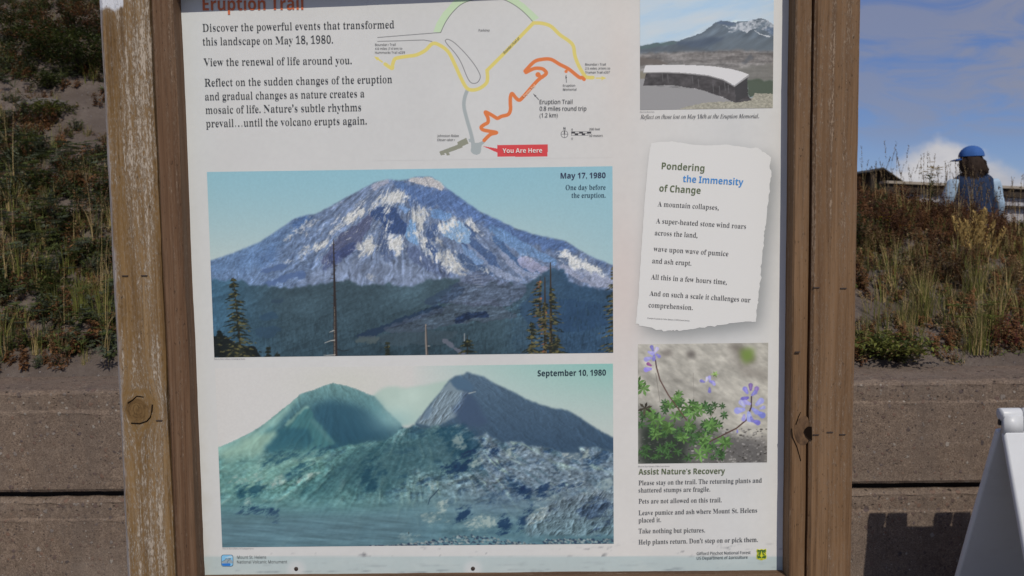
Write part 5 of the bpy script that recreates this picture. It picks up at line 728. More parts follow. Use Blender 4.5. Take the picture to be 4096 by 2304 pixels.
    lite = ['1320,690 1350,710 1400,780 1450,810 1450,840 1400,810 1350,760', '1470,900 1530,880 1500,950 1450,970', '1470,980 1540,1050 1540,1068 1480,1010', '1200,1080 1250,1100 1380,1105 1310,1140 1240,1130',
     '1190,550 1198,560 1180,650 1172,650 1186,600', '1540,480 1590,470 1640,570 1610,600 1560,540', '2340,570 2380,590 2400,650 2350,640', '560,780 620,740 760,680 700,740 600,790', '420,790 500,740 540,760 460,810',
     '2000,900 2200,850 2400,800 2540,760 2540,830 2350,850 2200,880 2050,930', '130,780 250,745 400,730 300,770', '1650,640 1740,620 1720,680 1640,710', '1850,1000 1700,980 1600,1060 1780,1060', '1820,560 1990,600 1900,640',
     '2000,1000 2100,940 2180,920 2100,1000 2020,1040', '1340,1000 1440,970 1470,1000 1400,1040', '220,920 260,890 330,880 300,910']
    for i, q in enumerate(lite): c.nat(q, W if i != 9 else (150, 166, 168), 20, 1.0, 2.4, 46, .7, 140+i, -25, 22, tex=.75+.6*fbm(X, Y, 16, octv=3, seed=33))
    bw = c.mask('1990,1000 2200,880 2400,840 2560,830 2560,1110 2000,1110', 10, None, 10)
    c.mix(bw*.35, (118, 124, 130)); c.shade(bw*relief(ridged(X+wx*.5, Y+wy*.5, 90, 60, ang=30, octv=6, seed=38), 1, .7), .28)
    c.C = c.C*(1-gm[..., None])+np.clip((c.C-112)*1.22+103, 30, 196)*gm[..., None]
    c.mix(c.mask('820,600 1000,560 1200,540 1420,470 1650,520 1700,650 1500,700 1340,700 1250,800 1050,850 900,840 740,880', 30, None, 50)*.35, (46, 72, 84))
    # flat mud, boulders along the bottom edge
    fl = np.clip((Y-930)/80, 0, 1)*np.clip((1500-X)/250, 0, 1)
    c.mix(fl*.6, (88, 116, 127)); c.shade(fl*fbm(X, Y, 160, 14, ang=4, octv=4, seed=39), .10)
    for i in range(620):
        x = 2540-1500*rnd.rand()**1.1; b = 1170-max(0, 75-abs(x-1640)*.16)*rnd.rand() if x < 2100 else 1168-40*rnd.rand()
        s = rnd.uniform(4, 13); v = rnd.rand()
        c.stroke([(x, b), (x+s*.8, b+s*.3)], s, np.array((44, 60, 82)) if v < .55 else np.array((150, 164, 166))*rnd.uniform(.7, 1.05), s*.5, .8)
    c.stroke('1465,820 1440,850 1410,880 1400,915', 5, (40, 60, 80), 4, .9)
    c.stroke('1280,1085 1280,1098', 5, (60, 70, 70), 4)
    return c.C

def paint_memorial(X, Y):
    c = Canvas(X, Y, (176, 196, 214)); rnd = np.random.RandomState(9)
    t = np.clip(Y/520, 0, 1); c.mix(t*.5, (186, 202, 210))
    n = fbm(X, Y, 520, 130, ang=-14, octv=4, seed=1); c.mix(np.clip(n*.9+.15, 0, 1)*.7, (192, 200, 206)); c.mix(np.clip(-n*.8-.05, 0, 1)*.8, (152, 188, 220))
    P = lambda p, col, w=8, so=3, a=1, sd=0, tex=None: c.poly(p, col, w, None, so, a, sd, tex)
    P('200,520 330,495 420,475 460,490 580,452 640,462 760,420 920,360 1000,300 1060,255 1130,232 1220,240 1290,250 1330,235 1420,240 1470,222 1540,208 1620,215 1720,280 1720,700 200,700', (96, 108, 120), 6, 3)
    m = c.mask('200,520 640,462 1000,300 1130,232 1540,208 1720,280 1720,700 200,700', 6, None, 4)
    c.shade(m*fbm(X*.7+Y, Y-X*.6, 60, 200, octv=4, seed=3), .16)
    k = .5+.9*fbm(X, Y, 34, octv=4, seed=4)
    P('1130,270 1250,330 1200,360 1260,370 1340,330 1420,370 1440,330 1560,320 1720,400 1720,270 1620,212 1540,210 1430,245 1300,260 1290,300 1200,290', (190, 196, 204), 12, 3, .85, 5, k)
    P('1480,330 1600,390 1680,400 1660,420 1560,380', (200, 206, 212), 8, 3, .9, 6); P('1600,330 1720,400 1720,300', (90, 110, 140), 10, 6, .5, 7)
    P('1060,260 1130,235 1290,260 1240,290 1150,270', (84, 100, 124), 6, 4, .8, 8)
    P('640,470 1000,420 1180,420 1120,470 860,540 640,560', (72, 84, 102), 14, 12, .7, 9); P('200,530 640,500 1000,560 1000,620 200,630', (84, 92, 100), 12, 12, .7, 10)
    P('200,520 420,478 640,465 620,490 400,520 300,545 200,560', (86, 104, 106), 6, 4, .8)
    P('1010,530 1180,420 1720,430 1720,600 1100,600', (98, 108, 116), 14, 16, .6, 11)
    P('200,600 800,570 1720,560 1720,900 200,900', (122, 118, 116), 14, 14, .9, 12)
    m = c.mask('200,580 1720,560 1720,900 200,900', 0, None, 8); c.shade(m*fbm(X, Y, 200, 36, octv=5, seed=13), .22); c.shade(m*fbm(X, Y, 24, octv=3, seed=14), .1)
    P('200,640 420,660 560,715 200,730', (98, 92, 88), 8, 4, .8); P('1350,700 1450,600 1500,640 1400,720', (90, 94, 100), 14, 4, .7)
    P('1300,760 1720,700 1720,900 1440,900', (112, 112, 108), 14, 6, .7)
    P('200,800 330,800 330,960 200,960', (128, 124, 112), 8, 4)
    P('200,880 500,880 900,900 900,1000 1140,1080 1260,1140 1720,1030 1720,1240 200,1240', (142, 142, 144), 4, 3)
    P('1400,880 1720,900 1720,1060 1440,1080', (74, 84, 72), 14, 6, .95)
    P('550,1240 900,1150 1240,1130 1480,1090 1500,1040 1720,1045 1720,1240', (152, 150, 138), 8, 3)
    m = c.mask('550,1240 900,1150 1240,1130 1500,1040 1720,1045 1720,1240', 8, None, 4); c.shade(m*fbm(X, Y, 16, 10, octv=3, seed=15), .14)
    P('260,955 290,815 480,808 800,820 1000,850 1170,895 1280,960 1420,860 1425,1060 1470,1120 1290,1145 1240,1130 1140,1080 900,1000 600,950', (74, 72, 74), 4, 2)
    m = c.mask('260,955 290,815 800,820 1280,960 1420,860 1470,1120 1240,1130 900,1000', 0, None, 2); c.shade(m*fbm(X, Y, 70, 50, octv=3, seed=16), .2)
    for x, y in ((470, 820), (530, 830), (805, 850), (870, 880), (1035, 940), (1105, 960), (1165, 920), (1205, 950)): c.stroke([(x, y), (x+8, y+90)], 8, (112, 112, 114), 5, .7)
    P('1280,965 1420,870 1425,1070 1290,1140', (60, 60, 62), 4, 2, .8)
    P('283,730 480,722 800,726 1050,740 1250,772 1370,805 1435,832 1272,952 1150,885 980,838 700,810 480,803 260,806', (202, 202, 204), 1, 2)
    c.stroke('1275,960 1435,845', 16, (150, 150, 152), 12); c.stroke('262,812 480,810 700,818 980,846 1150,893 1268,960', 7, (150, 150, 152), 8)
    return c.C

def paint_lupine(X, Y):
    c = Canvas(X, Y, (170, 168, 160)); rnd = np.random.RandomState(21)
    c.shade(fbm(X, Y, 160, 60, ang=30, octv=4, seed=1), .14); c.shade(fbm(X, Y, 40, 24, ang=25, octv=3, seed=2), .08)
    P = lambda p, col, w=10, so=8, a=1, sd=0: c.poly(p, col, w, None, so, a, sd)
    P('230,90 300,85 320,120 260,125', (92, 86, 84), 10, 14, .8); P('400,95 450,95 455,135 410,135', (86, 82, 80), 8, 12, .8)
    P('640,60 720,60 830,160 760,180 690,120', (104, 98, 92), 12, 14, .7); P('720,90 800,80 810,150 740,170', (110, 134, 66), 10, 14, .9)
    P('640,100 730,170 880,230 880,280 740,230', (126, 120, 114), 14, 20, .6)
    P('110,420 300,470 560,560 700,600 880,680 880,780 110,780', (76, 78, 76), 24, 26, .8)
    P('110,540 360,560 420,640 380,780 110,780', (46, 54, 48), 20, 20, .9); P('600,640 880,590 880,770 560,770', (96, 94, 94), 24, 20, .8)
    for i in range(420):
        x, y = rnd.uniform(430, 880), rnd.uniform(560, 770); s = rnd.uniform(3, 11); v = rnd.uniform(50, 178)
        c.stroke([(x, y), (x+s*.6, y)], s, (v, v-2, v-4), s, .7)
    for i in range(90):
        x, y = rnd.uniform(110, 420), rnd.uniform(600, 770); s = rnd.uniform(3, 8); v = rnd.uniform(30, 110); c.stroke([(x, y), (x+s, y)], s, (v, v+4, v), s, .7)
    def leaf(x, y, r, n, a0, spread=360, col=(88, 122, 66), w=.21):
        for k in range(n):
            a = math.radians(a0+spread*k/n+rnd.uniform(-8, 8)); l = r*.64*rnd.uniform(.8, 1.1); g = rnd.uniform(.72, 1.22)
            ex, ey = x+math.cos(a)*l, y+math.sin(a)*l*.9; mx, my = x+math.cos(a)*l*.62, y+math.sin(a)*l*.56
            c.stroke([(x, y), (mx, my)], 4, np.array(col)*g, r*w); c.stroke([(mx, my), (ex, ey)], r*w, np.array(col)*g, 3)
            c.stroke([(x, y), (ex, ey)], 2, np.array(col)*g*1.3, 1.5, .7)
    for i in range(80): leaf(rnd.uniform(115, 640), rnd.uniform(400, 740), rnd.uniform(34, 54), 7, rnd.uniform(0, 50), col=(58, 86, 52))
    for x, y, r in ((140, 320, 84), (300, 420, 66), (350, 380, 54), (240, 520, 86), (290, 560, 80), (180, 470, 64), (440, 470, 92), (480, 450, 70), (560, 550, 88), (380, 620, 66), (220, 600, 70), (510, 620, 80), (620, 640, 86), (480, 720, 84), (420, 540, 70), (330, 490, 64)):
        leaf(x, y, r, 7, rnd.uniform(0, 50), col=(90, 124, 70)); leaf(x+rnd.uniform(-40, 40), y+rnd.uniform(-36, 36), r*.8, 7, rnd.uniform(0, 50), col=(80, 114, 62))
    leaf(150, 440, 74, 6, 40, col=(64, 60, 52)); leaf(570, 235, 34, 6, 0, col=(116, 146, 80))
    c.stroke('218,190 240,270 290,360 340,430 400,510', 8, (92, 72, 66), 7); c.stroke('785,440 760,510 700,560 600,610 540,640', 9, (82, 62, 58), 7)
    c.stroke('213,150 218,190', 7, (70, 50, 60), 7); c.stroke('790,370 788,440', 8, (70, 56, 72), 8)
    c.stroke('215,230 240,400', 3, (110, 104, 98), 2); c.stroke('440,230 444,400', 3, (140, 136, 130), 2); c.stroke('580,430 540,500', 3, (80, 70, 60), 2)
    def petal(x, y, r, a, col): 
        q = math.radians(a); r *= .92; c.stroke([(x-math.cos(q)*r*.3, y-math.sin(q)*r*.3), (x+math.cos(q)*r*.6, y+math.sin(q)*r*.6)], r*.5, col, r*.95, 1, 1.5); c.stroke([(x, y), (x+math.cos(q)*r*.4, y+math.sin(q)*r*.4-r*.25)], r*.3, np.array(col)*1.14, r*.3, .8, 2)
    V = (128, 126, 192); U = (152, 150, 208); K = (106, 100, 170)
    for x, y, r, a, col in ((180, 105, 30, 20, U), (215, 95, 26, -60, (176, 172, 220)), (225, 120, 24, 40, V), (175, 140, 34, 160, U), (205, 130, 28, 100, V), (195, 85, 26, -110, V), (175, 205, 34, 170, (140, 130, 205)), (180, 180, 24, 210, (150, 96, 150)),
        (500, 280, 22, 200, V), (520, 270, 22, -70, (190, 188, 224)), (545, 280, 26, 20, V), (540, 265, 22, -100, U), (538, 325, 24, 90, V), (560, 285, 22, 60, U),
        (785, 320, 32, -90, (132, 112, 170)), (760, 340, 34, -120, V), (815, 340, 34, -70, (140, 122, 180)), (758, 380, 36, 160, K), (800, 355, 30, -40, V), (770, 410, 36, -160, U), (830, 410, 42, -40, (156, 160, 218)), (730, 450, 46, 170, (150, 154, 216)),
        (835, 470, 44, 30, (122, 130, 202)), (740, 420, 36, -130, (176, 178, 226)), (775, 480, 44, 80, (150, 158, 220)), (745, 490, 30, 100, U), (805, 450, 36, 40, (140, 146, 212)), (810, 520, 36, 20, (118, 116, 196)), (790, 500, 26, 70, V), (850, 440, 26, -20, (164, 168, 222)), (705, 575, 14, 90, V)):
        petal(x, y, r, a, np.array(col)*rnd.uniform(.92, 1.06))
    return c.C

def lin(c):
    c = np.clip(np.asarray(c, float)/255., 0, 1)
    return np.where(c <= .04045, c/12.92, ((c+.055)/1.055)**2.4)

def paint_map(X, Y):
    ox, oy, q = ZONES['B']; c = Canvas(X, Y, (0, 0, 0)); c.C = paint_ground(ox+X*q, oy+Y*q, False)
    YEL, ORA, GRY, BLD, RED, GRN, BLK = (205, 192, 112), (205, 116, 68), (155, 163, 165), (134, 136, 122), (197, 70, 74), (182, 203, 172), (66, 66, 70)
    def smooth(P, n=6):
        P = pts(P); Q = []
        for i in range(len(P)-1):
            a, b, d, e = P[max(i-1, 0)], P[i], P[i+1], P[min(i+2, len(P)-1)]
            for k in range(n):
                t = k/n; Q.append(tuple(.5*((2*b[j])+(d[j]-a[j])*t+(2*a[j]-5*b[j]+4*d[j]-e[j])*t*t+(3*b[j]-a[j]-3*d[j]+e[j])*t**3) for j in (0, 1)))
        return Q+[P[-1]]
    c.poly('632,285 660,205 720,110 790,35 850,-30 980,-60 1050,-30 980,0 880,40 800,115 740,200 698,290', GRN); c.poly('1265,0 1180,-40 1250,-60 1390,0 1450,40 1575,160 1518,192 1450,120 1370,55', GRN)
    for P in ('135,335 420,312 698,290', '135,370 340,364 545,357 620,370'): c.stroke(P, 5, BLK, None, .85)
    for P in ('698,290 740,200 800,115 880,40 980,0 1120,-28 1265,0 1370,55 1450,120 1518,192', '737,365 748,352 775,355 830,390 920,480 1000,580 1045,660 1048,700 1025,735 990,744 960,730 930,680 880,560 830,480 760,400 737,365'): c.stroke(smooth(P), 5, BLK, None, .85)
    c.stroke(smooth('935,805 912,870 905,950 930,1060 962,1170 985,1262'), 32, GRY)
    c.poly(smooth('960,1240 985,1262 1020,1275 1060,1262 1085,1243 1098,1266 1062,1300 1056,1350 1040,1374 1012,1380 985,1372 966,1348 970,1300 960,1240', 4), GRY); c.poly('946,1240 978,1232 980,1268 948,1268', GRY)
    for P in ('202,572 262,610 268,580 283,535 310,517 400,502 480,490 560,450 628,388 700,410 770,470 830,590 880,700 930,785 985,803 1050,785 1105,740 1115,690 1111,628', '1525,205 1600,208 1680,235 1760,310 1840,365 1880,412 1895,500 1930,590 1980,672 2005,690 2055,692'): c.stroke(smooth(P), 32, YEL)
    c.stroke('1111,628 1250,490 1525,205', 32, YEL); c.stroke('175,552 135,524', 14, YEL); c.poly('103,503 150,514 130,542', YEL); c.stroke('2085,697 2140,697', 12, YEL); c.poly('2175,697 2132,678 2132,716', YEL)
    c.stroke(smooth('1085,1252 1140,1200 1195,1183 1130,1170 1075,1158 1058,1135 1085,1112 1118,1092 1118,1050 1096,1000 1150,1025 1182,1045 1205,1055 1240,1038 1300,1020 1320,975 1318,920 1320,862 1335,835 1365,870 1396,893 1432,865 1560,720 1636,660 1622,626 1590,611 1530,612 1458,646'), 32, ORA)
    c.stroke(smooth('1450,634 1530,552 1600,530 1680,530 1760,575 1840,617 1930,688 1958,692 1976,708'), 32, ORA)
    c.stroke('1565,666 1566,667', 46, ORA); c.stroke('1575,675 1605,690', 26, ORA); c.stroke('1815,638 1816,638', 28, ORA); c.stroke('1815,638 1828,612', 14, ORA)
    c.poly('845,1268 925,1228 946,1280 890,1305 893,1315 770,1360 780,1382 752,1388 745,1365 728,1368 735,1380 698,1386 685,1352 850,1290', BLD)
    c.poly('1070,1302 1203,1325 1203,1362', RED); c.poly('1202,1292 1651,1288 1651,1397 1202,1398', RED)
    c.poly('1815,664 1807,700 1823,700', BLK); c.stroke('1816,698 1818,736', 5, BLK); c.poly('1521,835 1538,864 1549,852', BLK); c.stroke('1542,857 1571,889', 6, BLK)
    c.stroke(smooth('1832,1197 1823,1219 1801,1228 1779,1219 1770,1197 1779,1175 1801,1166 1823,1175 1832,1197'), 4, BLK); c.stroke('1801,1166 1801,1228', 3, BLK); c.stroke('1770,1197 1832,1197', 3, BLK); c.stroke('1801,1168 1801,1195', 9, BLK)
    for a, b in ((1863, 1898), (1933, 1968), (2003, 2038)): c.poly([(a, 1174), (b, 1174), (b, 1190), (a, 1190)], BLK)
    for a, b in ((1894, 1924), (1955, 1986)): c.poly([(a, 1191), (b, 1191), (b, 1206), (a, 1206)], BLK)
    for P in ('1863,1175 2038,1175', '1863,1190 2038,1190', '1863,1207 2012,1207', '1864,1174 1864,1208', '2011,1190 2011,1208', '2037,1174 2037,1191'): c.stroke(P, 3, BLK)
    return c.C
# ---------------------------------------------------------------- materials of the place
def wood_mat(name, dark, mid, light, flake=(.42, .38, .35), flake_amt=.5, streak=1., fine=1., yellow=None, edge=None, knot_at=None, level=False):
    m, N, p = material(name, .78, .22)
    o = N.n('ShaderNodeTexCoord').outputs['Object']
    if level: s1 = N.n('ShaderNodeSeparateXYZ', i={0: o}); o = N.n('ShaderNodeCombineXYZ', i={0: s1.outputs[2], 1: s1.outputs[1], 2: s1.outputs[0]}).outputs[0]
    wv = N.n('ShaderNodeVectorMath', operation='ADD', i={0: o, 1: N.n('ShaderNodeVectorMath', operation='SCALE', i={0: N.n('ShaderNodeTexNoise', i={'Vector': N.scaled(o, (3, 3, 1.1)), 'Scale': 2., 'Detail': 2.}).outputs[1], 'Scale': .012}).outputs[0]}).outputs[0]
    if knot_at:                               # the grain bows round a knot
        kx, kz, kr = knot_at; s0 = N.n('ShaderNodeSeparateXYZ', i={0: o}); kn = N.noise(N.scaled(o, (45, 45, 45)), 1., 3, .6)
        dx = N.math('DIVIDE', N.math('SUBTRACT', s0.outputs[0], kx), kr); dz = N.math('DIVIDE', N.math('SUBTRACT', s0.outputs[2], kz), kr*1.05)
        kd = N.math('SQRT', N.math('ADD', N.math('MULTIPLY', dx, dx), N.math('MULTIPLY', dz, dz))); kd = N.math('ADD', kd, N.math('MULTIPLY', N.math('SUBTRACT', kn, .5), .5))
        fall = N.math('POWER', 2.718, N.math('MULTIPLY', N.math('MULTIPLY', N.math('ADD', N.math('MULTIPLY', dz, dz), N.math('MULTIPLY', N.math('MULTIPLY', dx, dx), .5)), .42), -1))
        push = N.n('ShaderNodeCombineXYZ', i={0: N.math('MULTIPLY', N.math('MULTIPLY', N.math('SIGN', dx), fall), -kr*.8)}).outputs[0]
        wv = N.n('ShaderNodeVectorMath', operation='ADD', i={0: wv, 1: push}).outputs[0]
    g1 = N.noise(N.scaled(wv, (75*streak, 60, 1.6)), 1., 5, .6)          # annual rings, sawn lengthways
    g2 = N.noise(N.scaled(wv, (330*fine, 330*fine, 9)), 1., 3, .6)       # fibres
    blot = N.noise(N.scaled(o, (9, 9, 3)), 1., 4, .6)
    c = N.ramp(g1, [(.30, dark), (.5, mid), (.72, light)])
    if yellow: c = N.mix(N.rng(blot, .35, .65), c, N.mix(.6, c, yellow))
    c = N.mix(N.rng(g2, .42, .75, 0, .45), c, tuple(x*.45 for x in dark), 'MIX')
    c = N.mix(N.rng(blot, .3, .75, 0, .35), c, tuple(x*.7 for x in mid))
    # specks of old pale coating, thickest along certain lines of the grain
    colm = N.noise(N.scaled(wv, (62*streak, 40, .9)), 1., 4, .65)
    fl = N.noise(N.scaled(wv, (330, 330, 105)), 1., 4, .75); fl2 = N.noise(N.scaled(wv, (130, 130, 14)), 1., 3, .6)
    k = N.math('ADD', N.math('MULTIPLY', fl, .60), N.math('MULTIPLY', fl2, .25))
    k = N.math('ADD', k, N.math('MULTIPLY', N.math('SUBTRACT', colm, .5), .62)); k = N.math('ADD', k, N.math('MULTIPLY', N.math('SUBTRACT', blot, .5), .25))
    fk = N.rng(k, .53-.12*flake_amt, .63-.12*flake_amt)
    hz_ = N.rng(k, .40-.12*flake_amt, .62-.12*flake_amt); c = N.mix(N.math('MULTIPLY', hz_, .38), c, tuple(x*.62 for x in flake))
    c = N.mix(N.math('MULTIPLY', fk, .72), c, flake)
    if knot_at:
        ringv = N.n('ShaderNodeCombineXYZ', i={0: N.math('MULTIPLY', kd, 3.2), 1: N.math('MULTIPLY', dx, .5), 2: N.math('MULTIPLY', dz, .5)}).outputs[0]
        rc = N.ramp(N.noise(ringv, 2.2, 5, .65), [(.3, (.070, .040, .018)), (.48, (.150, .086, .032)), (.7, (.225, .138, .056))])
        c = N.mix(N.rng(kd, .80, 1.05, 1, 0), c, rc); halo = N.rng(N.math('ABSOLUTE', N.math('SUBTRACT', kd, 1.35)), .0, .55, .55, 0); c = N.mix(halo, c, (.215, .125, .040))
    if edge:                                  # grey bare arris, and a scab of white paint near the top
        sx = N.n('ShaderNodeSeparateXYZ', i={0: o}); n = N.noise(N.scaled(o, (40, 40, 7)), 1., 4, .65); jag = N.math('MULTIPLY', N.math('SUBTRACT', n, .5), .030)
        d = N.math('ADD', N.math('SUBTRACT', sx.outputs[0], edge[0]), jag)
        c = N.mix(N.math('MULTIPLY', N.rng(d, .004, .011, 1, 0), .85), c, (.33, .30, .29))
        d2 = N.math('ADD', sx.outputs[2], jag); q1 = N.math('MULTIPLY', N.rng(d2, edge[1]-.004, edge[1]+.004), N.rng(N.math('ADD', sx.outputs[0], N.math('MULTIPLY', jag, .6)), edge[0]+.046, edge[0]+.042))
        c = N.mix(N.math('MULTIPLY', q1, N.rng(fl, .34, .42)), c, (.66, .67, .70))
    pit = N.noise(N.scaled(wv, (240, 240, 75)), 1., 3, .7); c = N.mix(N.rng(pit, .62, .72, 0, .75), c, tuple(x*.3 for x in dark)); N.L.new(c, p.inputs[0])
    h = N.math('ADD', N.math('MULTIPLY', g1, 1.0), N.math('ADD', N.math('MULTIPLY', g2, .5), N.math('MULTIPLY', fk, .35)))
    N.L.new(N.n('ShaderNodeBump', i={'Strength': .8, 'Distance': .0022, 'Height': h}).outputs[0], p.inputs['Normal'])
    return m
M_OLD = wood_mat('weathered_yellow_timber', (.095, .052, .022), (.205, .120, .048), (.33, .215, .105), (.54, .46, .37), .72, .8, .8, (.235, .132, .038), (at(450, 1152, 1.555).x, at(440, 34, 1.555).z), (at(548, 1642, 1.555).x, at(548, 1642, 1.555).z, .0255))
M_BRN = wood_mat('brown_timber', (.085, .044, .024), (.155, .085, .046), (.22, .138, .085), (.36, .26, .18), .22, 1.4, 1.2)
M_LEV = wood_mat('brown_rail_timber', (.085, .044, .024), (.155, .085, .046), (.22, .138, .085), (.36, .26, .18), .22, 1.4, 1.2, level=True)
M_RGT = wood_mat('brown_post_timber', (.118, .062, .030), (.205, .116, .057), (.27, .165, .092), (.36, .26, .18), .28, 1.1, 1.0)

def concrete_mat():
    m, N, p = material('exposed_aggregate_concrete', .92, .15)
    o = N.n('ShaderNodeTexCoord').outputs['Object']
    big = N.noise(N.scaled(o, (1, 1, 1.4)), 2.2, 5, .6); mid = N.noise(o, 26, 5, .65); fin = N.noise(o, 190, 4, .7)
    c = N.mix(N.rng(mid, .3, .7), (.190, .136, .098), (.300, .222, .164))
    c = N.mix(N.rng(big, .35, .7, 0, .55), c, (.185, .145, .118))
    c = N.mix(N.rng(fin, .38, .62, .0, .75), c, (.085, .062, .048)); c = N.mix(N.rng(N.noise(o, 75, 4, .7), .54, .7, 0, .7), c, (.33, .25, .185))
    hgt = N.math('MULTIPLY', fin, .5)
    for sc, th, seed, cols, dens in ((36, .0062, 0, ((.055, .05, .055), (.20, .12, .085), (.34, .30, .26), (.10, .075, .075)), .42), (85, .0026, 5, ((.06, .05, .05), (.24, .16, .115), (.40, .35, .30), (.10, .08, .07)), .5)):
        vv = N.n('ShaderNodeVectorMath', operation='ADD', i={0: o, 1: (seed, seed, seed)}).outputs[0]
        vv = N.n('ShaderNodeVectorMath', operation='ADD', i={0: vv, 1: N.n('ShaderNodeVectorMath', operation='SCALE', i={0: N.n('ShaderNodeTexNoise', i={'Vector': o, 'Scale': sc*1.4}).outputs[1], 'Scale': .6/sc}).outputs[0]}).outputs[0]
        v = N.n('ShaderNodeTexVoronoi', i={'Vector': vv, 'Scale': sc}); cell = N.n('ShaderNodeSeparateColor', i={0: v.outputs['Color']})
        on = N.math('LESS_THAN', cell.outputs[0], dens); r = N.rng(cell.outputs[1], 0, 1, .16, .48)
        k = N.math('MULTIPLY', on, N.rng(N.math('SUBTRACT', r, v.outputs['Distance']), 0, .05))
        pc = N.ramp(cell.outputs[2], [(0, cols[0]), (.38, cols[1]), (.78, cols[3]), (.95, cols[2])])
        c = N.mix(N.math('MULTIPLY', k, .85), c, pc); hgt = N.math('ADD', hgt, N.math('MULTIPLY', k, .45))
    stn = N.noise(N.scaled(o, (5, 5, .7)), 1., 5, .6); c = N.mix(N.rng(stn, .48, .75, 0, .40), c, (.115, .092, .078)); c = N.mix(N.rng(N.noise(N.scaled(o, (1.5, 1.5, 6)), 1., 4, .6), .5, .75, 0, .3), c, (.30, .245, .20))
    # little voids
    vv = N.n('ShaderNodeVectorMath', operation='ADD', i={0: N.scaled(o, (1, 1, 1.9)), 1: N.n('ShaderNodeVectorMath', operation='SCALE', i={0: N.n('ShaderNodeTexNoise', i={'Vector': o, 'Scale': 60.}).outputs[1], 'Scale': .02}).outputs[0]}).outputs[0]
    v = N.n('ShaderNodeTexVoronoi', i={'Vector': vv, 'Scale': 30.}); cell = N.n('ShaderNodeSeparateColor', i={0: v.outputs['Color']})
    k = N.math('MULTIPLY', N.math('LESS_THAN', cell.outputs[0], .62), N.rng(N.math('SUBTRACT', N.rng(cell.outputs[1], 0, 1, .06, .26), v.outputs['Distance']), 0, .06))
    c = N.mix(N.math('MULTIPLY', k, .85), c, (.035, .027, .022)); hgt = N.math('SUBTRACT', hgt, N.math('MULTIPLY', k, 1.6))
    N.L.new(c, p.inputs[0])
    N.L.new(N.n('ShaderNodeBump', i={'Strength': .9, 'Distance': .005, 'Height': hgt}).outputs[0], p.inputs['Normal'])
    return m
M_CON = concrete_mat()

def print_mat(name, rough=.42, spec=.22):
    m, N, p = material(name, rough, spec)
    a = N.n('ShaderNodeAttribute', attribute_name='col').outputs['Color']
    N.L.new(a, p.inputs[0]); return m
M_PRINT = print_mat('printed_laminate')
M_STEEL = plain('rusty_steel', (.05, .035, .03), .6, .4)
M_CRACK = plain('dark_crack', (.012, .008, .006), .95, .0)

# ---------------------------------------------------------------- the sign: timber frame
SIGN = tag(empty('information_sign', (0, 0, 0)), 'large timber-framed white information panel with mountain photographs and trail map', 'sign')

def beam(name, x0, x1, y0, y1, z0, z1, mat, seed=0, wob=.0012, r=.004, lean=0., parent=SIGN, horiz=False):
    """sawn timber, edges eased and slightly uneven; built along z (or along x)"""
    L = (x1-x0) if horiz else (z1-z0); n = max(8, int(L/.02)); rows = []
    a0, a1 = (z0, z1) if horiz else (x0, x1)
    prof = [(a0+r, y0), (a1-r, y0), (a1, y0+r), (a1, y1-r), (a1-r, y1), (a0+r, y1), (a0, y1-r), (a0, y0+r)]
    # extra points along the front so the bump has something to sit on
    V = []; F = []; k = len(prof)
    for i in range(n+1):
        t = i/n; l = (x0 if horiz else z0)+L*t
        for j, (a, y) in enumerate(prof):
            q = mnoise.noise(Vector((seed*7.1+j//2*3.3, l*6, 1.7)))*wob+mnoise.noise(Vector((seed*3.7+j*2.1, l*38, 4.2)))*wob*.55
            s = 1 if a > (a0+a1)/2 else -1
            aa = a+q*s+(lean*(l-z0) if not horiz else 0); yy = y+q*.5
            V.append((l, yy, aa) if horiz else (aa, yy, l))
    for i in range(n):
        for j in range(k):
            b = (j+1) % k; F.append((i*k+j, i*k+b, (i+1)*k+b, (i+1)*k+j))
    F.append(tuple(range(k))[::-1]); F.append(tuple(n*k+j for j in range(k)))
    me = pymesh(name, V, F); me.validate()
    bm = bmesh.new(); bm.from_mesh(me); bmesh.ops.recalc_face_normals(bm, faces=bm.faces); bm.to_mesh(me); bm.free()
    return obj(name, me, mat, parent)

YF = -.045                                   # front of the timbers
PZ0, PZ1 = .868, 1.985                       # panel bottom and top
XL, XR = at(700, 1152, 1.6).x, at(3142, 1152, 1.6).x
XL = at(772, 1152, 1.6).x
lp0 = at(450, 1152, 1.6+YF).x; lp1 = at(644, 1152, 1.6+YF).x
rp0 = at(3246, 1152, 1.6+YF).x; rp1 = at(3426, 1152, 1.6+YF).x
left_post = beam('post', lp0, lp1, YF, .05, -.3, 2.12, M_OLD, 1, .0022, .006)
left_post['label'] = 'yellowed weathered left post with flaking pale coating'
right_post = beam('post', rp0, rp1, YF, .05, -.3, 2.12, M_RGT, 2, .0012, .005)
trim_l = beam('trim_board', lp1+.0022, XL, YF+.004, .012, .80, 2.10, M_BRN, 3, .0012, .004)
trim_r = beam('trim_board', XR, rp0-.0045, YF+.003, .012, .80, 2.10, M_RGT, 4, .0008, .003)
beam('bottom_rail', XL+.001, XR-.001, -.034, .030, .786, PZ0-.003, M_LEV, 5, .001, .004, horiz=True)
hb = beam('header_board', XL+.001, XR-.001, -.038, .030, PZ1+.030, 2.085, M_LEV, 6, .001, .004, horiz=True)
hb.rotation_euler.y = -.0227; hb.location.x = .0455
bm = bmesh.new()
for s in (-1, 1):
    c = (lp0+rp1)/2; e = lp0-.10 if s < 0 else rp1+.10
    vs = bm_box(bm, (min(c, e), -.075, 2.12), (max(c, e), .13, 2.14))
    for v in vs: v.co.z += .0*abs(v.co.x-c)
obj('cap_board', bm_mesh('cap_board', bm), M_LEV, SIGN)

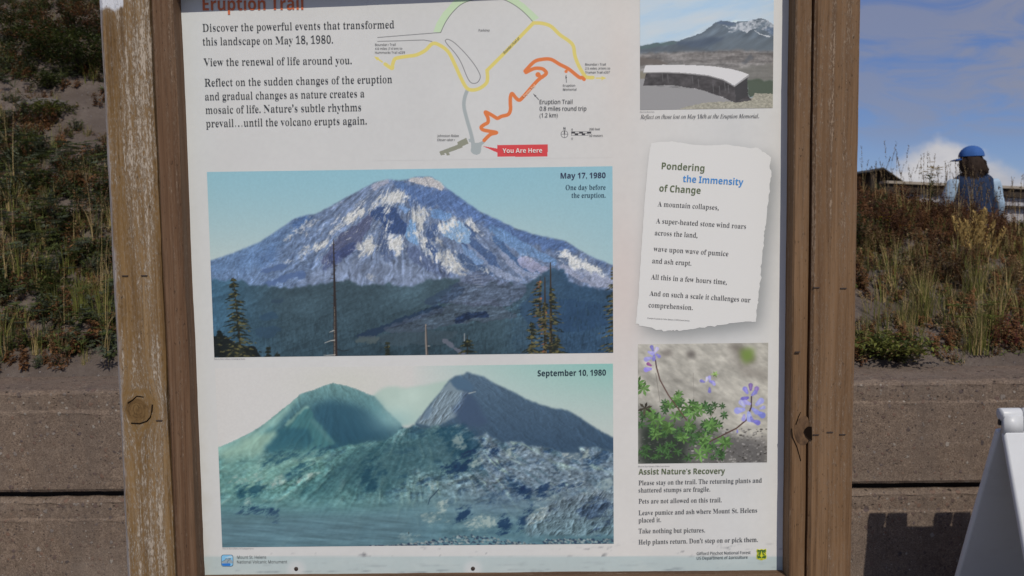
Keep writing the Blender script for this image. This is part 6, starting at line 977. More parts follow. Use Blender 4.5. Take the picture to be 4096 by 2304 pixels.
def staple(px, py, parent, w=.0115):
    p = at(px, py, 1.6+YF-.0012); bm = bmesh.new()
    bm_box(bm, (p.x-w/2, YF-.0022, p.z-.0008), (p.x+w/2, YF+.0012, p.z+.0008))
    obj('staple', bm_mesh('staple', bm), M_STEEL, parent)
for px, py in ((500, 1103), (577, 1102), (637, 1682)): staple(px, py, left_post)
for px, py in ((3264, 1739), (3320, 1729), (3370, 1738), (3374, 1153), (3266, 1150)): staple(px, py, right_post)
staple(3191, 1408, trim_r, .009)

# knots: an oval of dense wood, slightly proud, with the crack that runs round it
def knot(parent, pxs, mat, crack, y, name='knot'):
    q = []; k = len(pxs)
    for i in range(k):
        a, b, c, d = pxs[i-1], pxs[i], pxs[(i+1) % k], pxs[(i+2) % k]
        for j in range(4):
            t = j/4; q.append(tuple(.5*((2*b[e])+(c[e]-a[e])*t+(2*a[e]-5*b[e]+4*c[e]-d[e])*t*t+(3*b[e]-a[e]-3*c[e]+d[e])*t**3) for e in (0, 1)))
    P = [at(a, b, 1.6+y) for a, b in q]; c = sum(P, Vector())/len(P)
    V = [(c.x, y-.0012, c.z)]+[(c.x+(p.x-c.x)*.6, y-.0011, c.z+(p.z-c.z)*.6) for p in P]+[(p.x, y-.0006, p.z) for p in P]
    n = len(P); F = [(0, 1+i, 1+(i+1) % n) for i in range(n)]+[(1+i, 1+n+i, 1+n+(i+1) % n, 1+(i+1) % n) for i in range(n)]
    if mat: obj(name, pymesh(name, V, F), mat, parent, True)
    if crack:
        q = [at(a, b, 1.6+y) for a, b in crack]
        o = obj('crack', pymesh('crack', *join([tube([(p.x, y-.0004, p.z) for p in q], .0012, .0009, 6)])), M_CRACK, parent, True)
def knot_mat(name, a, b, d):
    m, N, p = material(name, .7, .25); o = N.n('ShaderNodeTexCoord').outputs['Object']
    n = N.noise(N.scaled(o, (60, 60, 40)), 1., 5, .65, 1.2); n2 = N.noise(o, 300, 3)
    c = N.ramp(n, [(.3, d), (.48, a), (.7, b)]); c = N.mix(N.rng(n2, .5, .8, 0, .4), c, d); N.L.new(c, p.inputs[0])
    N.L.new(N.n('ShaderNodeBump', i={'Strength': .5, 'Distance': .002, 'Height': n}).outputs[0], p.inputs['Normal']); return m
knot(left_post, pts('500,1600 530,1588 560,1590 590,1602 606,1618 604,1655 598,1680 570,1694 530,1690 500,1680 494,1640'),
     None, pts('512,1612 530,1600 548,1584 575,1588'), YF)
q = [at(a, b, 1.6+YF) for a, b in pts('610,1618 608,1645 602,1668 588,1684 560,1694 525,1692')]
obj('crack', pymesh('crack', *tube([(p.x, YF-.0006, p.z) for p in q], .0014, .001, 6)), M_CRACK, left_post, True)
knot(trim_r, pts('3182,1690 3200,1672 3218,1664 3232,1674 3236,1720 3232,1765 3214,1780 3194,1772 3182,1750 3176,1720'),
     knot_mat('dark_knot_wood', (.120, .068, .036), (.185, .108, .055), (.055, .032, .018)), None, YF+.003)
for c in ('3168,1715 3172,1750 3190,1790 3205,1845', '3185,1700 3195,1670 3204,1650'):
    q = [at(a, b, 1.6+YF) for a, b in pts(c)]
    obj('crack', pymesh('crack', *tube([(p.x, YF+.0022, p.z) for p in q], .0009, .0006, 6)), M_CRACK, trim_r, True)
P = [at(a, b, 1.6+YF+.003) for a, b in pts('3230,1704 3244,1704 3246,1760 3234,1752 3222,1742 3214,1722 3220,1710')]
obj('knot_hole', pymesh('knot_hole', [(p.x, YF-.0012, p.z) for p in P], [tuple(range(len(P)))[::-1]]), M_CRACK, trim_r)

# ---------------------------------------------------------------- the sign: the printed panel
bm = bmesh.new(); bm_box(bm, (XL-.02, .0009, PZ0), (XR+.02, .010, PZ1+.06), .001, 1)
M_BACK = plain('panel_core', (.62, .62, .60), .5, .3, .03)
PANEL = obj('panel', bm_mesh('panel', bm), M_BACK, SIGN)

ZONES = {'A': (700, 0, 1000/2229.), 'B': (1450, 0, 1050/2341.), 'C': (800, 640, 1680/2576.), 'D': (800, 1420, 1680/2576.),
         'E': (2480, 0, 670/1867.), 'F': (2480, 500, 670/1103.), 'G': (2480, 1340, 670/1007.), 'P': (0, 0, 1.)}
def zpx(z, x, y): ox, oy, s = ZONES[z]; return ox+x*s, oy+y*s
def on_panel(z, x, y, lift=0.): 
    p = at(*zpx(z, x, y), 1.6-lift); return Vector((p.x, -lift, p.z))

def grid_print(name, zone, corners, step, painter, lift, albedo=KPRINT):
    """a rectangular print whose colours come from painter(X, Y) in the zone's units"""
    tl, tr, br, bl = [on_panel(zone, *c) for c in corners]
    x0, x1 = (tl.x+bl.x)/2, (tr.x+br.x)/2; z0, z1 = (bl.z+br.z)/2, (tl.z+tr.z)/2
    ox, oy, s = ZONES[zone]
    nx = int((corners[1][0]-corners[0][0])/step); ny = int((corners[3][1]-corners[0][1])/step)
    gx, gz = np.meshgrid(np.linspace(x0, x1, nx+1), np.linspace(z1, z0, ny+1))
    d = np.stack([gx-EYE.x, np.full_like(gx, -EYE.y), gz-EYE.z], -1)
    dz = d@np.array(FWD); X = (CX+FPX*(d@np.array(RGT))/dz-ox)/s; Y = (CY-FPX*(d@np.array(UPV))/dz-oy)/s
    # the painters expect near-regular coordinates: the panel is seen almost square on
    C = lin(painter(X, Y))*albedo*np.array(TONE)
    C = np.clip(C, 0, .9)
    V = np.stack([gx, np.full_like(gx, -lift), gz], -1).reshape(-1, 3)
    i = np.arange((nx+1)*(ny+1)).reshape(ny+1, nx+1)
    F = np.stack([i[1:, :-1], i[1:, 1:], i[:-1, 1:], i[:-1, :-1]], -1).reshape(-1, 4)
    return obj(name, mesh_np(name, V, F, C.reshape(-1, 3)), M_PRINT, PANEL)

def paint_ground(X, Y, torn=True):
    c = Canvas(X, Y, (192, 193, 193))
    c.mix(np.clip((900-X)/250, 0, 1)*.8, (190, 197, 199)); c.mix(np.clip(1-abs(X-2500)/420, 0, 1)*.4, (204, 199, 194))
    c.mix(np.exp(-((X-2490)/90)**2-((Y-1150)/330)**2)*.42, (202, 184, 178)); c.mix(np.exp(-((X-2480)/60)**2-((Y-260)/240)**2)*.25, (202, 188, 180))
    c.mix(np.clip((X-2950)/150, 0, 1)*.5, (203, 202, 199))
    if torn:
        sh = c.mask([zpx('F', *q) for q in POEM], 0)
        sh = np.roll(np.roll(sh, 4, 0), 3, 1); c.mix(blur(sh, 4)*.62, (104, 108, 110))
    c.mix(np.clip((Y-2222)/6, 0, 1), (168, 181, 183))
    fb = np.clip((Y-2222)/6, 0, 1)
    for x in (1185, 1892): c.mix(np.exp(-(np.hypot(X-x, Y-2276)/36)**4)*.7, (192, 194, 196))
    sm = fbm(X, Y, 90, 8, octv=4, seed=4); c.mix(fb*np.clip(sm-.35, 0, 1)*1.5*np.clip((Y-2240)/50, 0, 1), (122, 132, 138))
    c.mix(fb*np.clip(fbm(X, Y, 130, 40, octv=3, seed=14), 0, 1)*.35, (186, 194, 194))
    st = fbm(X, Y, 60, 16, octv=4, seed=9, gain=.7); c.mix(np.clip(st-.62, 0, 1)*2.0*np.clip((Y-2150)/60, 0, 1)*(1-fb), (120, 122, 126))
    c.shade(fbm(X, Y, 260, octv=4, seed=5), .012); c.shade(fbm(X, Y, 14, octv=2, seed=6), .006)
    # grime along the lower left edge
    c.mix(np.clip((845-X+fbm(X, Y, 40, seed=8)*30)/60, 0, 1)*np.clip((Y-1500)/700, 0, 1)*.4, (172, 170, 160))
    return c.C
POEM = pts('205,120 260,112 340,108 420,120 480,130 560,135 640,132 700,128 780,140 860,152 905,150 930,165 950,180 985,205 994,215 990,240 983,270 992,300 998,320 990,360 984,420 975,500 968,580 960,650 952,700 946,760 940,830 932,900 928,960 930,1010 918,1080 910,1150 903,1220 895,1298 850,1296 800,1295 720,1310 640,1325 560,1330 480,1342 400,1355 350,1350 300,1357 240,1345 180,1330 130,1318 106,1310 110,1240 118,1160 124,1080 128,1000 135,900 142,800 148,700 155,600 162,500 170,400 180,300 188,220 196,160')
bx0, bx1 = (772-90), 3160
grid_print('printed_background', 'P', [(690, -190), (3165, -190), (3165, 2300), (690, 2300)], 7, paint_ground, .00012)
grid_print('mountain_photo_before', 'C', [(45, 70), (2532, 42), (2532, 1186), (86, 1207)], 4.2, paint_before, .0006)
grid_print('crater_photo_after', 'D', [(92, 78), (2532, 56), (2538, 1162), (138, 1174)], 4.2, paint_after, .0006)
grid_print('memorial_photo', 'E', [(223, -60), (1712, -60), (1704, 1211), (223, 1219)], 6, paint_memorial, .0006)
grid_print('lupine_photo', 'G', [(107, 57), (891, 45), (883, 760), (110, 778)], 3, paint_lupine, .0006)

class Print:
    """flat printed shapes gathered into one mesh with a colour per shape"""
    def __init__(s, lift=.0010): s.V = []; s.F = []; s.C = []; s.lift = lift; s.k = 0
    def add(s, V, F, col, dl=None):
        o = len(s.V); s.V += [Vector((v.x, -s.lift-s.k*.00002, v.z)) for v in V]; s.F += [tuple(i+o for i in f) for f in F]; s.C += [col]*len(V); s.k += 1
    def poly(s, zone, P, col):
        P = pts(P) if isinstance(P, str) else P
        V = [on_panel(zone, *p, s.lift) for p in P]; s.add(V, tessellate_polygon([V]), col)
    def line(s, zone, P, w, col, smooth=0, w1=None, cap=True):
        P = pts(P) if isinstance(P, str) else P
        if smooth:
            Q = []
            for i in range(len(P)-1):
                a, b, c, d = P[max(i-1, 0)], P[i], P[i+1], P[min(i+2, len(P)-1)]
                for k in range(smooth):
                    t = k/smooth
                    Q.append(tuple(.5*((2*b[j])+(c[j]-a[j])*t+(2*a[j]-5*b[j]+4*c[j]-d[j])*t*t+(3*b[j]-a[j]-3*c[j]+d[j])*t**3) for j in (0, 1)))
            P = Q+[P[-1]]
        L = []; R = []; n = len(P)
        for i, p in enumerate(P):
            a, b = P[max(i-1, 0)], P[min(i+1, n-1)]; dx, dy = b[0]-a[0], b[1]-a[1]; l = math.hypot(dx, dy) or 1
            ww = (w if w1 is None else w+(w1-w)*i/(n-1))/2
            L.append((p[0]-dy/l*ww, p[1]+dx/l*ww)); R.append((p[0]+dy/l*ww, p[1]-dx/l*ww))
        V = [on_panel(zone, *p, s.lift) for p in L+R]; s.add(V, [(i, i+1, n+i+1, n+i) for i in range(n-1)], col)
        if cap and w > 8:
            for p in (P[0], P[-1]): s.disc(zone, p, w/2, col)
    def disc(s, zone, c, r, col, n=20, r0=0):
        if r0:
            Po = [(c[0]+r*math.cos(2*math.pi*i/n), c[1]+r*math.sin(2*math.pi*i/n)) for i in range(n)]; Pi = [(c[0]+r0*math.cos(2*math.pi*i/n), c[1]+r0*math.sin(2*math.pi*i/n)) for i in range(n)]
            V = [on_panel(zone, *p, s.lift) for p in Po+Pi]; s.add(V, [(i, (i+1) % n, n+(i+1) % n, n+i) for i in range(n)], col)
        else: s.poly(zone, [(c[0]+r*math.cos(2*math.pi*i/n), c[1]+r*math.sin(2*math.pi*i/n)) for i in range(n)], col)
    def text(s, zone, t, x0, y0, x1, y1, cap, col, font='serif', d=None):
        """set t so that it runs from (x0, y0) to (x1, y1) along the baseline; cap = height of a capital, zone units"""
        a, b = on_panel(zone, x0, y0, s.lift), on_panel(zone, x1, y1, s.lift)
        up = on_panel(zone, x0, y0-cap, s.lift).z-a.z
        H = {'serif': .678, 'sans': .714, 'bold': .714, 'italic': .692}[font]; sy = up/H
        dirv = b-a; wid = dirv.length; ex = dirv/wid; ey = Vector((-ex.z, 0, ex.x))
        d = {'serif': .018, 'sans': -.004, 'bold': 0, 'italic': -.004}[font] if d is None else d
        t = t.replace('’', "'"); pen = 0; loops = []; lo = hi = None
        for ch in t:
            f = font if (font, ch) in GLYPH else 'serif'
            adv, L = GLYPH[f, ch]
            for p in L:
                q = thin(p, .03 if font == 'italic' and not ch.isalpha() else d); q = q+np.array([pen, 0]); loops.append(q)
                lo = q[:, 0].min() if lo is None else min(lo, q[:, 0].min()); hi = q[:, 0].max() if hi is None else max(hi, q[:, 0].max())
            pen += adv*(1 if ch != ' ' else .92)
        sx = wid/(hi-lo); cu = bpy.data.curves.new('lettering', 'CURVE'); cu.dimensions = '2D'; cu.fill_mode = 'BOTH'
        for q in loops:
            sp_ = cu.splines.new('POLY'); sp_.points.add(len(q)-1); sp_.use_cyclic_u = True
            co = np.zeros((len(q), 4)); co[:, 0] = (q[:, 0]-lo)*sx; co[:, 1] = q[:, 1]*sy; co[:, 3] = 1
            sp_.points.foreach_set('co', (co*[1000, 1000, 1, 1]).ravel())
        o = bpy.data.objects.new('lettering', cu); me = o.to_mesh()
        V = [a+ex*(v.co.x/1000)+ey*(v.co.y/1000) for v in me.vertices]; F = [tuple(p.vertices) for p in me.polygons]
        o.to_mesh_clear(); bpy.data.objects.remove(o); bpy.data.curves.remove(cu)
        s.add(V, F, col)
    def build(s, name, parent=PANEL):
        me = bpy.data.meshes.new(name); me.from_pydata([tuple(v) for v in s.V], [], s.F); me.update()
        a = me.color_attributes.new('col', 'FLOAT_COLOR', 'POINT')
        a.data.foreach_set('color', np.array([(*c, 1) for c in s.C], np.float32).ravel())
        return obj(name, me, M_PRINT, parent)

DARK = ink(58, 61, 66); GREEN_T = ink(92, 102, 78); BLUE_T = ink(70, 130, 190); MAPT = ink(84, 86, 90)
p = Print(.0012); p.text('A', 'Eruption Trail', 247, 93, 1145, 86, 113, ink(184, 100, 66), 'bold'); p.build('title_lettering')
p = Print(.0012)
for t, x0, y0, x1, y1 in (('Discover the powerful events that transformed', 245, 281, 1955, 250), ('this landscape on May 18, 1980.', 248, 403, 1410, 385),
    ('View the renewal of life around you.', 255, 588, 1577, 569), ('Reflect on the sudden changes of the eruption', 264, 770, 1937, 738), ('and gradual changes as nature creates a', 269, 893, 1689, 865),
    ('mosaic of life. Nature’s subtle rhythms', 273, 1013, 1660, 988), ('prevail…until the volcano erupts again.', 277, 1133, 1711, 1107)):
    p.text('A', t, x0, y0, x1, y1, 68, DARK)
p.build('introduction_lettering')

# trail map
grid_print('trail_map', 'B', [(60, -60), (2235, -60), (2235, 1420), (60, 1420)], 3.9, paint_map, .00028)
p = Print(.0012)
for t, x0, y0, x1, y1, cap, f in (('Boundary Trail', 112, 408, 296, 406, 20, 'sans'), ('4.6 miles (7.4 km) to', 112, 443, 355, 441, 20, 'sans'), ('Hummocks Trail #229', 112, 478, 379, 476, 20, 'sans'), ('Parking', 1036, 279, 1132, 279, 20, 'sans'),
    ('Boundary Trail', 1986, 583, 2170, 583, 20, 'sans'), ('2.5 miles (4 km) to', 1986, 619, 2209, 618, 20, 'sans'), ('Truman Trail #207', 1986, 654, 2207, 654, 20, 'sans'), ('Eruption', 1788, 772, 1897, 771, 20, 'sans'), ('Memorial', 1788, 807, 1908, 806, 20, 'sans'),
    ('Johnston Ridge', 667, 1220, 860, 1219, 20, 'sans'), ('Observatory', 667, 1256, 825, 1255, 20, 'sans'), ('200 feet', 2022, 1161, 2118, 1160, 20, 'sans'), ('50 meters', 2022, 1219, 2143, 1218, 20, 'sans'),
    ('0', 1863, 1163, 1876, 1163, 17, 'sans'), ('0', 1863, 1244, 1876, 1244, 17, 'sans'), ('N', 1792, 1154, 1811, 1154, 21, 'bold'), ('Boundary Trail #1', 1268, 478, 1402, 346, 21, 'sans')):
    p.text('B', t, x0, y0, x1, y1, cap, MAPT, f, -.010 if f == 'sans' else 0)
for t, x1, y in (('Eruption Trail', 1873, 926), ('0.8 miles round trip', 1997, 986), ('(1.2 km)', 1742, 1046)): p.text('B', t, 1580, y, x1, y-1, 37, ink(70, 72, 76), 'sans', -.008)
p.text('B', 'Eruption Trail', 1441, 868, 1545, 765, 20, ink(226, 188, 160), 'bold'); p.text('B', 'You Are Here', 1249, 1364, 1602, 1361, 40, ink(228, 206, 202), 'bold', .004)
p.build('map_lettering')

p = Print(.0014)
p.text('C', 'May 17, 1980', 2212, 113, 2488, 110, 34, ink(54, 60, 84), 'bold'); p.text('C', 'One day before', 2243, 183, 2488, 181, 30, ink(36, 58, 78)); p.text('C', 'the eruption.', 2279, 231, 2488, 230, 30, ink(36, 58, 78))
p.text('D', 'September 10, 1980', 2071, 130, 2490, 125, 36, ink(40, 54, 66), 'bold')
p.text('C', 'Photo by Harry Glicken, US Geological Survey', 86, 1224, 277, 1223, 8, ink(120, 120, 122)); p.text('D', 'Photo by Harry Glicken, US Geological Survey', 138, 1191, 330, 1190, 8, ink(130, 132, 136))
p.text('E', 'Photo by Rick Wales', 224, 1252, 386, 1251, 13, ink(120, 120, 122)); p.text('E', 'Reflect on those lost on May 18th at the Eruption Memorial.', 228, 1323, 1551, 1313, 44, ink(76, 76, 80), 'italic')
p.text('G', 'Photo by Peter Frenzen, USDA Forest Service.', 110, 794, 300, 792, 8, ink(120, 120, 122)); p.build('caption_lettering')

# torn-paper poem
rnd = random.Random(4); P = []
for i, a in enumerate(POEM):
    b = POEM[(i+1) % len(POEM)]
    for k in range(4):
        t = k/4; j = 2.6 if (a[0] > 880 or a[1] > 1290) else 1.0
        P.append((a[0]+(b[0]-a[0])*t+rnd.gauss(0, j), a[1]+(b[1]-a[1])*t+rnd.gauss(0, j)))
def paint_paper(X, Y):
    c = Canvas(X, Y, (203, 203, 202)); c.shade(fbm(X, Y, 220, 120, octv=4, seed=5), .02)
    for y0, k in ((760, -.02), (1060, -.015), (450, .01)): c.shade(np.exp(-((Y-y0+X*.05)/16)**2), k)
    c.mix(np.clip((X-900)/90, 0, 1)*np.clip((260-Y)/60, 0, 1)*.4, (188, 188, 188)); return c.C
p = Print(.0007); p.poly('F', P, ink(204, 204, 203)); PAPER = p.build('poem_paper')
p = Print(.0013)
p.text('F', 'Pondering', 274, 290, 555, 306, 44, GREEN_T, 'bold'); p.text('F', 'the Immensity', 413, 375, 811, 398, 44, BLUE_T, 'bold'); p.text('F', 'of Change', 258, 437, 530, 453, 44, GREEN_T, 'bold'); p.build('poem_heading')
p = Print(.0013)
for t, x0, y0, x1, y1 in (('A mountain collapses,', 247, 535, 650, 560), ('A super-heated stone wind roars', 236, 646, 829, 684), ('across the land,', 229, 725, 510, 742), ('wave upon wave of pumice', 220, 830, 713, 864), ('and ash erupt.', 212, 909, 470, 926),
    ('All this in a few hours time,', 203, 1015, 703, 1050), ('And on such a scale it challenges our', 194, 1123, 858, 1168), ('comprehension.', 188, 1200, 479, 1218)): p.text('F', t, x0, y0, x1, y1, 33, ink(66, 66, 70))
p.text('F', 'Excerpt of a poem by Celise Spencer, USDA Forest Service.', 180, 1275, 460, 1293, 9, ink(110, 110, 112)); p.build('poem_lettering')

p = Print(.0012); p.text('G', 'Assist Nature’s Recovery', 112, 839, 632, 834, 34, GREEN_T, 'bold'); p.build('rules_heading')
p = Print(.0012)
for t, y0, x1, y1 in (('Please stay on the trail. The returning plants and', 903, 853, 887), ('shattered stumps are fragile.', 947, 543, 940), ('Pets are not allowed on this trail.', 1013, 612, 1005), ('Leave pumice and ash where Mount St. Helens', 1083, 825, 1067), ('placed it.', 1127, 248, 1124),
    ('Take nothing but pictures.', 1192, 512, 1186), ('Help plants return. Don’t step on or pick them.', 1259, 830, 1243)): p.text('G', t, 112, y0, x1, y1, 28, ink(78, 80, 84))
p.build('rules_lettering')
p = Print(.0012); FT = ink(92, 98, 102)
p.text('G', 'Gifford Pinchot National Forest', 462, 1323, 786, 1316, 18, FT, 'sans', -.008); p.text('G', 'US Department of Agriculture', 462, 1351, 768, 1344, 18, FT, 'sans', -.008)
p.text('D', 'Mount St. Helens', 227, 1249, 406, 1249, 18, FT, 'sans', -.008); p.text('D', 'National Volcanic Monument', 227, 1278, 535, 1277, 18, FT, 'sans', -.008); p.build('footer_lettering')

# small emblems in the footer
p = Print(.0008)
def rrect(x0, y0, x1, y1, r, n=5):
    o = []
    for cx, cy, a in ((x1-r, y0+r, -90), (x1-r, y1-r, 0), (x0+r, y1-r, 90), (x0+r, y0+r, 180)):
        o += [(cx+r*math.cos(rad(a+90*i/n)), cy+r*math.sin(rad(a+90*i/n))) for i in range(n+1)]
    return o
p.poly('D', rrect(130, 1225, 204, 1297, 14), ink(60, 80, 108)); p.poly('D', rrect(133, 1228, 201, 1294, 12), ink(122, 178, 214))
p.poly('D', '134,1268 148,1262 160,1248 168,1250 176,1248 186,1250 200,1264 200,1278 134,1278', ink(138, 154, 164)); p.line('D', '134,1266 150,1261 160,1248 168,1252 180,1247 190,1249', 2.5, ink(60, 70, 84), cap=False); p.line('D', '186,1252 172,1262 166,1276', 2.5, ink(60, 70, 84), cap=False)
p.poly('D', '134,1279 182,1277 188,1284 184,1293 144,1293 134,1286', ink(48, 112, 190)); p.poly('D', '150,1244 168,1238 186,1230 199,1232 199,1242 176,1246', ink(160, 190, 208)); p.build('monument_emblem')
p = Print(.0008)
def shield(k): 
    c = (851, 1319); P = pts('824,1286 838,1290 851,1286 864,1290 878,1284 881,1296 878,1312 882,1330 880,1346 866,1350 851,1355 836,1351 822,1346 820,1330 824,1312 820,1296')
    return [(c[0]+(x-c[0])*k, c[1]+(y-c[1])*k) for x, y in P]
YS, GS = ink(196, 196, 52), ink(64, 98, 50)
p.poly('G', shield(1), YS); p.poly('G', shield(.88), GS); p.poly('G', '851,1296 860,1332 842,1332', YS); p.poly('G', '849,1331 853,1331 853,1340 849,1340', YS)
p.text('G', 'U', 826, 1328, 842, 1328, 24, YS, 'serif', .005); p.text('G', 'S', 862, 1328, 876, 1328, 24, YS, 'serif', .005); p.poly('G', '834,1343 868,1343 866,1347 836,1347', YS); p.build('forest_shield_emblem')

for x, y in ((1185, 2275), (1892, 2274)):
    c = on_panel('P', x, y); bm = bmesh.new(); r = bmesh.ops.create_uvsphere(bm, u_segments=16, v_segments=8, radius=.0042)
    for v in r['verts']: v.co = Vector((v.co.x, v.co.y*.45, v.co.z))+Vector((c.x, -.0006, c.z))
    obj('screw', bm_mesh('screw', bm), M_STEEL, PANEL, True)
# ---------------------------------------------------------------- ground, wall, hillside
WY = 1.8                                     # front face of the retaining wall
def wall_z(px, py): return at(px, py, WY+1.6).z
WT = .5*(wall_z(200, 1556)+wall_z(3700, 1531))          # top of the wall
Z1a, Z1b = .5*(wall_z(250, 1976)+wall_z(3650, 1926)), .5*(wall_z(250, 2004)+wall_z(3650, 1955))   # open joint
def profile(zt, zb):
    # one precast beam: rounded arris, a smoother band along the top, then the main face
    return [(WY+.34, zt), (WY+.026, zt), (WY+.012, zt-.006), (WY+.004, zt-.018), (WY+.006, zt-.026), (WY+.006, zt-.085), (WY+.0005, zt-.093), (WY, zt-.105), (WY, zb+.012), (WY+.008, zb), (WY+.34, zb)]
WALL = tag(empty('retaining_wall', (0, WY, 0)), 'long tan retaining wall of stacked exposed aggregate concrete beams below the weedy bank', 'wall')
def wall_beam(zt, zb, seed):
    P = profile(zt, zb); xs = np.arange(-9, 9.01, .03); V = []; F = []; k = len(P)
    for x in xs:
        for j, (y, z) in enumerate(P):
            q = mnoise.noise(Vector((x*14, j*1.9+seed, seed)))*.0055+mnoise.noise(Vector((x*50, j*3.1, seed)))*.0022
            e = 1.0 if 1 <= j <= k-2 else 0
            edge = 1.4 if j in (1, 2, 3, 5, 6, 9) else .4
            V.append((x, y-WY+q*e*.8, z+q*e*edge*(1 if j < 7 else -.6)))
    n = len(xs)
    for i in range(n-1):
        for j in range(k):
            b = (j+1) % k; F.append((i*k+j, (i+1)*k+j, (i+1)*k+b, i*k+b))
    me = pymesh('concrete_beam', V, F); bm = bmesh.new(); bm.from_mesh(me); bmesh.ops.recalc_face_normals(bm, faces=bm.faces); bm.to_mesh(me); bm.free()
    return obj('concrete_beam', me, M_CON, WALL)
wall_beam(WT, Z1a, 1.); wall_beam(Z1b, -.25, 2.)
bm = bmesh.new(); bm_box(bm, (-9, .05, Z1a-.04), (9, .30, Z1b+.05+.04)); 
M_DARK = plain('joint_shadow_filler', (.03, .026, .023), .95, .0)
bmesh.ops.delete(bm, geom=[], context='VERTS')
obj('joint_shade_strip', bm_mesh('joint_shade_strip', bm), M_DARK, WALL)  # near-black strip set inside the open joint to stand for its shade

def crest_d(x): return 6.0+np.maximum(0, 2.1-x)*2.6
def hz(x, y):
    """height of the bank at (x, y)"""
    x = np.asarray(x, float); y = np.asarray(y, float); d = y+1.6
    sl_ = np.where(x < 2.6, np.clip(.38+(2.6-x)*.05, .12, .72), np.clip(.38-.14*(x-2.6), .12, .4)); b = 1.
    up = WT+.012+sl_*b*np.maximum(d-3.74, 0)
    cd = crest_d(x); top = WT+.012+sl_*b*(cd-3.74)
    down = np.maximum(top-(d-cd)*1.1, .52)
    t = np.clip((d-cd+.25)/.5, 0, 1); t = t*t*(3-2*t)
    h = up*(1-t)+np.minimum(up, down)*t
    far = np.clip((d-22)/60, 0, 1); h = np.where(x+0*d > -3, h-far*12, h)
    n = fbm(x, y, .9, octv=4, seed=3)*.035+fbm(x, y, .22, octv=3, seed=8)*.012
    lip = np.clip((3.80-d+fbm(x, y, .30, octv=3, seed=41)*.07)/.05, 0, 1)*.03        # soil thins out on the wall's top
    return h-lip+n*np.clip((d-3.78)/.35, 0, 1)*np.clip((60-d)/20, 0, 1)
def soil_mat():
    m, N, p = material('pumice_soil', .95, .1); o = N.n('ShaderNodeTexCoord').outputs['Object']
    a, b, f = N.noise(o, 2.2, 5, .6), N.noise(o, 34, 5, .65), N.noise(o, 210, 3, .7)
    c = N.mix(N.rng(a, .35, .65), (.125, .098, .080), (.190, .155, .130)); c = N.mix(N.rng(b, .35, .7, 0, .6), c, (.115, .088, .075))
    v = N.n('ShaderNodeTexVoronoi', i={'Vector': o, 'Scale': 42.}); k = N.rng(v.outputs['Distance'], .18, .30, 1, 0)
    cell = N.n('ShaderNodeSeparateColor', i={0: v.outputs['Color']}); k = N.math('MULTIPLY', k, N.math('LESS_THAN', cell.outputs[0], .4))
    c = N.mix(N.math('MULTIPLY', k, .6), c, N.mix(cell.outputs[1], (.13, .11, .11), (.33, .30, .28))); c = N.mix(N.rng(f, .45, .75, 0, .4), c, (.08, .06, .05))
    N.L.new(c, p.inputs[0]); h = N.math('ADD', N.math('ADD', b, N.math('MULTIPLY', k, .5)), N.math('MULTIPLY', f, .4))
    N.L.new(N.n('ShaderNodeBump', i={'Strength': .8, 'Distance': .02, 'Height': h}).outputs[0], p.inputs['Normal']); return m
M_SOIL = soil_mat()
def sheet(name, xs, ys, zf, mat, **kw):
    gx, gy = np.meshgrid(xs, ys); gz = zf(gx, gy); V = np.stack([gx, gy, gz], -1).reshape(-1, 3)
    i = np.arange(gx.size).reshape(gx.shape); F = np.stack([i[:-1, :-1], i[:-1, 1:], i[1:, 1:], i[1:, :-1]], -1).reshape(-1, 4)
    return tag(obj(name, mesh_np(name, V, F), mat, None, True), **kw)
sheet('hillside', np.concatenate([np.linspace(-60, -9, 24), np.linspace(-8.9, 9, 300), np.linspace(9.3, 60, 24)]), np.concatenate([np.linspace(WY+.26, 9, 190), np.linspace(9.1, 90, 70)]), hz, M_SOIL, kind='structure')
def valley_mat():
    m, N, p = material('far_valley', .95, .05); o = N.n('ShaderNodeTexCoord').outputs['Object']
    N.L.new(N.mix(N.noise(o, .01, 6), (.10, .12, .12), (.20, .20, .19)), p.inputs[0]); return m
sheet('terrain', np.linspace(-900, 900, 60), np.linspace(86, 2200, 60), lambda x, y: -60+fbm(x, y, 300, octv=4, seed=2)*30-40*np.clip((y-86)/300, 0, 1), valley_mat(), kind='structure')
M_PAVE = plain('plaza_paving', (.21, .195, .18), .9, .15, .18, 16, .003)
sheet('ground', np.linspace(-40, 40, 30), np.linspace(-40, WY+.02, 30), lambda x, y: 0*x, M_PAVE, kind='structure')

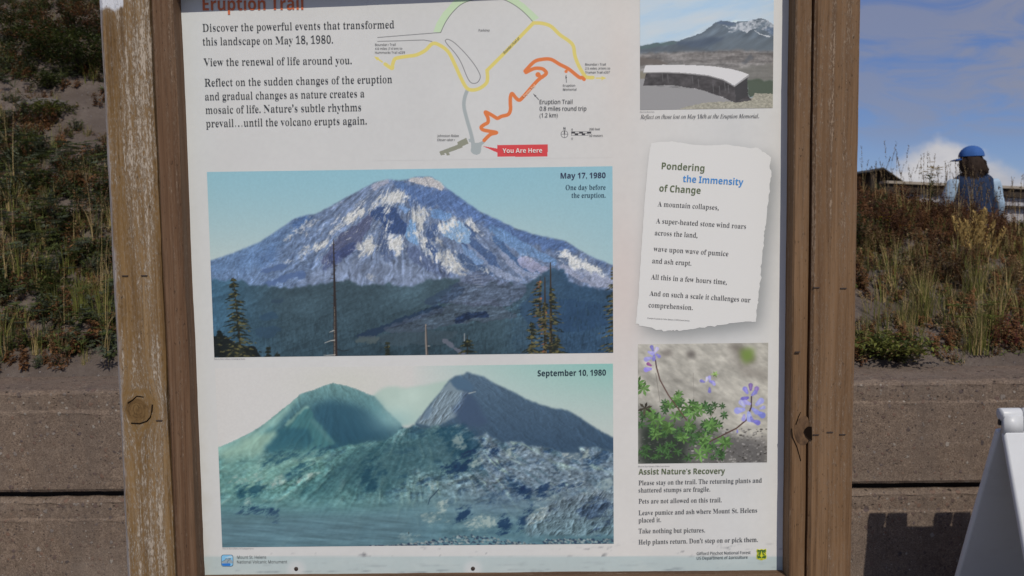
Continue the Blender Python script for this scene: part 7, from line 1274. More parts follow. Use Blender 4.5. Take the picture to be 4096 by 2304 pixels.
# ---------------------------------------------------------------- plants
M_LEAF = vcol('leaves', .62, .25, .25); M_DRY = vcol('dry_grass', .75, .2, .15)
class Veg:
    def __init__(s, seed): s.V = []; s.F = []; s.C = []; s.r = np.random.RandomState(seed); s.n = 0
    def quad(s, a, b, c, d, col, col2=None):
        s.V += [a, b, c, d]; s.F.append((s.n, s.n+1, s.n+2, s.n+3)); s.n += 4
        c2 = col if col2 is None else col2; s.C += [col, col, c2, c2] if col2 is not None else [col]*4
    def leaf(s, p, d, L, w, col, up=(0, 0, 1)):
        p = np.asarray(p); d = np.asarray(d, float); d /= np.linalg.norm(d)+1e-9
        sd = np.cross(d, up); sd /= np.linalg.norm(sd)+1e-9; n = np.cross(sd, d)
        m = p+d*L*.5
        s.quad(p, m+sd*w/2+n*w*.22, p+d*L-n*L*.1, m-sd*w/2+n*w*.22, col)
    def blade(s, p, a, h, lean, w, col, seg=3, endp=None):
        p = np.asarray(p, float); dx = np.array([math.cos(a), math.sin(a), 0]); sd = np.array([-dx[1], dx[0], 0])
        q0 = p; w0 = w
        for k in range(1, seg+1):
            t = k/seg; q = p+dx*lean*t*t+np.array([0, 0, 1])*h*t*(1-.25*min(1, lean/h)*t); w1 = w*(1-t*.92)
            s.quad(q0-sd*w0/2, q0+sd*w0/2, q+sd*w1/2, q-sd*w1/2, col, col if endp is None else np.asarray(col)*(1-t)+np.asarray(endp)*t)
            q0 = q; w0 = w1
        return q0
    def arrays(s): return np.array(s.V, np.float32), np.array(s.F, np.int32), np.array(s.C, np.float32)
    def mesh(s, name): V, F, C = s.arrays(); return mesh_np(name, V, F, C)
U = lambda r, a, b: r.uniform(a, b)
G_DARK, G_MID, G_GREY, G_LIME = (.036, .048, .014), (.075, .092, .024), (.085, .100, .060), (.160, .170, .038)
B_RED, B_RUST, B_TAN, B_STRAW = (.105, .048, .026), (.170, .082, .034), (.27, .19, .095), (.42, .31, .14)
def herb(seed, r0=.11, h=.07, stems=14, L=.030, cols=(G_DARK, G_MID, G_GREY), lv=9):
    v = Veg(seed); r = v.r
    for i in range(stems):
        a = U(r, 0, 6.28); R = r0*math.sqrt(r.rand()); hh = h*(1.15-.6*(R/r0))*U(r, .6, 1.2); base = np.array([R*.35*math.cos(a), R*.35*math.sin(a), -.01]); endp = np.array([R*math.cos(a), R*math.sin(a), hh])
        col = np.array(cols[r.randint(len(cols))])*U(r, .7, 1.35)
        for k in range(lv):
            t = (k+1)/lv; p = base+(endp-base)*t; b = a+U(r, -2.6, 2.6); v.leaf(p, (math.cos(b), math.sin(b), U(r, -.1, .9)), L*U(r, .6, 1.25), L*.40, col*U(r, .75, 1.3))
        b = a+1.57; s_ = np.array([math.cos(b), math.sin(b), 0])*.0014; v.quad(base-s_, base+s_, endp+s_, endp-s_, np.array((.06, .05, .02)))
    return v
def palmate(seed, n=11, cols=(G_GREY, G_MID)):       # lupine-like rosette
    v = Veg(seed); r = v.r
    for i in range(n):
        a = U(r, 0, 6.28); R = U(r, .03, .13); top = np.array([R*math.cos(a), R*math.sin(a), U(r, .05, .12)]); col = np.array(cols[i % len(cols)])*U(r, .75, 1.3)
        sd = np.array([-math.sin(a), math.cos(a), 0])*.0012; v.quad(-sd, sd, top+sd, top-sd, col)
        for k in range(7):
            b = a+(k-3)*.82; v.leaf(top, (math.cos(b), math.sin(b), .25), U(r, .032, .045), .011, col*U(r, .85, 1.2))
    return v
def tuft(seed, n=46, h=.20, cols=(G_LIME, G_MID, B_STRAW), r0=.045, w=.0042, lean=.6):
    v = Veg(seed); r = v.r
    for i in range(n):
        a = U(r, 0, 6.28); R = r0*math.sqrt(r.rand()); hh = h*U(r, .45, 1.15); c = np.array(cols[r.randint(len(cols))])*U(r, .75, 1.25)
        v.blade((R*math.cos(a), R*math.sin(a), -.01), a+U(r, -.7, .7), hh, hh*lean*U(r, .1, 1), w*U(r, .7, 1.2), c, 3, c*.9+np.array(B_STRAW)*.15)
    return v
def stalk(seed, h=.5, n=3, seedhead=True, col=B_STRAW, head=(.22, .155, .085), w=.0034):
    v = Veg(seed); r = v.r
    for i in range(n):
        a = U(r, 0, 6.28); hh = h*U(r, .75, 1.1); p = np.array([U(r, -.02, .02), U(r, -.02, .02), -.02]); ln = hh*U(r, .03, .22)
        q = v.blade(p, a, hh, ln, w, np.array(col)*U(r, .8, 1.15), 6)
        if seedhead:
            for k in range(26):
                t = 1-.30*r.rand(); c = p+np.array([math.cos(a)*ln*t*t, math.sin(a)*ln*t*t, hh*t]); b = U(r, 0, 6.28)
                v.leaf(c, (math.cos(b)*.55, math.sin(b)*.55, 1), U(r, .008, .018), .004, np.array(head)*U(r, .7, 1.3))
        for k in range(2):
            v.blade(p+np.array([0, 0, hh*.1]), U(r, 0, 6.28), hh*.4, hh*.25, .004, np.array(col)*.85)
    return v
def dock(seed, h=.24, n=6, col=B_RED):
    v = Veg(seed); r = v.r
    for i in range(n):
        a = U(r, 0, 6.28); hh = h*U(r, .6, 1.15); p = np.array([U(r, -.06, .06), U(r, -.06, .06), -.01]); ln = hh*U(r, .05, .35); c0 = np.array(col if r.rand() < .75 else B_RUST)*U(r, .7, 1.3)
        v.blade(p, a, hh, ln, .004, c0, 4)
        for k in range(34):
            t = U(r, .15, 1.); c = p+np.array([math.cos(a)*ln*t*t, math.sin(a)*ln*t*t, hh*t]); b = U(r, 0, 6.28); L = U(r, .010, .026)*(1.25-.5*t)
            v.leaf(c, (math.cos(b), math.sin(b), U(r, -.2, .8)), L, L*.5, c0*U(r, .7, 1.35))
    return v

# ---- ground cover nobody could count: one mesh per kind of cover
def cover(name, protos, P, scale, seed, mat, tint=.25):
    r = np.random.RandomState(seed); Vs = []; Fs = []; Cs = []; n = 0; A = [q.arrays() for q in protos]
    for (x, y), s in zip(P, scale):
        V, F, C = A[r.randint(len(A))]; a = r.rand()*6.28; c, s_ = math.cos(a), math.sin(a)
        z = float(hz(x, y)); q = np.empty_like(V); q[:, 0] = (V[:, 0]*c-V[:, 1]*s_)*s+x; q[:, 1] = (V[:, 0]*s_+V[:, 1]*c)*s+y; q[:, 2] = V[:, 2]*s*r.uniform(.8, 1.2)+z
        q[:, 2] += (q[:, 1]-y)*.5*np.clip(1-V[:, 2]/.2, 0, 1)          # follow the slope
        Vs.append(q); Fs.append(F+n); Cs.append(C*r.uniform(1-tint, 1+tint)); n += len(V)
    o = obj(name, mesh_np(name, np.concatenate(Vs), np.concatenate(Fs), np.concatenate(Cs)), mat)
    return tag(o, kind='stuff')
rs = np.random.RandomState(12)
def scatter(n, dens, x0=-5.6, x1=5.6, d0=3.78, d1=9.):
    x = rs.uniform(x0, x1, n); d = rs.uniform(d0, d1, n); k = rs.rand(n) < dens(x, d); ok = d < crest_d(x)+.5
    return np.stack([x[k & ok], d[k & ok]-1.6], -1)
def bare(x, d):
    n = fbm(x, d, .55, octv=3, seed=30)
    lft = .9*np.exp(-((d-6.05)/.36)**2)*np.clip((-1.5-x)/1., 0, 1)
    rgt = np.exp(-((d-4.45)/.30)**2)*np.clip((x-1.2)/.4, 0, 1)*.85
    return np.clip(lft+rgt+n*.6-.12, 0, 1)
L_ = lambda x: np.clip((.6-x)/1.2, 0, 1); R_ = lambda x: 1-L_(x)
P = scatter(11500, lambda x, d: L_(x)*(1-bare(x, d)*.93)**1.1*.95); cover('leafy_ground_cover', [herb(0, .09, .10), herb(1, .08, .12, 12), herb(2, .1, .09), palmate(3), herb(4, .08, .13, 10, .026, (G_DARK, B_RUST, G_MID)), herb(5, .09, .1, 12, .024, (B_RUST, B_RED, G_DARK)), tuft(6, 26, .14, (B_STRAW, G_LIME, B_TAN)), herb(9, .09, .08, 10, .022, (B_RUST, B_RED, B_TAN))], P, rs.uniform(.5, 1.1, len(P)), 1, M_LEAF, .35)
P = scatter(11000, lambda x, d: (R_(x)*.95+L_(x)*.42)*(1-.6*bare(x, d))); cover('low_dry_ground_cover', [herb(20, .08, .05, 9, .018, (B_RUST, B_TAN, G_MID)), herb(21, .07, .04, 9, .016, (B_RED, B_RUST, B_TAN)), dock(22, .10, 5, B_RUST)], P, rs.uniform(.6, 1.2, len(P)), 2, M_LEAF, .3)
P = scatter(5600, lambda x, d: np.clip(R_(x)*.95*np.exp(-((d-4.75)/.55)**2)+.12, 0, 1)*(1-.4*bare(x, d))); cover('short_grass', [tuft(30, 22, .13), tuft(31, 20, .16, (G_LIME, B_STRAW, B_TAN)), tuft(32, 18, .10, (B_STRAW, B_TAN, G_MID)), tuft(33, 16, .15, (G_MID, G_LIME))], P, rs.uniform(.6, 1.3, len(P)), 3, M_DRY, .3)
P = scatter(2400, lambda x, d: R_(x)*np.clip((d-5.0)/.35, 0, 1)*.9, 1.0, 5.6, 4.8, 6.6); cover('red_brown_ground_cover', [dock(40, .14), dock(41, .11, 7, B_RED), dock(42, .15, 5, B_RUST), herb(44, .09, .10, 14, .026, (G_DARK, G_MID)), herb(43, .09, .08, 12, .022, (B_RED, B_RUST, G_DARK))], P, rs.uniform(.55, 1.0, len(P)), 4, M_LEAF, .3)

# ---- single plants: copies of a few prototypes
def place(o, x, y, s=1., a=None, sink=.0): o.location = (x, y, float(hz(x, y))-sink); o.rotation_euler.z = rs.rand()*6.28 if a is None else a; o.scale = (s, s, s); return o
def row(name, protos, spots, label, cat, group, mat):
    ms = [v.mesh(name) for v in protos]; [m.materials.append(mat) for m in ms]
    for i, (x, y, s) in enumerate(spots):
        o = bpy.data.objects.new(name, ms[i % len(ms)]); COL.objects.link(o); place(o, x, y, s); tag(o, label, cat, group, 'thing')
def spots(pxs, d0, d1=None):
    out = []
    for px, py, s in pxs:                    # walk down the sight line to the bank
        lo, hi = 3.76, 9.0; found = None
        for d in np.linspace(3.76, 9, 300):
            q = at(px, py, d)
            if q.z < float(hz(q.x, q.y)): found = q; break
        q = found or at(px, py, d0); out.append((q.x, q.y, s))
    return out
rr_ = random.Random(8)
def strew(n, x0, x1, y0, y1, s0, s1): return spots([(rr_.uniform(x0, x1), rr_.uniform(y0, y1), rr_.uniform(s0, s1)) for _ in range(n)], 5)
row('leafy_plant', [herb(50, .12, .08, 18, .034, (G_DARK, G_MID, G_MID)), herb(51, .11, .07, 16, .03, (G_DARK, G_GREY)), palmate(52), palmate(53, 13)], strew(34, -20, 470, 620, 1420, .8, 1.4), 'low green leafy plant growing on the bank left of the sign', 'plant', 'leafy plants on the left bank', M_LEAF)
row('grass_tuft', [tuft(54, 40, .24, (G_MID, G_LIME, G_LIME)), tuft(55, 34, .26, (G_LIME, B_STRAW)), tuft(56, 30, .2, (G_MID, B_TAN))], strew(22, -20, 460, 760, 1440, .7, 1.2), 'green grass tuft among leafy plants left of the sign', 'grass', 'grass tufts on the left bank', M_DRY)
row('dry_stem', [stalk(57, .75, 2, True), stalk(58, .62, 3, True), stalk(59, .85, 2, False)], spots([(420, 1240, 1), (405, 1180, 1.1), (388, 1010, 1), (60, 760, .9), (30, 640, 1), (440, 1480, .9), (425, 1400, 1), (60, 1020, .6), (250, 1330, .6), (300, 1000, .5), (150, 1200, .5), (20, 1150, .7)], 4), 'tall thin straw coloured grass stem left of the sign', 'grass', 'dry stems on the left bank', M_DRY)
row('seeding_grass', [stalk(60, .42, 3), stalk(61, .36, 3), stalk(62, .46, 2), stalk(63, .3, 4)], [(x, d-1.6, s) for x, d, s in [(rr_.uniform(2.35, 3.9), rr_.uniform(5.45, 6.1), rr_.uniform(.8, 1.15)) for _ in range(52)]], 'thin brown grass with seed heads along the hill crest right of the sign', 'grass', 'seeding grasses along the crest', M_DRY)
row('green_grass_tuft', [tuft(64, 44, .24, (G_LIME, G_MID, B_STRAW)), tuft(65, 40, .3, (G_LIME, B_STRAW)), stalk(66, .34, 9, False, (.16, .15, .05))], strew(46, 3450, 4120, 1080, 1420, .55, 1.0), 'yellow green grass tuft on the sandy bank right of the sign', 'grass', 'grass tufts on the right bank', M_DRY)
row('brown_weed', [dock(67, .30, 7), dock(68, .26, 8, B_RUST), dock(69, .22, 6, B_RED)], strew(34, 3430, 4120, 860, 1010, .7, 1.1), 'reddish brown seeding weed near the crest right of the sign', 'plant', 'brown weeds below the crest', M_LEAF)
row('tan_weed', [dock(70, .18, 6, B_TAN), dock(71, .16, 7, (.14, .085, .04))], strew(40, 3440, 4100, 990, 1180, .6, 1.0), 'small tan dried weed in the middle of the right bank', 'plant', 'tan weeds on the right bank', M_LEAF)

def single(name, v, px, py, label, cat, mat, s=1., a=None):
    (x, y, _), = spots([(px, py, 1)], 5); o = obj(name, v.mesh(name), mat); place(o, x, y, s, a); tag(o, label, cat, None, 'thing'); return o
def shrub(seed, w, h, n, L, cols, squash=.8):
    v = Veg(seed); r = v.r
    for i in range(n):
        a = U(r, 0, 6.28); u = U(r, -1, 1); R = r.rand()**.4; k = math.sqrt(max(0, 1-u*u)); lump = 1+.28*math.sin(a*3+seed)+.18*math.sin(a*7+u*5)
        p = np.array([w*R*k*math.cos(a)*lump, w*squash*R*k*math.sin(a)*lump, h*.5+h*.55*R*u]); b = U(r, 0, 6.28); c = np.array(cols[int((math.sin(a*2.3+u*4+seed)*.5+.5)*len(cols)*.999)])*U(r, .65, 1.4)
        v.leaf(p, (math.cos(b), math.sin(b), U(r, -.3, .9)), L*U(r, .6, 1.3), L*.45, c)
    for i in range(14):
        a = U(r, 0, 6.28); t = np.array([w*.6*math.cos(a), w*.5*math.sin(a), h*U(r, .5, .9)]); sd = np.array([-math.sin(a), math.cos(a), 0])*.004; v.quad(-sd, sd, t+sd*.4, t-sd*.4, np.array((.05, .035, .025)))
    return v
single('shrub', shrub(80, .30, .34, 1700, .034, (G_DARK, G_DARK, G_MID)), 330, 300, 'dark green dense shrub on the upper bank beside the left post', 'shrub', M_LEAF)
single('shrub', shrub(81, .28, .32, 1300, .034, (G_DARK, B_RUST, G_MID)), 180, 250, 'dark shrub mixed with rusty leaves above the bare sand', 'shrub', M_LEAF)
single('shrub', shrub(82, .30, .30, 1300, .030, (B_RUST, B_RED, G_DARK)), 300, 150, 'rust brown shrub at the top of the left bank', 'shrub', M_LEAF)
single('shrub', shrub(83, .30, .30, 1100, .03, (G_DARK, G_DARK, G_MID)), 40, 170, 'blackish green shrub in the upper left corner', 'shrub', M_LEAF)
single('shrub', shrub(86, .16, .13, 520, .03, (G_DARK, G_MID)), 190, 360, 'small dark green bush beside the flat rock', 'shrub', M_LEAF)
single('low_bush', shrub(87, .20, .12, 700, .028, (G_MID, G_MID, G_LIME)), 210, 475, 'bright green low bush under the flat rock', 'shrub', M_LEAF)
single('weed_clump', shrub(84, .27, .10, 900, .030, (G_MID, G_LIME, G_LIME)), 3500, 1420, 'leafy green weed clump spilling onto the wall beside the right post', 'plant', M_LEAF)
single('weed_clump', shrub(85, .12, .10, 380, .030, (G_MID, B_TAN, G_LIME)), 3590, 1480, 'small weed clump drooping over the wall edge', 'plant', M_LEAF)
single('red_stemmed_plant', dock(88, .16, 9, (.13, .04, .03)), 4000, 1400, 'red stemmed low plant on gravel at the wall edge', 'plant', M_LEAF)
single('broadleaf_plant', palmate(89, 9, (G_LIME, G_MID)), 3870, 1330, 'pale green broad leaved plant above the gravel edge', 'plant', M_LEAF, 1.2)
single('broadleaf_plant', palmate(90, 9, (G_MID, (.09, .03, .02))), 420, 1385, 'green plant with a few red leaves beside the left post', 'plant', M_LEAF)

# shrub standing against the sky beside the right post
(x, y, _), = spots([(3440, 760, 1)], 5); SH = empty('leafy_shrub', (x, y, float(hz(x, y)))); tag(SH, 'slim leafy shrub against the sky beside the right post', 'shrub')
v = Veg(91); f = Veg(92); r = f.r
for i in range(9):
    a = U(r, 0, 6.28); h = U(r, .22, .40); t = v.blade((0, 0, -.02), a, h, h*U(r, .2, .6), .006, np.array((.05, .04, .025)), 4)
    for k in range(26):
        q = np.array([0, 0, -.02])*(1-k/26)+t*(k/26)*np.array([(k/26), (k/26), 1]); b = U(r, 0, 6.28); f.leaf(q+r.randn(3)*.012, (math.cos(b), math.sin(b), U(r, -.2, .8)), U(r, .02, .035), .014, np.array(G_DARK)*U(r, .8, 2))
obj('stem', v.mesh('stem'), M_DRY, SH); obj('foliage', f.mesh('foliage'), M_LEAF, SH)

# plumed reed grass and the yellow ragwort
(x, y, _), = spots([(3900, 1190, 1)], 5); RG = empty('plumed_grass', (x, y, float(hz(x, y)))); tag(RG, 'tall golden plumed grass standing in front of the person', 'grass', None, 'thing')
obj('blades', tuft(93, 60, .30, (G_LIME, G_MID, B_STRAW), .06, .005, .4).mesh('blades'), M_DRY, RG)
r = np.random.RandomState(94)
for i, (dx, h) in enumerate(((-.135, .44), (-.10, .42), (-.06, .41), (-.015, .45), (.01, .43), (.03, .46), (.045, .47), (.09, .40), (.15, .36))):
    v = Veg(95+i); v.blade((dx*.25, U(r, -.03, .03), 0), 0, h, dx*.75, .005, np.array((.28, .22, .08)), 5)
    for k in range(110):
        t = U(r, .62, 1.0); c = np.array([dx*.25+dx*.75*t*t, 0, h*t]); w_ = .011*math.sin(math.pi*min(1, (t-.6)/.4))+.003; b = U(r, 0, 6.28)
        v.leaf(c+np.array([math.cos(b)*w_, math.sin(b)*w_, 0]), (math.cos(b)*.35, math.sin(b)*.35, 1), U(r, .014, .026), .007, np.array((.46, .32, .12))*U(r, .75, 1.25))
    obj('seed_plume', v.mesh('seed_plume'), M_DRY, RG)
def ragwort(px, py, h, n, label, col=(.62, .44, .01), s=1.):
    (x, y, _), = spots([(px, py, 1)], 5.8); R = empty('wildflower', (x, y, float(hz(x, y)))); tag(R, label, 'flower')
    v = Veg(int(px)); r = v.r; f = Veg(int(px)+1)
    for i in range(max(3, n//4)):
        t = v.blade((0, 0, 0), U(r, 0, 6.28), h*U(r, .85, 1.0), h*U(r, .05, .16), .005, np.array(G_MID), 5)
        for k in range(4):
            c = t+r.randn(3)*np.array([.022, .022, .016])*s
            for q in range(9): b = 6.28*q/9; f.leaf(c, (math.cos(b), math.sin(b), .25), .013*s, .006*s, np.array(col)*U(r, .8, 1.15))
        for k in range(9): b = U(r, 0, 6.28); v.leaf((0, 0, h*U(r, .1, .8)), (math.cos(b), math.sin(b), .5), .05, .012, np.array(G_MID)*U(r, .8, 1.3))
    obj('stem', v.mesh('stem'), M_LEAF, R); obj('flower_head', f.mesh('flower_head'), M_LEAF, R)
ragwort(3722, 800, .34, 24, 'yellow flowered tall plant on the crest left of the person', s=1.5)
ragwort(3540, 915, .06, 6, 'small yellow flower among brown weeds'); ragwort(3588, 950, .05, 4, 'tiny orange yellow flower on sand', (.65, .35, .01))
ragwort(272, 935, .05, 10, 'pale lilac aster flower on the left bank', (.36, .34, .62)); ragwort(3945, 955, .07, 10, 'pale lilac aster flower beside the plumed grass', (.36, .34, .62))

# rocks
M_ROCK = plain('grey_rock', (.13, .115, .10), .9, .15, .35, 14, .012)
def rock(px, py, sx, sy, sz, seed, label, a=0.):
    (x, y, _), = spots([(px, py, 1)], 6); bm = bmesh.new(); bmesh.ops.create_icosphere(bm, subdivisions=3, radius=1)
    for v in bm.verts:
        n = mnoise.noise(v.co*1.3+Vector((seed, 0, 0)))*.35+mnoise.noise(v.co*3.5+Vector((seed, 3, 0)))*.12
        v.co *= 1+n; v.co.z = max(-.6, min(.55, v.co.z)); v.co = Vector((v.co.x*sx, v.co.y*sy, v.co.z*sz))
    o = obj('rock', bm_mesh('rock', bm), M_ROCK, None, False); place(o, x, y, 1, a, sz*.25); tag(o, label, 'rock')
rock(165, 415, .17, .10, .065, 2., 'flat grey rock slab lying on bare sand', .1); rock(400, 400, .05, .05, .04, 5., 'small dark stone beside the left post'); rock(3530, 1090, .04, .03, .03, 7., 'pale pebble on the right bank'); rock(365, 1330, .03, .03, .02, 9., 'small tan stone among leaves')

# ---------------------------------------------------------------- railing and shelter behind the crest
M_RAIL = plain('dark_rail_timber', (.045, .034, .026), .8, .2, .3, 8); M_CAP = plain('bleached_cap_timber', (.36, .31, .25), .8, .2, .15, 12); M_SLAT = plain('pale_slats', (.46, .45, .47), .8, .2, .12, 5)
a, b = at(3560, 729, 10.6), at(4096, 752, 10.6); RD = b-a; rx0, rx1 = -1.5, 3.2
def rp(t, dz): return a+RD*t+Vector((0, 0, dz))
RAIL = tag(empty('guard_railing', tuple(rp(.5, -1.2))), 'dark topped guard railing with pale slats behind the person', 'railing')
def bar(name, t0, t1, z0, z1, y0, y1, mat):
    V = []
    for t in (t0, t1):
        for dz in (z0, z1):
            for y in (y0, y1): q = rp(t, dz); V.append(Vector((q.x, q.y+y, q.z))-RAIL.location)
    F = [(0, 1, 3, 2), (4, 6, 7, 5), (0, 4, 5, 1), (2, 3, 7, 6), (0, 2, 6, 4), (1, 5, 7, 3)]; return V, F
obj('cap_rail', pymesh('cap_rail', *bar('', -.05, 3.2, -.02, .012, -.10, .12, M_CAP)), M_CAP, RAIL)
obj('top_beam', pymesh('top_beam', *bar('', -.05, 3.2, -.125, -.023, -.06, .08, M_RAIL)), M_RAIL, RAIL)
obj('middle_rail', pymesh('middle_rail', *bar('', -.05, 3.2, -.262, -.232, -.07, .03, M_RAIL)), M_RAIL, RAIL)
obj('slat_row', pymesh('slat_row', *join([bar('', -.05+i*.044, -.05+i*.044+.039, -.47, -.128, .0, .02, M_SLAT) for i in range(73)])), M_SLAT, RAIL)
obj('bottom_rail', pymesh('bottom_rail', *bar('', -.05, 3.2, -.55, -.48, -.05, .05, M_RAIL)), M_RAIL, RAIL)
for i in range(5): obj('post', pymesh('post', *bar('', .02+i*.72, .06+i*.72, -1.45, -.127, .025, .12, M_RAIL)), M_RAIL, RAIL)

c = at(3534, 669, 14.); SHEL = tag(empty('trail_shelter', (c.x, c.y, .5)), 'small dark roofed trail shelter poking above the crest', 'shelter')
o = SHEL.location; k = 14/3300
def pr(P, y0, y1):
    n = len(P); V = [(x, y0, z-o.z) for x, z in P]+[(x, y1, z-o.z) for x, z in P]; return V, [tuple(range(n))[::-1], tuple(range(n, 2*n))]+[(i, (i+1) % n, n+(i+1) % n, n+i) for i in range(n)]
zc = c.z
obj('roof', pymesh('roof', *pr([(-57*k, zc-16*k), (0, zc), (78*k, zc-54*k), (78*k, zc-58*k), (0, zc-6*k), (-57*k, zc-20*k)], 0, 1.6)), plain('dark_shingle', (.06, .055, .05), .85, .2, .25, 6), SHEL)
obj('back_wall', pymesh('back_wall', *pr([(-30*k, .5), (40*k, .5), (40*k, zc-36*k), (0, zc-9*k), (-30*k, zc-17*k)], .25, 1.3)), M_RAIL, SHEL)
for x in (-34*k, 52*k):
    for y in (.1, 1.4): obj('post', pymesh('post', *tube([(x, y, 0), (x, y, zc-.5-(42*k if x > 0 else 16*k))], .05)), M_RAIL, SHEL)

# ---------------------------------------------------------------- the person beyond the crest
pc = at(3897, 583, 7.6); PZ = pc.z-1.69
PER = tag(empty('person', (pc.x, pc.y, PZ)), 'person in blue cap, navy vest and pale blue shirt seen from behind', 'person')
def skinned(name, nodes, edges, mat, parent, levels_=2, root=0):
    me = bpy.data.meshes.new(name); me.from_pydata([n[0] for n in nodes], edges, []); o = obj(name, me, mat, parent)
    md = o.modifiers.new('skin', 'SKIN'); md.use_smooth_shade = True
    for i, n in enumerate(nodes): r = n[1]; me.skin_vertices[0].data[i].radius = (r, r) if not isinstance(r, tuple) else r
    me.skin_vertices[0].data[root].use_root = True
    sb = o.modifiers.new('subdivision', 'SUBSURF'); sb.levels = sb.render_levels = levels_; return o
M_SKIN = plain('skin', (.42, .25, .17), .55, .35, .06, 30)
N_ = [((0, 0, .95), (.13, .10)), ((0, 0, 1.10), (.12, .085)), ((0, .0, 1.28), (.13, .09)), ((0, 0, 1.39), (.065, .05)), ((0, .01, 1.47), .048), ((0, .02, 1.52), .055), ((-.01, .03, 1.58), (.078, .088)), ((-.01, .02, 1.65), (.055, .06)),
      ((.145, 0, 1.375), .036), ((.225, .0, 1.17), .036), ((.275, .09, 1.01), .026), ((.285, .12, .96), (.030, .016)), ((-.145, 0, 1.375), .036), ((-.225, .02, 1.17), .036), ((-.25, .13, 1.0), .026), ((-.25, .16, .95), (.030, .016)),
      ((.09, 0, .88), .085), ((.10, .02, .50), .055), ((.10, 0, .09), .038), ((.105, .10, .03), .032), ((-.09, 0, .88), .085), ((-.10, .02, .50), .055), ((-.10, 0, .09), .038), ((-.105, .10, .03), .032)]
E_ = [(0, 1), (1, 2), (2, 3), (3, 4), (4, 5), (5, 6), (6, 7), (3, 8), (8, 9), (9, 10), (10, 11), (3, 12), (12, 13), (13, 14), (14, 15), (0, 16), (16, 17), (17, 18), (18, 19), (0, 20), (20, 21), (21, 22), (22, 23)]
for w_, sx in ((11, 1), (15, -1)):
    c0 = Vector(N_[w_][0])
    for k, (dx, L) in enumerate(((-.024, .062), (-.008, .074), (.009, .070), (.024, .055))):
        i = len(N_); p1 = c0+Vector((dx*.9, .012+abs(dx)*.2, -.045)); p2 = p1+Vector((dx*.2, .020, -L*.55)); N_ += [(tuple(p1), .0095), (tuple(p2), .0075)]; E_ += [(w_, i), (i, i+1)]
    i = len(N_); p1 = c0+Vector((-.034*sx, .012, -.012)); N_ += [(tuple(p1), .011), (tuple(p1+Vector((-.012*sx, .018, -.035))), .009)]; E_ += [(w_, i), (i, i+1)]
# face: nose, ears
i = len(N_); N_ += [((-.055, .115, 1.575), .014)]; E_ += [(6, i)]
skinned('body', N_, E_, M_SKIN, PER)
def cloth(name, rings, mat, n=24, amp=.006, seed=0., freq=16, cap=True):
    V, F = loft(rings, n, cap); V = [v+Vector((mnoise.noise(v*freq+Vector((seed, 0, 0))), mnoise.noise(v*freq+Vector((0, seed, 5))), 0))*amp for v in V]
    o = obj(name, pymesh(name, V, F), mat, PER, True); o.modifiers.new('subdivision', 'SUBSURF').render_levels = 1; return o
R_el = lambda x, y, z, a, b: ((x, y, z), (a, 0, 0), (0, b, 0))
M_VEST = plain('navy_quilted_vest', (.022, .038, .080), .85, .15, .5, 26, .01); M_SHIRT = plain('pale_blue_shirt', (.38, .50, .62), .85, .15, .28, 26, .01); M_TROU = plain('dark_trousers', (.06, .06, .07), .85, .15, .2, 20)
M_CAPB = plain('blue_cotton_cap', (.045, .125, .36), .8, .2, .15, 40); M_HAIR = plain('dark_brown_hair', (.034, .021, .015), .75, .15, .5, 60); M_SHOE = plain('grey_shoes', (.10, .09, .085), .7, .3, .2, 30)
cloth('vest', [R_el(0, 0, .90, .175, .125), R_el(0, 0, .98, .178, .128), R_el(0, 0, 1.10, .170, .122), R_el(0, 0, 1.25, .182, .128), R_el(0, 0, 1.36, .186, .118), R_el(0, 0, 1.41, .165, .098), R_el(0, .005, 1.445, .10, .075), R_el(0, .01, 1.475, .064, .062)], M_VEST, 36, .020, 3., 15)
for sx in (1, -1):
    S_, E2, W_ = Vector((.152*sx, 0, 1.395)), Vector((.232*sx, .0 if sx > 0 else .02, 1.17)), Vector((.285*sx if sx > 0 else -.26, .09 if sx > 0 else .12, 1.01))
    rings = []
    for t in (0, .25, .5, .75, 1): p = S_.lerp(E2, t); rings.append((p, Vector((.074-.018*t, 0, .012*sx)), Vector((0, .066-.01*t, 0))))
    for t in (.35, .7, 1): p = E2.lerp(W_, t); rings.append((p, Vector((.055-.014*t, 0, .01*sx)), Vector((0, .052-.014*t, .02))))
    cloth('sleeve', rings, M_SHIRT, 18, .020, 7.*sx, 20)
    cloth('trouser_leg', [R_el(.085*sx, 0, .94, .098, .115), R_el(.09*sx, 0, .82, .098, .108), R_el(.10*sx, .015, .5, .072, .075), R_el(.10*sx, 0, .12, .062, .066), R_el(.10*sx, 0, .07, .064, .070)], M_TROU, 18, .006, 11.*sx)
    cloth('shoe', [R_el(.105*sx, .05, 0, .046, .13), R_el(.105*sx, .05, .03, .050, .135), R_el(.105*sx, .02, .075, .042, .085), R_el(.105*sx, 0, .10, .038, .045)], M_SHOE, 18, .002, 2.)
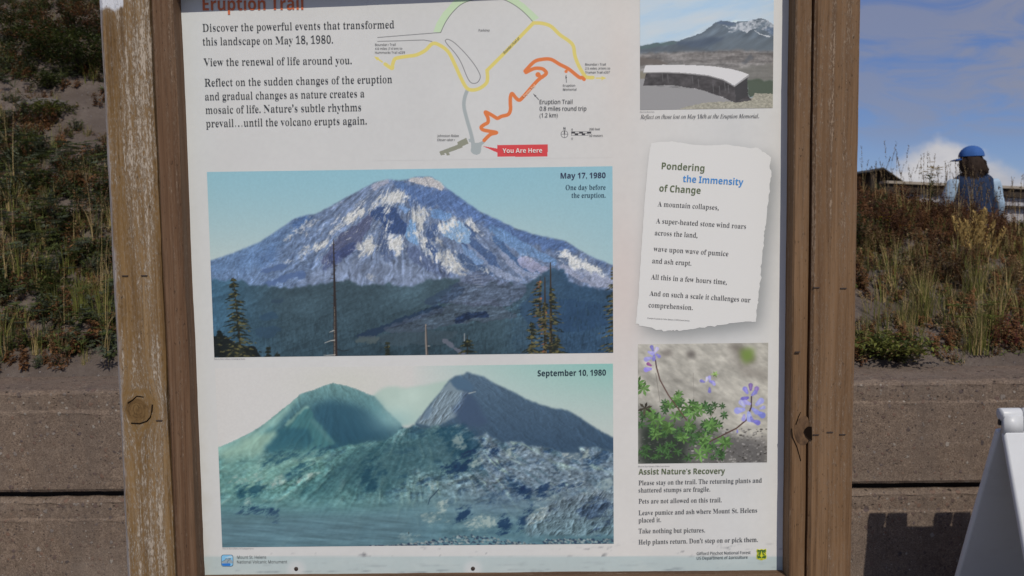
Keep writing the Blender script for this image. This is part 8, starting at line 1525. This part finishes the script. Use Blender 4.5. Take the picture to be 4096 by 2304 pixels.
# long loose hair spreading over the shoulders
hp = Vector((-.012, .02, 1.585)); V, F = loft([R_el(hp.x, hp.y, 1.61, .07, .075), R_el(hp.x, hp.y-.005, 1.585, .088, .092), R_el(hp.x+.002, hp.y-.014, 1.55, .106, .096), R_el(hp.x+.004, hp.y-.024, 1.51, .118, .092), R_el(hp.x+.01, hp.y-.036, 1.475, .122, .082), R_el(hp.x+.02, hp.y-.046, 1.445, .108, .064), R_el(hp.x+.03, hp.y-.052, 1.42, .07, .035)], 40)
V = [v+Vector((math.sin(i*2.1)*.004, 0, 0))+mnoise.noise_vector(v*26)*.020 for i, v in enumerate(V)]
hair = obj('hair', pymesh('hair', V, F), M_HAIR, PER, True)
v = Veg(140); r = v.r
for i in range(700):
    a = U(r, 3.0, 6.6); z = U(r, 1.42, 1.57); R = .092+.022*(1.57-z)/.15; p = np.array([hp.x+R*math.cos(a), hp.y-.03+R*.75*math.sin(a), z]); d = np.array([math.cos(a)*.35+U(r, -.3, .3), math.sin(a)*.25, -1]); v.leaf(p, d, U(r, .04, .09), .006, np.array((.040, .025, .017))*U(r, .5, 1.9))
o = obj('hair_strands', v.mesh('hair_strands'), M_LEAF, hair)
# baseball cap turned to the left
CAPO = empty('cap', (hp.x, hp.y, 1.60), rad(38)); CAPO.parent = PER
bm = bmesh.new(); bmesh.ops.create_uvsphere(bm, u_segments=24, v_segments=14, radius=1)
bmesh.ops.delete(bm, geom=[q for q in bm.verts if q.co.z < -.12], context='VERTS')
for q in bm.verts: q.co = Vector((q.co.x*.098, q.co.y*.110, q.co.z*.100-.006)); q.co += Vector((1, 0, 0))*.003*math.sin(6*math.atan2(q.co.y, q.co.x))*(1 if q.co.z < .07 else 0)
crown = obj('crown', bm_mesh('crown', bm), M_CAPB, CAPO, True)
V, F = [], []
for j in range(2):
    for i in range(13):
        a = rad(20+140*i/12); R = .104+.066*j*math.sin(math.pi*i/12)**.6; V.append((R*math.cos(a)*.9, R*math.sin(a)*1.05, -.018-.016*j))
V += [(x, y, z-.004) for x, y, z in V]
for i in range(12): F += [(i, i+1, 14+i, 13+i), (26+i, 39+i, 40+i, 27+i), (13+i, 14+i, 40+i, 39+i)]
obj('brim', pymesh('brim', V, F), M_CAPB, CAPO, True)
bm = bmesh.new(); bmesh.ops.create_uvsphere(bm, u_segments=10, v_segments=6, radius=.007)
for q in bm.verts: q.co.z = q.co.z*.6+.091
obj('button', bm_mesh('button', bm), M_CAPB, CAPO, True)

# ---------------------------------------------------------------- folding sandwich board
M_PLAS, N, p = material('white_plastic', .38, .4); o = N.n('ShaderNodeTexCoord').outputs['Object']
N.L.new(N.mix(N.rng(N.noise(N.scaled(o, (3, 3, 5)), 2., 5, .6), .4, .8, 0, .5), (.66, .67, .68), (.56, .56, .56)), p.inputs[0])
DA = 2.8; ax = at(4000, 1640, DA); AX0 = at(3998, 1660, DA).x; AZ = at(4020, 1632, DA).z; AW = .62; KSP = .38
BRD = tag(empty('sandwich_board', (AX0+AW/2, DA-1.6, 0)), 'white plastic folding sandwich board standing right of the sign', 'sign board')
bo = BRD.location
def leaf_panel(name, sgn):
    # one half of the A: a thick slab with rounded edges, inner face ribbed round the rim
    bm = bmesh.new(); zt = AZ-.078; Hh = zt/math.cos(math.atan(KSP)); bm_box(bm, (0, -.013, 0), (AW, .013, Hh), .010, 3)
    ang = math.atan(KSP)*sgn
    for v in bm.verts:
        x, y, z = v.co; z2 = z-Hh; v.co = Vector((x+AX0-bo.x, y*math.cos(ang)-z2*math.sin(ang)*-1*-1+.0, y*math.sin(ang)+z2*math.cos(ang)+zt))
        v.co.y = y*math.cos(ang)+(-z2)*math.sin(ang)+.016*sgn
    return obj(name, bm_mesh(name, bm), M_PLAS, BRD, True)
front = leaf_panel('front_panel', -1); back = leaf_panel('back_panel', 1)
for q in (front, back):
    md = q.modifiers.new('normals', 'WEIGHTED_NORMAL')
def knuckle(x0, x1, sgn, name='hinge_knuckle'):
    zt = AZ-.082
    V, F = loft([((x, 0, AZ-r), (0, r, 0), (0, 0, r)) for x, r in ((x0, .020), (x0+.004, .0235), (x1-.004, .0235), (x1, .020))], 20)
    V2, F2 = [], []
    xm = [(x0+.001, zt-.004), (x1-.001, zt-.004), (x1-.004, AZ-.022), (x0+.004, AZ-.022)]
    V2 = [(x, y, z) for y in (.018*sgn-.011, .018*sgn+.011) for x, z in xm]; F2 = [(0, 1, 2, 3)[::-1], (4, 5, 6, 7), (0, 1, 5, 4), (1, 2, 6, 5), (2, 3, 7, 6), (3, 0, 4, 7)]
    V, F = join([(V, F), (V2, F2)]); V = [Vector((v[0]+AX0-bo.x, v[1], v[2])) for v in V]; return obj(name, pymesh(name, V, F), M_PLAS, BRD, True)
knuckle(0, .068, -1); knuckle(.078, .155, 1); knuckle(.275, .345, -1); knuckle(.355, AW-.20, 1); knuckle(AW-.155, AW-.078, 1); knuckle(AW-.068, AW, -1)
V, F = loft([((x, .0, AZ-.049), (0, .007, 0), (0, 0, .011)) for x in (-.0015, .004)], 14)
obj('bolt_hole_disc', pymesh('bolt_hole_disc', [Vector((v[0]+AX0-bo.x, v[1], v[2])) for v in V], F), plain('bolt_hole_dark', (.03, .03, .032), .5, .3), BRD)  # dark disc standing in for the shade inside a bolt hole
t = math.atan(KSP); zt = AZ-.078
def onf(u, s): return Vector((AX0+u-bo.x, -.016-.0135/math.cos(t)-(s*math.sin(t)), zt-s*math.cos(t)))-Vector((0, .0, 0))
P = [onf(.036, .17), onf(AW-.05, .17), onf(AW-.05, .17+.5), onf(.036, .17+.5)]
obj('paper_sheet', pymesh('paper_sheet', P+[v+Vector((0, .0012, 0)) for v in P], [(0, 1, 2, 3)[::-1], (4, 5, 6, 7), (0, 1, 5, 4), (1, 2, 6, 5), (2, 3, 7, 6), (3, 0, 4, 7)]), plain('white_paper', (.80, .80, .79), .7, .2, .02), BRD)
